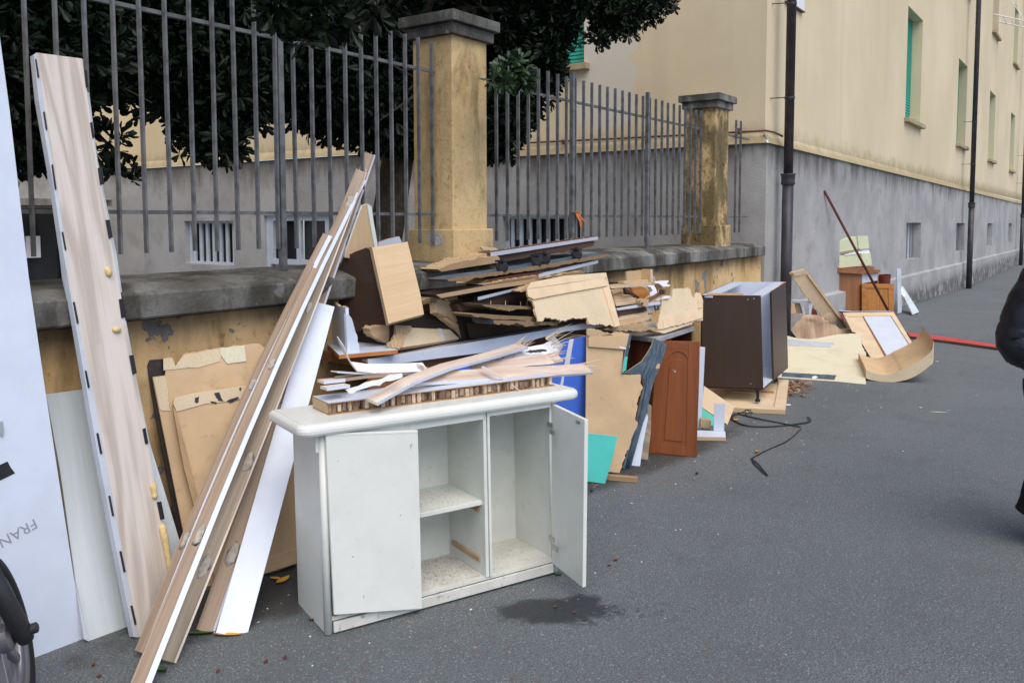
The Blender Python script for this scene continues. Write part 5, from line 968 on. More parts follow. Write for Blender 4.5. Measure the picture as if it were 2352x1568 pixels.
sheet('white magazine page fanned open to the right above the leg block', 3.0, [(968, 350), (1100, 335), (1238, 330), (1195, 395), (1262, 415), (1240, 440), (1130, 440), (1060, 385), (990, 375)])
m1 = sheet('magazine spine with pale blue print between veneer and leg', 2.96, [(850, 420), (960, 418), (1000, 470), (1030, 560), (1000, 600), (905, 610), (885, 520)])
m2 = sheet('magazine lying flat in front of the worktop papers', 2.88, [(1005, 685), (1060, 640), (1180, 605), (1265, 610), (1260, 640), (1130, 665)])
sheet('dark curled magazine cover behind the leg block', 2.97, [(985, 400), (1030, 385), (1090, 420), (1125, 470), (1050, 490), (1030, 545), (1000, 480)], 'dirtyb')
for k in range(5):
    mb = MB(); x = 868 + k * 14; mb.tube([wy('C3', x - 22, 440 + k * 2, 2.945), wy('C3', x + 6, 490, 2.94), wy('C3', x + 18, 560, 2.945)], .0022, 4); mb.out('page_edge', 'ink' if k % 2 else 'inkf', m1)
mb = MB(); mb.tube([wy('C3', 960, 270, 3.0), wy('C3', 985, 340, 3.0)], .004, 5); tag(mb.out('paper_roll', 'paper'), 'thin white paper roll poking up beside the cabinet corner', 'paper')

# ------------------------------------------------------------------ chipboard, turquoise board, slate moulding, cherry door
b0 = gr('A6', 535, 1415); pl = vpl(b0, -48, 7)
tc = thing('torn_chipboard_panel', 'tall torn chipboard panel with a top batten right of the blue carcass', 'panel', b0)
board('sheet', P(pl, 'A6', (350, 598), (470, 612), (600, 622), (596, 700), (560, 720), (548, 852), (600, 858), (658, 855), (655, 900), (672, 930), (640, 1010), (625, 1110), (643, 1130), (620, 1180), (600, 1240), (570, 1330), (535, 1415), (470, 1408), (340, 1300)), pl[1], .018, ['mdf', 'chipl', 'raw'], parent=tc, torn={0, 1, 7, 8, 9, 10, 11, 12, 13, 14, 15}, amp=.007)
strip('top_batten', pl, 'A6', [(360, 640), (592, 625), (575, 712), (360, 695)], .016, ['mdf', 'mdf'], tc)
strip('torn_top', pl, 'A6', [(350, 600), (470, 612), (500, 628), (430, 640), (360, 632)], .012, ['raw', 'raw'], tc, torn='all', amp=.005)
strip('edge_film', pl, 'A6', [(596, 622), (608, 622), (575, 800), (560, 845), (550, 850), (572, 715)], .02, ['slate', 'melamine2'], tc)
strip('glue_mark', pl, 'A6', [(540, 695), (580, 705), (575, 712), (535, 703)], .017, ['paper', 'paper'], tc)
strip('turquoise_film', pl, 'A6', [(566, 755), (584, 752), (575, 830), (552, 845)], .022, ['turq', 'turq'], tc)
pboard('turquoise_board', vpl(gr('A6', 452, 1475), -58, 12), 'A6', [(340, 1185), (525, 1206), (500, 1320), (452, 1476), (340, 1462)], .018, ['turq', 'chipl'], 'small turquoise laminated board leaning beside the open sideboard door', 'board')
pboard('dark_offcut', vpl(gr('A6', 445, 1400), -50, 6), 'A6', [(405, 1118), (416, 1112), (456, 1150), (446, 1250), (390, 1240)], .03, ['brown2', 'board'], 'dark offcut poking up behind the small turquoise board', 'board')
pa, pb2 = gr('A6', 470, 1440, .02), gr('A6', 634, 1455, .02); d = (pb2 - pa).normalized(); mb = MB(); s = Vector((0, 0, 1)).cross(d)
mb.box(pa - Vector((0, 0, .018)) - d * .15, (pb2 - pa) + d * .15, s * .035, Vector((0, 0, .03))); tag(mb.out('batten', 'board', None, frame(pa, d, Vector((0, 0, -1))), bevel=.0015), 'short wooden batten lying on the asphalt under the torn chipboard', 'batten')
# slate moulded piece
b0 = gr('A6', 570, 1396); pl = vpl(b0, -42, 9); sm = thing('slate_moulding', 'curved slate-blue moulded board with ribs leaning right of the torn chipboard', 'moulding', b0)
OUT = [(735, 655), (765, 662), (806, 682), (790, 750), (765, 820), (735, 885), (715, 960), (695, 1050), (665, 1150), (640, 1240), (615, 1330), (598, 1392), (585, 1398), (552, 1390), (590, 1260), (630, 1130), (655, 1010), (676, 930), (668, 880), (640, 860), (565, 848), (620, 810), (665, 780), (700, 730), (722, 690)]
board('sheet', P(pl, 'A6', *OUT), pl[1], .018, ['slate', 'mdfl', 'mdf'], parent=sm, torn={1}, amp=.004)
for k, (o1, o2) in enumerate((((748, 662), (738, 655)), ((775, 674), (765, 668)), ((798, 684), (790, 679)))):
    dx = (0, 26, 50)[k]; rib = [(740 + dx * .9, 660 + dx * .35), (722 + dx, 740), (690 + dx, 810), (672 + dx * .9, 860), (690 + dx * .2, 930), (672 + dx * .25, 1010), (648 + dx * .25, 1120), (608 + dx * .35, 1250), (572 + dx * .35, 1388)]
    pts = P(off(pl, .003), 'A6', *rib); mb = MB(); mb.tube(pts, [.006] * len(pts), 8); mb.out('rib', 'slate', sm, smooth=True)
strip('chipped_spot', pl, 'A6', [(738, 800), (770, 795), (765, 820), (745, 825)], .002, ['chip', 'raw'], sm, torn='all', amp=.003)
pboard('thin_white_board', vpl(gr('A6', 650, 1376), -45, 8), 'A6', [(692, 1075), (700, 1100), (672, 1240), (652, 1378), (604, 1374), (640, 1210)], .008, ['melamine', 'melamine2'], 'thin white board edge standing between the slate moulding and the cherry door', 'board')
pboard('grey_plank', vpl(gr('A6', 695, 1340), -45, 7), 'A6', [(700, 1020), (720, 1032), (715, 1180), (697, 1342), (658, 1336), (680, 1180)], .014, ['greyw', 'board'], 'narrow grey-brown plank standing just left of the cherry door', 'plank')
# cherry door
b0, b1 = gr('A6', 975, 1327), gr('A6', 703, 1308); hd = math.degrees(math.atan2((b0 - b1).y, (b0 - b1).x)); pl = vpl(b0, hd, 5)
cd = thing('cabinet_door', 'cherry wood cabinet door with arched raised panel and tiny cherry stickers', 'door', b0)
o = board('frame', P(pl, 'A6', (703, 1308), (975, 1327), (995, 668), (752, 662)), pl[1], .018, ['cherry', 'cherry'], parent=cd, grain=(0, 0, 1), bevel=.003)
arch = [(808, 780), (812, 762), (835, 735), (870, 722), (905, 735), (928, 765)]
strip('stile', pl, 'A6', [(703, 1306), (758, 1300), (806, 760), (800, 664), (752, 664)], .006, ['cherry', 'cherry'], cd, grain=Vector((0, 0, 1)))
strip('stile', pl, 'A6', [(912, 1322), (974, 1325), (994, 670), (932, 668), (928, 765)], .006, ['cherry', 'cherry'], cd, grain=Vector((0, 0, 1)))
strip('top_rail', pl, 'A6', [(801, 664), (931, 668), (927, 764)] + arch[::-1][1:] + [(805, 765)], .006, ['cherry', 'cherry'], cd)
strip('bottom_rail', pl, 'A6', [(758, 1302), (765, 1252), (914, 1270), (911, 1321)], .006, ['cherry', 'cherry'], cd)
strip('raised_panel', pl, 'A6', [(790, 1228), (822, 800), (840, 775), (868, 765), (898, 775), (914, 805), (898, 1240)], .005, ['cherry', 'cherry'], cd, grain=Vector((0, 0, 1)), bevel=.003)
for x in (826, 872):
    strip('sticker', off(pl, .006), 'A6', [(x - 5, 834), (x, 830), (x + 5, 834), (x + 4, 840), (x - 4, 840)], .0006, ['cherryred', 'cherryred'], cd)
    strip('sticker', off(pl, .006), 'A6', [(x - 4, 826), (x - 6, 818), (x + 6, 816), (x + 2, 826)], .0006, ['leaf2', 'leaf2'], cd)
strip('sticker', off(pl, .006), 'A6', [(848, 838), (856, 836), (855, 843), (849, 843)], .0006, ['paper', 'paper'], cd)
strip('sticker', off(pl, .006), 'A6', [(838, 829), (860, 833), (860, 835), (838, 831)], .0006, ['pinkw', 'pinkw'], cd)
pl = vpl(gr('A6', 1000, 1165), -62, 3)
pboard('white_plank', pl, 'A6', [(995, 699), (1026, 702), (1014, 940), (1001, 1167), (980, 1165), (990, 900)], .03, ['melamine', 'chipl'], 'narrow white plank standing behind the right edge of the cherry door', 'plank')
pl = vpl(gr('A6', 1152, 1143), -52, 24)
pboard('beige_board', pl, 'A6', [(1018, 920), (1192, 1042), (1152, 1143), (1005, 1042)], .01, ['mdfl', 'turq', 'turq'], 'beige board corner leaning right of the cherry door', 'board')
pl = vpl(gr('A6', 1071, 1150), -52, 22)
pboard('turquoise_board', pl, 'A6', [(1006, 1046), (1076, 1096), (1071, 1150), (1000, 1130)], .012, ['turq', 'chipl'], 'pale turquoise board corner under the beige board right of the cherry door', 'board')
pboard('chip_block', vpl(gr('A6', 1000, 1160, .03), -60, 0), 'A6', [(1000, 1115), (1058, 1120), (1058, 1162), (998, 1156)], .06, ['chip', 'chip', 'raw'], 'small chipboard block resting on the white L-shaped shelf piece', 'chipboard', torn='all', amp=.004)
wl = thing('white_shelf_piece', 'white L-shaped melamine shelf piece lying on the asphalt by the cherry door', 'shelf', gr('A6', 980, 1228))
board('base', [gr('A6', x, y, .03) for x, y in ((970, 1210), (1142, 1214), (1139, 1180), (970, 1172))], Vector((0, 0, -1)), .028, ['melamine', 'chip', 'chip', 'chip'], parent=wl)
pl = vpl(gr('A6', 1132, 1180, .03), -66, 0); board('upright', P(pl, 'A6', (1078, 1022), (1139, 1025), (1132, 1180), (1072, 1176)), pl[1], .016, ['melamine', 'melamine2'], parent=wl)

# ------------------------------------------------------------------ grey worktop cabinet
zw = .73; Cn, Rn, Ln = gr('A6', 750, 650, zw), gr('A6', 965, 583, zw), gr('A6', 470, 612, zw); wt = thing('worktop_cabinet', 'low red-brown base cabinet under a chipped grey worktop behind the cherry door', 'cabinet', (Cn.x, Cn.y, 0))
board('worktop', [Cn, Rn, Rn + (Ln - Cn) * 1.1, Cn + (Ln - Cn) * 1.1], Vector((0, 0, -1)), .035, ['grey_top', 'grey_top'], parent=wt, bevel=.004)
u, v = (Rn - Cn).normalized(), (Ln - Cn).normalized(); q0 = Cn + u * .02 + v * .02; q0.z = .06
mb = MB(); mb.box(q0, v * .55, u * .016, Vector((0, 0, zw - .1))); mb.out('side_panel', 'cherry2', wt, frame(q0, Vector((0, 0, 1)), u))
mb = MB(); mb.box(q0 + u * .78, v * .55, u * .016, Vector((0, 0, zw - .1))); mb.out('side_panel', 'cherry2', wt, frame(q0, Vector((0, 0, 1)), u))
mb = MB(); mb.box(q0 + v * .3, u * .8, v * .012, Vector((0, 0, zw - .1))); mb.out('back_panel', 'brown', wt)
mb = MB(); mb.box(q0 + u * .02, u * .76, v * .016, Vector((0, 0, .5))); mb.out('door', 'cherry2', wt, frame(q0, Vector((0, 0, 1)), v))
mb = MB(); mb.box(q0 + u * .30 + Vector((0, 0, .0)), u * .018, v * .3, Vector((0, 0, zw - .1))); mb.out('divider', 'cherry', wt)
# ------------------------------------------------------------------ dark brown kitchen cabinet
N0 = gr('A6', 1357, 937, .155); zt_ = .95; L0 = gr('A6', 1010, 405, zt_); L0 = Vector((L0.x, L0.y, .155)); F0_ = gr('A6', 1487, 820, .155); D0_ = gr('A6', 1405, 885, .155); B0_ = L0 + (F0_ - N0)
N1 = wx('A6', 1345, 408, N0.x); F1_ = wx('A6', 1480, 330, F0_.x); D1 = wx('A6', 1393, 382, D0_.x); L1 = Vector((L0.x, L0.y, zt_)); B1_ = L1 + (F1_ - N1)
kc = thing('kitchen_cabinet', 'dark brown kitchen base cabinet with white inside standing open on plastic feet', 'cabinet', (N0.x, N0.y, 0))
def panel(name, q, th, mats, parent, **k):
    n = (q[1] - q[0]).cross(q[3] - q[0]).normalized(); c = sum(q, Vector()) / 4; n = n if n.dot(c - C0) > 0 else -n; return board(name, q, n, th, mats, parent=parent, **k)
# quads are kept planar by construction through projection on the first three corners
def plq(a, b, c, d): n = (b - a).cross(d - a).normalized(); return [a, b, c - n * (c - a).dot(n), d]
panel('side_panel', plq(N0, L0, L1, N1), .014, ['brown', 'brown'], kc, grain=(0, 0, 1))
mb = MB(); mb.box(N1 + Vector((0, 0, .0003)), L1 - N1, Vector((.012, .008, 0)), Vector((0, 0, .001))); mb.out('edge_band', 'orange', kc)
nn = ((L0 - N0).cross(N1 - N0)).normalized(); nn = nn if nn.dot(N0 - C0) > 0 else -nn
inn = [p + nn * .0145 for p in plq(N0, L0, L1, N1)]; panel('inner_lining', inn, .003, ['melamine', 'melamine'], kc)
board('bottom_panel', [N0 + nn * .017, F0_, B0_, L0 + nn * .017], Vector((0, 0, -1)), .018, ['melamine', 'brown'], parent=kc)
panel('back_panel', plq(L0 + nn * .02, B0_, B1_, L1 + nn * .02), .008, ['melamine', 'brown'], kc)
panel('far_side_panel', plq(F0_ - nn * .02, B0_ - nn * .02, B1_ - nn * .02, F1_ - nn * .02), .016, ['melamine', 'brown'], kc)
df = (D0_ - F0_).cross(Vector((0, 0, 1))).normalized(); df = df if df.dot(D0_ - C0) < 0 else -df
panel('door', plq(D0_ + df * .02, F0_ + df * .02, F1_ + df * .02, D1 + df * .02), .018, ['brown', 'brown'], kc, grain=(0, 0, 1))
mb = MB(); mb.box(D1 + df * .02 + Vector((0, 0, .0003)), F1_ - D1, -df * .018, Vector((0, 0, .001))); mb.out('edge_band', 'orange', kc)
def rail(a, b, w, nm='top_rail'): 
    d = (b - a).normalized(); s = Vector((0, 0, 1)).cross(d); s = s if s.dot(Vector(((N1 + B1_) / 2).xyz) - a) > 0 else -s; board(nm, [a, b, b + s * w, a + s * w], Vector((0, 0, -1)), .016, ['melamine', 'melamine'], parent=kc)
Zd = Vector((0, 0, .004)); rail(N1 + nn * .02 - Zd, F1_ - nn * .02 - Zd, .09); rail(L1 + nn * .02 - Zd, B1_ - nn * .02 - Zd, .09)
rl = MB(); c0 = N1.lerp(L1, .3) + nn * .02; c1 = N1.lerp(L1, .92) + nn * .02; rl.box(c0 - Vector((0, 0, .012)), c1 - c0, nn * .012, Vector((0, 0, .03))); rl.out('batten', 'beech', kc)
for p, r in ((gr('A6', 1324, 1012, .045), 1), (F0_.lerp(N0, .15) + (L0 - N0) * .12, 1), (L0.lerp(N0, .08) + nn * .05, 1), (B0_.lerp(F0_, .155) - nn * .1, 1)):
    z0 = .045; mb = MB(); mb.tube([(p.x, p.y, z0), (p.x, p.y, z0 + .02), (p.x, p.y, z0 + .022)], [.022, .022, .014], 14); mb.tube([(p.x, p.y, z0 + .018), (p.x, p.y, .155)], .013, 12); mb.tube([(p.x, p.y, .147), (p.x, p.y, .1545)], .028, 12); mb.out('foot', 'black', kc)
for x, y in ((1270, 430), (1305, 425), (1285, 910)): strip('screw', away(N0, nn), 'A6', [(x - 3, y - 3), (x + 3, y - 3), (x + 3, y + 3), (x - 3, y + 3)], .001, ['steel', 'steel'], kc)
# framed panel under it
fl = thing('framed_panel', 'pale framed door panel lying flat on the asphalt under the dark kitchen cabinet', 'panel', gr('A6', 1190, 1065), 'broken framed door panels')
zf = .042; qa, qb, qc = gr('A6', 1190, 1046, zf), gr('A6', 1482, 1060, zf), gr('A6', 1502, 889, zf); qd = qa + (qc - qb); u = (qd - qa); v = (qb - qa)
def fq(s0, s1, t0, t1): return [qa + v * s0 + u * t0, qa + v * s1 + u * t0, qa + v * s1 + u * t1, qa + v * s0 + u * t1]
dn = Vector((0, 0, -1)); v2 = -v * .5; 
def fq2(s0, s1, t0, t1): return fq(s0, s1, t0, t1)
board('sheet', [p - Vector((0, 0, .014)) for p in fq2(-.9, .99, .01, .99)], dn, .024, ['mdfl', 'chip'], parent=fl)
for a in ((-.9, 1, 0, .075), (-.9, 1, .925, 1), (.78, 1, .076, .924), (-.9, -.72, .076, .924)): board('frame_strip', fq2(*a), dn, .038, ['mdfl', 'chip'], parent=fl)
board('frame_strip', [p - Vector((0, 0, .004)) for p in fq2(-.2, .72, .52, .58)], dn, .01, ['oak', 'mdf'], parent=fl)

# ================================================================== FAR HEAP
pl = pl3(gr('B4', 170, 1278), gr('B4', 722, 1320), gr('B4', 640, 1005, .26))
cpn = thing('cream_board', 'large cream panel with ragged top edge and grey strips propped low on ground', 'panel', gr('B4', 170, 1278))
board('sheet', P(pl, 'B4', (170, 1275), (560, 1303), (722, 1322), (725, 1130), (700, 1075), (697, 1006), (640, 1002), (560, 1006), (470, 1022), (380, 1036), (300, 1030), (225, 1015), (225, 1220)), pl[1], .025, ['cream', 'cream', 'cream'], parent=cpn, torn={2, 3, 4, 6, 7, 8, 9, 10}, amp=.008)
strip('grey_strip', pl, 'B4', [(222, 1034), (360, 1045), (528, 1060), (528, 1070), (508, 1075), (506, 1088), (222, 1075)], .004, ['melamine2', 'melamine2'], cpn)
strip('dark_strip', pl, 'B4', [(200, 1243), (540, 1262), (526, 1290), (196, 1268)], .004, ['slate', 'slate'], cpn)
strip('white_spots', pl, 'B4', [(388, 1270), (410, 1265), (424, 1275), (402, 1283), (386, 1279)], .006, ['paper', 'paper'], cpn)
# arched piece
pl = vpl(gr('B4', 850, 1306), -70)
ap = thing('arched_pelmet', 'curved chipboard arch lying on its back, thick pale front edge', 'pelmet', gr('B4', 850, 1306))
inner = [(725, 1228), (745, 1240), (800, 1258), (860, 1263), (930, 1240), (960, 1222), (1010, 1200), (1065, 1172), (1110, 1140), (1140, 1105), (1150, 1052)]; outer = [(1152, 1060), (1148, 1180), (1120, 1210), (1080, 1243), (1020, 1278), (960, 1298), (900, 1308), (850, 1308), (790, 1300), (740, 1290), (725, 1280)]
n_ = (pl[1] + Vector((.0, .0, .12))).normalized()
def cat(L, k=5):
    o = []
    for i in range(len(L) - 1):
        p0, p1, p2, p3 = [np.array(L[j], float) for j in (max(i - 1, 0), i, i + 1, min(i + 2, len(L) - 1))]
        for q_ in range(k): t = q_ / k; o.append(tuple(.5 * ((2 * p1) + (p2 - p0) * t + (2 * p0 - 5 * p1 + 4 * p2 - p3) * t * t + (3 * p1 - 3 * p2 + p3 - p0) * t ** 3)))
    return o + [tuple(L[-1])]
board('arch', P(pl, 'B4', *(cat(inner) + cat(outer))), n_, .62, ['chipl', 'mdf'], parent=ap, bevel=0)
# white mirror-like panel in frame
pl = pl3(gr('B4', 580, 870, .40), gr('B4', 903, 868, .40), gr('B4', 1040, 1130, .12))
mp = thing('framed_panel', 'framed door panel with bright white inlay leaning over the arched piece', 'panel', onp(pl, 'B4', 580, 870), 'broken framed door panels')
board('sheet', P(pl, 'B4', (582, 872), (900, 868), (1046, 1110), (1030, 1140), (850, 1160), (760, 1160)), pl[1], .03, ['mdfl', 'mdf'], parent=mp)
strip('frame_strip', pl, 'B4', [(582, 872), (900, 868), (912, 890), (594, 893)], .014, ['mdfl', 'mdf'], mp); strip('frame_strip', pl, 'B4', [(884, 892), (912, 890), (1046, 1112), (1034, 1128)], .014, ['mdfl', 'mdf'], mp); strip('frame_strip', pl, 'B4', [(582, 874), (608, 894), (660, 990), (640, 990)], .014, ['mdfl', 'mdf'], mp)
strip('white_inlay', pl, 'B4', [(712, 894), (884, 893), (1034, 1128), (1000, 1142), (854, 1140)], .003, ['melamine', 'melamine'], mp); strip('inlay_bead', pl, 'B4', [(706, 894), (712, 894), (856, 1140), (842, 1140)], .008, ['walnut', 'walnut'], mp)
# plywood
pl = pl3(gr('B4', 222, 890, .34), gr('B4', 290, 1028, .14), gr('B4', 640, 975, .22))
pboard('plywood_sheet', pl, 'B4', [(222, 935), (222, 890), (270, 878), (420, 884), (470, 905), (500, 930), (570, 975), (660, 972), (700, 1000), (700, 1060), (560, 1060), (290, 1028), (235, 950)], .012, ['ply', 'board', 'board'], 'knotty plywood sheet behind the cream panel', 'plywood', torn={1, 2, 3, 4, 5}, amp=.004)
pl = pl3(gr('B4', 690, 985, .2), gr('B4', 800, 1130, .05), gr('B4', 690, 1110, .05))
pboard('plywood_strip', pl, 'B4', [(686, 982), (720, 1000), (760, 1060), (806, 1130), (724, 1130), (700, 1060)], .01, ['ply', 'board'], 'narrow plywood tongue between the cream panel and the white inlay panel', 'plywood')
# broken framed plank standing up
pl = pl3(wy('B4', 250, 622, 3.10), wy('B4', 345, 600, 3.00), gr('B4', 600, 968, .18)); bf = thing('framed_panel', 'long broken framed plank leaning diagonally by the nearest downpipe', 'panel', onp(pl, 'B4', 600, 968), 'broken framed door panels')
board('sheet', P(pl, 'B4', (622, 968), (500, 800), (345, 598), (250, 622), (270, 650), (330, 740), (390, 820), (430, 870), (470, 912), (540, 940), (565, 975)), pl[1], .014, ['mdfl', 'chip', 'raw'], parent=bf, torn={2, 3, 4, 5, 6, 7, 8}, amp=.008)
strip('frame_strip', pl, 'B4', [(360, 636), (374, 632), (500, 800), (622, 968), (608, 970), (480, 800)], .02, ['mdfl', 'oak'], bf); strip('frame_strip', pl, 'B4', [(262, 620), (343, 599), (362, 622), (288, 640)], .02, ['mdfl', 'chip'], bf, torn={3}, amp=.004); strip('frame_strip', pl, 'B4', [(455, 900), (480, 912), (520, 890), (505, 870), (480, 884)], .016, ['mdfl', 'chip'], bf)
# white plastic bracket
pc = vpl(wy('E4', 760, 730, 3.12), -72); bk = thing('plastic_chair_piece', 'white plastic chair fragment with two legs behind the plywood sheet', 'chair', onp(pc, 'E4', 760, 730))
board('seat_rim', P(pc, 'E4', (575, 548), (600, 536), (740, 548), (860, 550), (880, 560), (866, 590), (800, 588), (780, 610), (740, 600), (700, 575), (600, 575)), pc[1], .1, ['melamine', 'melamine'], parent=bk)
board('leg', P(pc, 'E4', (700, 575), (742, 600), (765, 740), (742, 745)), pc[1], .03, ['melamine', 'melamine'], parent=bk); board('leg', P(pc, 'E4', (818, 590), (878, 562), (848, 742), (820, 742)), pc[1], .03, ['melamine', 'melamine'], parent=bk)
board('inside_face', P(off(pc, -.05), 'E4', (585, 575), (690, 580), (740, 720), (640, 724), (610, 640)), pc[1], .01, ['mdf', 'mdf'], parent=bk)
pboard('brown_carton', vpl(wy('E4', 600, 730, 3.18), -72), 'E4', [(562, 690), (575, 590), (620, 590), (640, 724), (562, 730)], .06, ['mdf', 'mdf'], 'small brown carton beside the white plastic chair fragment', 'carton')
pboard('dark_box', vpl(wy('E4', 900, 735, 3.15), -72), 'E4', [(860, 700), (872, 650), (925, 690), (945, 745), (860, 745)], .1, ['cherry2', 'cherry2'], 'dark red-brown box glimpsed between chair fragment and broken plank', 'box')
pboard('white_tube', vpl(gr('E4', 500, 960, .1), -72), 'E4', [(470, 930), (540, 935), (560, 960), (565, 985), (470, 983)], .04, ['melamine', 'melamine'], 'white rounded plastic piece under the plywood near the kitchen cabinet', 'plastic piece')
pboard('red_scrap', vpl(gr('E4', 1280, 790, .2), -72), 'E4', [(1235, 720), (1280, 740), (1290, 780), (1305, 800), (1290, 806), (1250, 760)], .02, ['cherryred', 'pinkw'], 'small red and white scrap by the corner of the white inlay panel', 'scrap')
pboard('white_sheet', pl3(gr('E4', 1205, 690, .25), gr('E4', 1800, 712, .25), gr('E4', 1300, 730, .18)), 'E4', [(1200, 686), (1420, 706), (1960, 700), (1300, 722), (1240, 712)], .01, ['melamine', 'melamine'], 'thin white sheet edge lying in front of the far wooden cabinet', 'board')
# red plank
zr = .035; pboard('red_plank', hpl(zr), 'B4', [(985, 995), (1250, 1028), (1560, 1078), (1565, 1096), (1250, 1052), (1000, 1020)], .03, ['red', 'dirtyb'], 'long red painted plank lying across the pavement', 'plank')
# far wooden cabinet
c0 = gr('B4', 487, 962); c1 = gr('B4', 903, 925); hd = math.degrees(math.atan2((c1 - c0).y, (c1 - c0).x)); pl = vpl(c1, hd); wc = thing('wooden_cabinet', 'reddish wooden cabinet with a loose honey-oak door under cream drawers by far wall', 'cabinet', c0)
pf = off(pl, -.04)
board('side_panel', P(pf, 'B4', (489, 960), (703, 945), (700, 627), (482, 602)), pf[1], .30, ['walnut', 'walnut'], parent=wc, grain=(0, 0, 1))
board('top_board', P(off(pl, .02), 'B4', (482, 600), (496, 586), (820, 604), (815, 622), (700, 630), (484, 615)), pf[1], .35, ['walnut', 'oak', 'raw'], parent=wc, torn={2, 3}, amp=.005)
board('shelf', P(pf, 'B4', (703, 690), (800, 670), (808, 628), (703, 630)), pf[1], .02, ['melamine2', 'melamine2'], parent=wc); board('right_end', P(pf, 'B4', (800, 940), (808, 940), (806, 622), (798, 622)), pf[1], .28, ['walnut', 'walnut'], parent=wc)
board('door', P(pl, 'B4', (703, 940), (904, 926), (903, 692), (703, 690)), pl[1], .02, ['oak', 'oak'], parent=wc, grain=(0, 0, 1), bevel=.003)
for s in ([(703, 690), (903, 692), (903, 720), (703, 718)], [(703, 719), (728, 719), (730, 938), (703, 940)], [(868, 721), (903, 721), (904, 926), (872, 928)]): strip('door_rail', pl, 'B4', s, .012, ['oak', 'oak'], wc)
# cream drawers
def drawer(label, side, front, Y, gp='cream drawers on the wooden cabinet'):
    t = thing('drawer_box', label, 'drawer', wy('B4', *side[0], Y), gp); a = off(pf, .01); board('side', P(a, 'B4', *side), a[1], .14, ['creamp', 'creamp'], parent=t)
    b_ = off(pf, .03); board('front', P(b_, 'B4', *front), b_[1], .018, ['creamp', 'white'], parent=t, bevel=.002)
    return t
YY = onp(pf, 'B4', 515, 600).y
dU = drawer('upper cream drawer tilted on top of the far wooden cabinet', [(512, 502), (690, 472), (682, 394), (497, 433)], [(686, 474), (750, 470), (741, 390), (676, 392)], YY)
dL = drawer('lower cream drawer with a white front under the tilted one', [(518, 596), (706, 578), (702, 500), (512, 518)], [(706, 578), (766, 574), (758, 497), (701, 500)], YY)
pboard('brown_board', pf, 'B4', [(512, 502), (690, 474), (692, 484), (600, 498), (515, 516)], .15, ['board', 'board'], 'thin brown board between the two cream drawers', 'board')
pboard('white_slips', off(pf, .02), 'B4', [(590, 508), (690, 486), (740, 478), (752, 488), (745, 500), (700, 500), (600, 512)], .03, ['paper', 'melamine'], 'crumpled white wrapping between the cream drawers', 'wrapping', torn={1, 2, 3, 4}, amp=.004)
for xy, lb in (([(515, 596), (780, 584), (780, 604), (700, 606), (515, 614)], 'flat brown board under the lower cream drawer'), ([(600, 590), (700, 583), (705, 596), (610, 600)], 'small splintered board under the lower cream drawer')):
    pboard('brown_board', off(pf, .015), 'B4', xy, .2, ['walnut', 'dirtyb', 'raw'], lb, 'board', torn={1, 2}, amp=.003)
pboard('oak_offcut', off(pf, -.05), 'B4', [(720, 690), (738, 680), (780, 672), (808, 672), (808, 690)], .1, ['oak', 'oak'], 'small oak offcut lying on the loose honey-oak door', 'board')
ppl = off(pf, -.12); pq = P(ppl, 'B4', (839, 700), (839, 665), (839, 645), (839, 634)); rr_ = (onp(ppl, 'B4', 866, 660) - onp(ppl, 'B4', 812, 660)).length / 2; mb = MB(); mb.tube(pq, [rr_ * .9, rr_ * .96, rr_, rr_ * 1.05], 18, cap=False); mb.tube([pq[0], pq[0] + Vector((0, 0, .01))], rr_ * .85, 18); tag(mb.out('flower_pot', 'pot', smooth=True), 'dark red-brown pot standing behind the honey-oak door', 'pot')
mb = MB(); mb.tube([wy('B4', 469, 108, 3.405), gr('B4', 905, 935, .02)], .019, 8); tag(mb.out('pole', 'rust', smooth=True), 'thin rusty red-brown pole leaning diagonally against the grey plinth', 'pole')
pboard('white_lath', vpl(gr('B4', 938, 876), hd), 'B4', [(922, 600), (948, 596), (951, 872), (928, 876)], .02, ['melamine2', 'melamine'], 'upright white lath against the plinth right of the far cabinet', 'lath')
pl = pl3(gr('B4', 1022, 885), gr('B4', 1060, 870), wy('B4', 948, 710, 3.2)); o = pboard('pinkish_plank', pl, 'B4', [(936, 712), (960, 707), (1061, 868), (1022, 885), (960, 760)], .02, ['whitew', 'pinkw'], 'short pinkish white plank leaning beside the upright lath', 'plank')
strip('torn_sticker', pl, 'B4', [(938, 715), (950, 712), (978, 765), (965, 775), (945, 750)], .003, ['paper', 'turq'], o)

# ================================================================== STRAPS, LEAVES AND LITTER
def strap(label, cr, ln, wd=.012, z=.004, name='black_strap'):
    pts = [gr(cr, x, y, z + .002 * (i % 3)) for i, (x, y) in enumerate(ln)]; sm_ = []
    for i in range(len(pts) - 1):
        p0, p1, p2, p3 = pts[max(i - 1, 0)], pts[i], pts[i + 1], pts[min(i + 2, len(pts) - 1)]
        for k in range(5): t = k / 5; sm_.append(.5 * ((2 * p1) + (p2 - p0) * t + (2 * p0 - 5 * p1 + 4 * p2 - p3) * t * t + (3 * p1 - 3 * p2 + p3 - p0) * t ** 3))
    sm_.append(pts[-1]); mb = MB(); mb.ribbon(sm_, wd, .003); return tag(mb.out(name, 'black'), label, 'strap', 'black straps on the asphalt')
strap('long looped black strap on the asphalt in front of the framed panel', 'E2', [(1665, 540), (1680, 595), (1560, 620), (1380, 645), (1120, 660), (900, 645), (760, 600), (700, 550), (730, 510), (790, 500), (900, 525), (1100, 570), (1300, 610), (1450, 640), (1570, 662)], .022)
strap('narrow black strap trailing from the loop toward the camera', 'E2', [(1570, 690), (1500, 760), (1380, 850), (1200, 930), (1080, 985), (948, 1060)], .008)
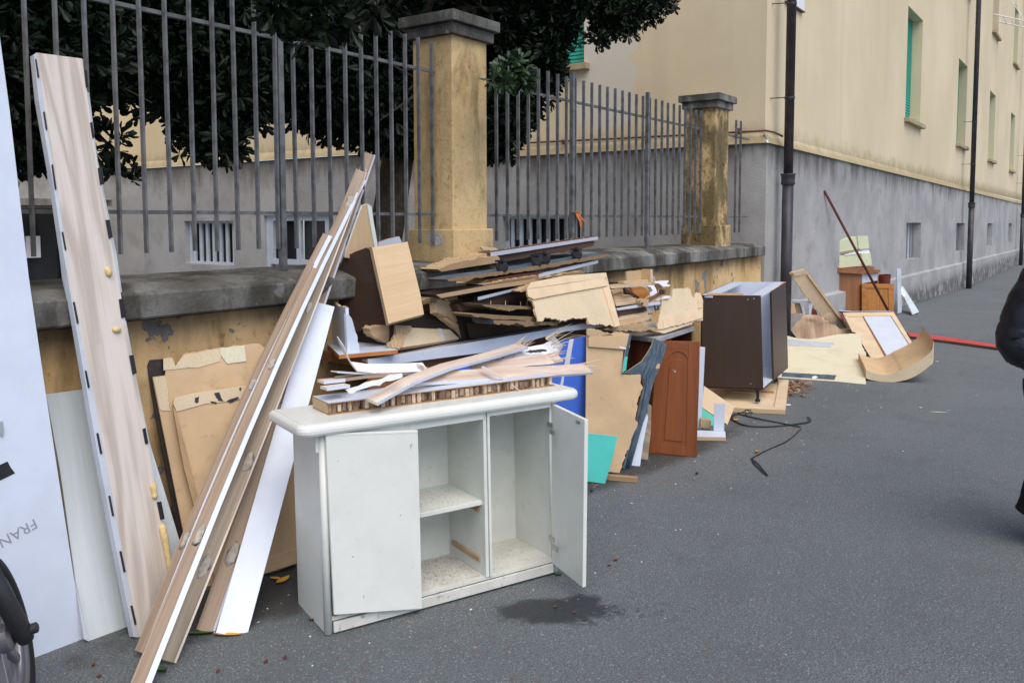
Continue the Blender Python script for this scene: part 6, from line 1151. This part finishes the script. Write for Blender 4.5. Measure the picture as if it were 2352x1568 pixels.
strap('folded end of black strap with a plug, nearest the camera', 'E2', [(948, 1060), (990, 1130), (1090, 1220), (1150, 1275), (1100, 1210), (1040, 1130), (955, 1062)], .009)
mb = MB(); mb.box(gr('E2', 1090, 1225, .0), gr('E2', 1150, 1275, 0) - gr('E2', 1090, 1225, 0), Vector((.02, .012, 0)), Vector((0, 0, .012))); tag(mb.out('strap_buckle', 'black', bevel=.002), 'small black plastic buckle at the end of the folded strap', 'buckle')
mb = MB(); mb.tube([gr('E2', x, y, z) for x, y, z in ((780, 490, .01), (860, 470, .03), (900, 440, .06), (930, 480, .02), (880, 500, .01), (870, 450, .05), (940, 445, .05), (950, 490, .01), (990, 460, .01))], .004, 6); tag(mb.out('wire_tangle', 'blackm', smooth=True), 'tangled dark wire lying against the edge of the ground panel', 'wire')
def leaf(label, cr, x, y, dx, dy, w, mat, grp, name='fallen_leaf', curl=.01):
    a, b = gr(cr, x, y, .004), gr(cr, x + dx, y + dy, .004); d = b - a; s = Vector((-d.y, d.x, 0)).normalized() * w * d.length; up = Vector((0, 0, curl)); mb = MB()
    V = [a + up]; 
    for t, ww in ((.2, .6), (.45, 1), (.7, .8), (.88, .4)): V += [a + d * t - s * ww + up * .7, a + d * t, a + d * t + s * ww + up * .7]
    V += [b + up]; Fc = [(0, 1, 2), (0, 2, 3)] + [f for k in range(3) for f in ((1 + 3 * k, 4 + 3 * k, 5 + 3 * k, 2 + 3 * k), (2 + 3 * k, 5 + 3 * k, 6 + 3 * k, 3 + 3 * k))] + [(10, 13, 11), (11, 13, 12)]
    mb.add(V, Fc); return tag(mb.out(name, mat, smooth=True), label, 'leaf', grp)
G1 = 'fallen leaves'
leaf('orange fallen leaf, right one of a pair behind the sideboard', 'C6', 1760, 395, 160, -95, .22, 'leafy', G1); leaf('orange fallen leaf, left one of a pair behind the sideboard', 'C6', 1830, 335, -140, -15, .2, 'leafy', G1)
leaf('long green leaf under the foot of the longest plank', 'C6', 650, 975, 400, -10, .07, 'leafg', G1, curl=.012); leaf('yellow-green leaf under the foot of the wide white board', 'C6', 1020, 985, 350, 0, .09, 'leafy', G1, curl=.01)
leaf('rolled dark green leaf under the nearest plank feet', 'C6', 310, 1395, 175, 25, .22, 'leafg', G1, curl=.02); leaf('dry brown leaf beside the left foot of the sideboard', 'C6', 2130, 810, 85, 5, .2, 'leafb', G1)
leaf('small brown leaf right of the open sideboard door', 'E3', 1170, 890, 52, 4, .35, 'leafb', G1); leaf('tiny reddish leaf nearer the open sideboard door', 'E3', 1110, 948, 40, 5, .3, 'leafb', G1); leaf('red scrap of leaf on the edge of the wet patch', 'E3', 748, 1444, 32, 2, .4, 'cherry', G1); leaf('brown leaf scrap in the middle of the wet patch', 'E3', 540, 1385, 42, 3, .35, 'leafb', G1)
leaf('greenish crushed leaf under the right corner of the sideboard', 'E3', 545, 1030, 90, 20, .3, 'leafg', G1); leaf('yellow curled leaf on the looped black strap', 'E2', 735, 585, 45, -15, .4, 'leafy', G1); leaf('pale yellow cup-shaped leaf on the narrow strap', 'E2', 988, 985, 58, 0, .35, 'leafy', G1, curl=.02)
leaf('white paper scrap beside the corner of the ground panel', 'E2', 1385, 395, 50, -15, .4, 'paper', 'litter scraps', 'paper_scrap', .002); leaf('white plastic cap on the asphalt in front of the arched piece', 'B4', 1055, 1470, 25, 0, .35, 'paper', 'litter scraps', 'paper_scrap', .006)
leaf('white scrap on the asphalt right of the arched piece', 'B4', 1160, 1180, 26, 0, .3, 'paper', 'litter scraps', 'paper_scrap', .004); leaf('flattened pale scrap lying near the person', 'B4', 1120, 1495, 120, 5, .1, 'mdfl', 'litter scraps', 'paper_scrap', .002); leaf('pale green scrap beside the flattened one', 'B4', 1232, 1487, 24, 0, .3, 'turq', 'litter scraps', 'paper_scrap', .002)
for cr, x, y, r, lb in (('C6', 1645, 1300, .012, 'left of two brown seed cases in front of the sideboard'), ('C6', 1868, 1258, .011, 'right of two brown seed cases in front of the sideboard'), ('C6', 1080, 1412, .010, 'pale split seed case near the plank feet'), ('C1', 512, 1460, .010, 'reddish seed case right of the wheel under the white board'), ('C1', 543, 1522, .011, 'dark seed case nearest the wheel'), ('E2', 268, 1247, .016, 'black crumb on the asphalt in front of the cherry door'), ('E3', 950, 172, .014, 'black crumb by the corner of the small turquoise board')):
    p = gr(cr, x, y, .003); r *= .72; mb = MB(); mb.tube([p + Vector((-r, 0, 0)), p + Vector((-r * .6, .002, .004)), p + Vector((.2 * r, 0, .006)), p + Vector((r, .003, .002))], [r * .2, r * .7, r * .75, r * .15], 8); tag(mb.out('seed_case', 'nut' if 'black' not in lb else 'black', smooth=True), lb, 'seed case', 'seed cases and crumbs on the asphalt')
# heap of dry leaves by the ground panel, and loose grit
mb = MB(); c = gr('E2', 1530, 150); c2 = gr('E2', 1470, 250)
for k in range(420):
    cc, sx, sy = ((c, .28, .10) if k < 300 else (c2, .22, .10)); p = cc + Vector((random.gauss(0, sx * .5), random.gauss(0, sy * .6), .003 + abs(random.gauss(0, .012)))); a = random.uniform(0, 6.3); L = random.uniform(.01, .035); w = random.choice((.002, .002, .010)); dz = random.uniform(-.004, .012)
    d = Vector((cos(a) * L, sin(a) * L, dz)); s = Vector((-sin(a), cos(a), 0)) * w; mb.add([p - d - s, p + d - s, p + d + s, p - d + s], [(0, 1, 2, 3)], k % 3 if w > .005 else 1)
tag(mb.out('leaf_litter', ['leafb', 'barew', 'leafb']), 'small heap of dry brown leaves and twigs beside the ground panel corner', 'leaf litter', kind='stuff')
mb = MB()
for k in range(1500):
    if k < 900: x = random.uniform(2.0, 8.5); y = 2.35 + random.gauss(0, .45)
    else: x = random.uniform(1, 14); y = random.uniform(-2, 3.3)
    a = random.uniform(0, 6.3); L = random.uniform(.002, .007); w = random.uniform(.0012, .004); p = Vector((x, y, .001)); d = Vector((cos(a) * L, sin(a) * L, 0)); s = Vector((-sin(a), cos(a), 0)) * w; mb.add([p - d - s, p + d - s, p + d + s, p - d + s, p + Vector((0, 0, w))], [(0, 1, 4), (1, 2, 4), (2, 3, 4), (3, 0, 4)], random.choice((0, 0, 1, 1, 0, 1, 0, 2)))
tag(mb.out('grit', ['barew', 'leafb', 'paper']), 'scattered grit and wood crumbs over the asphalt', 'grit', kind='stuff')

# ================================================================== MOTORCYCLE FRONT END (lower left corner)
hd_, ln_ = .961, .224; wf = Vector((cos(hd_), sin(hd_), 0)); wn0 = Vector((-sin(hd_), cos(hd_), 0)); wu = (Vector((0, 0, cos(ln_))) + wn0 * sin(ln_)).normalized(); wa = wf.cross(wu).normalized()
if wa.x < 0: wa = -wa
RW = .29; wc_ = Vector((1.168, 2.835, RW * cos(ln_)))
mc = thing('motorcycle', 'black motorcycle of which the front wheel and fork show at lower left', 'motorcycle', (wc_.x, wc_.y, 0))
def wp(r, t, s): return wc_ + (wf * cos(t) + wu * sin(t)) * r + wa * s
def wring(name, prof, mat, n=72, parent=None):
    mb = MB(); V = [wp(r, 2 * PI * i / n, s) for i in range(n) for r, s in prof]; m_ = len(prof)
    mb.add(V, [(i * m_ + j, i * m_ + (j + 1) % m_, ((i + 1) % n) * m_ + (j + 1) % m_, ((i + 1) % n) * m_ + j) for i in range(n) for j in range(m_)]); return mb.out(name, mat, parent or mc, smooth=True)
whl = bpy.data.objects.new('wheel', None); link(whl, mc, Matrix.Translation(wc_))
wring('tyre', [(.220, -.032), (.240, -.042), (.266, -.040), (.284, -.024), (.290, 0), (.284, .024), (.266, .040), (.240, .042), (.220, .032)], 'blackr', parent=whl)
wring('rim', [(.223, -.036), (.223, .036), (.212, .040), (.205, .030), (.192, .022), (.185, .034), (.178, .020), (.178, -.020), (.205, -.03), (.212, -.040)], 'alloy', parent=whl)
mb = MB(); mb.tube([wc_ - wa * .06, wc_ - wa * .05, wc_ + wa * .05, wc_ + wa * .06], [.03, .045, .045, .03], 24); mb.out('hub', 'alloy', whl, smooth=False)
for k in range(6):
    t = k * PI / 3 + .25; a0, a1 = wp(.035, t, .01), wp(.185, t, .012); tt = (wf * -sin(t) + wu * cos(t)); mb = MB(); mb.add([a0 - tt * .022 - wa * .015, a0 + tt * .022 - wa * .015, a0 + tt * .022 + wa * .015, a0 - tt * .022 + wa * .015, a1 - tt * .011 - wa * .01, a1 + tt * .011 - wa * .01, a1 + tt * .011 + wa * .01, a1 - tt * .011 + wa * .01], [(0, 1, 2, 3), (7, 6, 5, 4), (0, 4, 5, 1), (1, 5, 6, 2), (2, 6, 7, 3), (3, 7, 4, 0)]); mb.out('spoke', 'alloy', whl, bevel=.003)
wring('brake_disc', [(.09, -.062), (.15, -.062), (.15, -.066), (.09, -.066)], 'steel', parent=whl)
fd = (gr('D', 0, 1290, .0) - gr('D', 0, 1290, .0))
for s in (.085, -.085):
    axl = wc_ + wa * s; top = axl + (wu * .92 - wf * .42).normalized() * .62 if True else None
    mb = MB(); mb.tube([axl - (top - axl).normalized() * .035, axl, axl.lerp(top, .5), axl.lerp(top, .501), top], [.024, .029, .029, .022, .022], 18); mb.out('fork_leg', 'blackm', mc, smooth=True)
mb = MB(); mb.tube([wc_ - wa * .12, wc_ + wa * .105], .011, 12); mb.tube([wc_ + wa * .104, wc_ + wa * .128], .017, 12); mb.tube([wc_ + wa * .128, wc_ + wa * .132], [.017, .010], 12); mb.out('axle', 'blackm', mc, smooth=False)
ft = wc_ + (wu * .92 - wf * .42).normalized() * .62; mb = MB(); mb.box(ft - wa * .12 - wf * .03, wa * .24, wf * .06, wu * .04); mb.out('fork_yoke', 'blackm', mc, bevel=.006)
mb = MB(); mb.tube([ft - wa * .20 + wu * .06 - wf * .22, ft - wa * .12 + wu * .08, ft + wa * .12 + wu * .08, ft + wa * .18 + wu * .05 - wf * .22], .014, 10); mb.out('handlebar', 'blackm', mc, smooth=True)
mb = MB(); bk_ = -wf; mb.tube([ft + bk_ * .12 + wu * .03, ft + bk_ * .5 - wu * .02, ft + bk_ * .8 - wu * .16, ft + bk_ * 1.15 - wu * .10], [.035, .13, .14, .07], 16); mb.out('body', 'blackm', mc, smooth=True)
mb = MB(); mb.tube([ft + bk_ * .7 - wu * .04, ft + bk_ * 1.25 + wu * .0], [.13, .09], 14); mb.out('saddle', 'blackr', mc, smooth=True)
rw = wc_ + bk_ * 1.35
mb = MB(); n = 40; prof = [(.235, -.05), (.29, -.055), (.313, 0), (.29, .055), (.235, .05)]; mb.add([rw + (wf * cos(2 * PI * i / n) + wu * sin(2 * PI * i / n)) * r + wa * s for i in range(n) for r, s in prof], [(i * 5 + j, i * 5 + (j + 1) % 5, ((i + 1) % n) * 5 + (j + 1) % 5, ((i + 1) % n) * 5 + j) for i in range(n) for j in range(5)]); mb.out('rear_tyre', 'blackr', mc, smooth=True)
mb = MB(); mb.tube([rw - wa * .06, rw + wa * .06], .2, 24); mb.out('rear_rim', 'alloy', mc)
mb = MB(); mb.tube([rw + wa * .07, ft + bk_ * .75 - wu * .3 + wa * .05], .022, 10); mb.tube([rw - wa * .07, ft + bk_ * .75 - wu * .3 - wa * .05], .022, 10); mb.out('swing_arm', 'blackm', mc, smooth=True)

# ================================================================== PERSON at the right edge
def skinned(name, joints, edges, mat, parent, sub=2, smooth=True, root=0):
    """joints: list of (point, radius or (rx,ry)); grown as one surface"""
    me = bpy.data.meshes.new(name); me.from_pydata([Vector(j[0]) for j in joints], edges, []); o = bpy.data.objects.new(name, me); COL.objects.link(o)
    sk_ = o.modifiers.new('skin', 'SKIN'); lay = me.skin_vertices[0].data
    for i, j in enumerate(joints): r = j[1]; lay[i].radius = (r, r) if not isinstance(r, tuple) else r; lay[i].use_root = (i == root)
    s = o.modifiers.new('sub', 'SUBSURF'); s.levels = sub; s.render_levels = sub; bpy.context.view_layer.update()
    me2 = bpy.data.meshes.new_from_object(o.evaluated_get(bpy.context.evaluated_depsgraph_get())); bpy.data.objects.remove(o); me2.name = name
    me2.materials.clear(); me2.materials.append(M[mat]); me2.polygons.foreach_set('use_smooth', [True] * len(me2.polygons)); me2.polygons.foreach_set('material_index', [0] * len(me2.polygons))
    return link(bpy.data.objects.new(name, me2), parent, Matrix.Identity(4))
EL = gr('D', 2300, 800, .99)         # the elbow, which is what shows
rt = Vector((_sy, -_cy, 0)); fw = Vector((_cy, _sy, 0)); up_ = Vector((0, 0, 1))
PC = EL + rt * .34; PC.z = 0
pe = thing('person', 'person in a black quilted jacket and wide black trousers at the right edge', 'person', PC)
def pp(r, f, z): return PC + rt * r + fw * f + up_ * z
J = [(pp(0, 0, .88), (.14, .10)), (pp(0, 0, 1.05), (.13, .10)), (pp(0, .01, 1.22), (.15, .11)), (pp(0, .01, 1.33), (.12, .09)), (pp(0, .0, 1.40), .052), (pp(0, -.01, 1.46), .05), (pp(0, -.01, 1.53), (.075, .09)), (pp(0, -.01, 1.60), (.072, .088)), (pp(0, 0, 1.655), .045),
     (pp(-.17, .01, 1.31), .055), (pp(-.25, .02, 1.12), .045), (pp(-.29, .03, 1.0), .04), (pp(-.20, -.14, .95), .034), (pp(-.10, -.22, .93), .026), (pp(.17, .01, 1.31), .055), (pp(.25, .0, 1.10), .045), (pp(.27, -.02, .98), .04), (pp(.26, -.12, .85), .032), (pp(.255, -.16, .76), .026),
     (pp(-.09, 0, .80), .085), (pp(-.10, -.02, .46), .055), (pp(-.10, .03, .10), .036), (pp(.09, 0, .80), .085), (pp(.10, .02, .46), .055), (pp(.11, .12, .10), .036), (pp(-.10, -.10, .04), .034), (pp(.11, -.02, .04), .034)]
Eg = [(0, 1), (1, 2), (2, 3), (3, 4), (4, 5), (5, 6), (6, 7), (7, 8), (3, 9), (9, 10), (10, 11), (11, 12), (12, 13), (3, 14), (14, 15), (15, 16), (16, 17), (17, 18), (0, 19), (19, 20), (20, 21), (0, 22), (22, 23), (23, 24), (21, 25), (24, 26)]
nf = len(J)
for side_, base, d in ((-1, 13, Vector((rt * .7 - fw * .5).xyz)), (1, 18, Vector((0, 0, -1)) + fw * -.3)):
    b = J[base][0]; d = d.normalized(); sv = d.cross(up_ if abs(d.z) < .8 else fw).normalized()
    for k, L in enumerate((.062, .072, .076, .07)):
        i0 = len(J); o_ = sv * (k - 1.5) * .02; J.append((b + d * .045 + o_, .010)); J.append((b + d * (.05 + L * .55) + o_ * 1.1, .009)); J.append((b + d * (.05 + L) + o_ * 1.1 - fw * .012, .007)); Eg += [(base, i0), (i0, i0 + 1), (i0 + 1, i0 + 2)]
    i0 = len(J); J.append((b + d * .02 + sv * .035 - fw * .01, .011)); J.append((b + d * .055 + sv * .05 - fw * .02, .008)); Eg += [(base, i0), (i0, i0 + 1)]
skinned('body', J, Eg, 'skin', pe)
mb = MB(); hc_ = pp(0, -.005, 1.60)
hd_m = skinned('hair', [(pp(0, .03, 1.56), (.085, .085)), (pp(0, .02, 1.63), (.082, .09)), (pp(0, .0, 1.67), (.06, .06)), (pp(0, .06, 1.48), (.07, .05))], [(0, 1), (1, 2), (0, 3)], 'hair', pe)
for s in (-1, 1): mb = MB(); e_ = pp(s * .032, -.098, 1.575); mb.tube([e_, e_ - fw * .006], [.010, .006], 10); mb.out('eye', 'paper', pe, smooth=True); mb = MB(); e_ = pp(s * .083, .0, 1.56); mb.tube([e_ + up_ * .03, e_, e_ - up_ * .03], [.008, .014, .007], 8); mb.out('ear', 'skin', pe, smooth=True)
mb = MB(); mb.tube([pp(0, -.095, 1.585), pp(0, -.118, 1.55), pp(0, -.098, 1.54)], [.008, .014, .008], 8); mb.out('nose', 'skin', pe, smooth=True); mb = MB(); mb.tube([pp(-.024, -.097, 1.512), pp(0, -.104, 1.512), pp(.024, -.097, 1.512)], [.003, .006, .003], 8); mb.out('mouth', 'pot', pe, smooth=True)
def quilt(name, pts, r0, seg, mat, amp=.012, flat=1.):
    """a padded tube with bulging quilted bands along a path of points (point, radius)"""
    n = 40; P_, R_ = [], []; tot = len(pts) - 1
    for i in range(tot * seg * 6 + 1):
        u = i / (seg * 6); a = min(int(u), tot - 1); t = u - a; p = Vector(pts[a][0]).lerp(Vector(pts[a + 1][0]), t); r = pts[a][1] + (pts[a + 1][1] - pts[a][1]) * t; ph = (u * seg) % 1; P_.append(p); R_.append(r + amp * (abs(sin(PI * ph)) ** .6 - .6))
    mb = MB(); mb.tube(P_, R_, n)
    mb.V = [v + (v - Vector(pts[0][0])).normalized() * noise.noise(v * 16) * .008 + (v - Vector(pts[0][0])).normalized() * (abs(noise.noise(v * 28 + Vector((2, 7, 1)))) * -.014) + Vector((0, 0, noise.noise(v * 9 + Vector((5, 5, 5))) * .014)) for v in mb.V]; return mb.out(name, mat, pe, smooth=True)
JK = skinned('jacket', [(pp(0, 0, .78), (.20, .15)), (pp(0, 0, .95), (.20, .16)), (pp(0, 0, 1.12), (.19, .15)), (pp(0, .01, 1.28), (.18, .14)), (pp(0, .0, 1.38), (.11, .10)), (pp(0, 0, 1.44), (.085, .085))], [(0, 1), (1, 2), (2, 3), (3, 4), (4, 5)], 'nylon', pe)
quilt('sleeve', [(pp(-.12, .01, 1.34), .105), (pp(-.21, .02, 1.16), .105), (pp(-.255, .03, 1.0), .095), (pp(-.17, -.09, .925), .082), (pp(-.09, -.19, .90), .06)], 0, 2, 'nylon', .006)
quilt('sleeve', [(pp(.12, .01, 1.34), .105), (pp(.24, .0, 1.14), .105), (pp(.26, -.03, .98), .10), (pp(.26, -.11, .86), .08), (pp(.255, -.145, .79), .06)], 0, 2, 'nylon')
for sx, ff_ in ((-1, 0), (1, .1)):
    P_ = [pp(sx * .10, 0, .82), pp(sx * .10, -.01, .60), pp(sx * .10, .0, .40), pp(sx * .105, .02 + ff_ * .5, .22), pp(sx * .11, .03 + ff_, .16)]
    mb = MB(); q_ = []; r_ = []
    for i in range(4):
        for k in range(6): t = k / 6; q_.append(P_[i].lerp(P_[i + 1], t)); r_.append((.11, .09, .086, .092, .102)[i] * (1 - t) + (.11, .09, .086, .092, .102)[i + 1] * t)
    q_.append(P_[-1]); r_.append(.103); mb.tube(q_, r_, 28, cap=True); mb.V = [v + rt * noise.noise(v * 7) * .012 + fw * noise.noise(v * 8 + Vector((4, 4, 4))) * .016 for v in mb.V]; mb.out('trouser_leg', 'cotton', pe, smooth=True)
    s_ = MB(); a_ = pp(sx * .08 + .03, .12 + ff_, .035); s_.tube([a_, a_ - fw * .1, a_ - fw * .2, a_ - fw * .26], [.035, .042, .04, .02], 12); s_.out('shoe', 'blackr', pe, smooth=True)
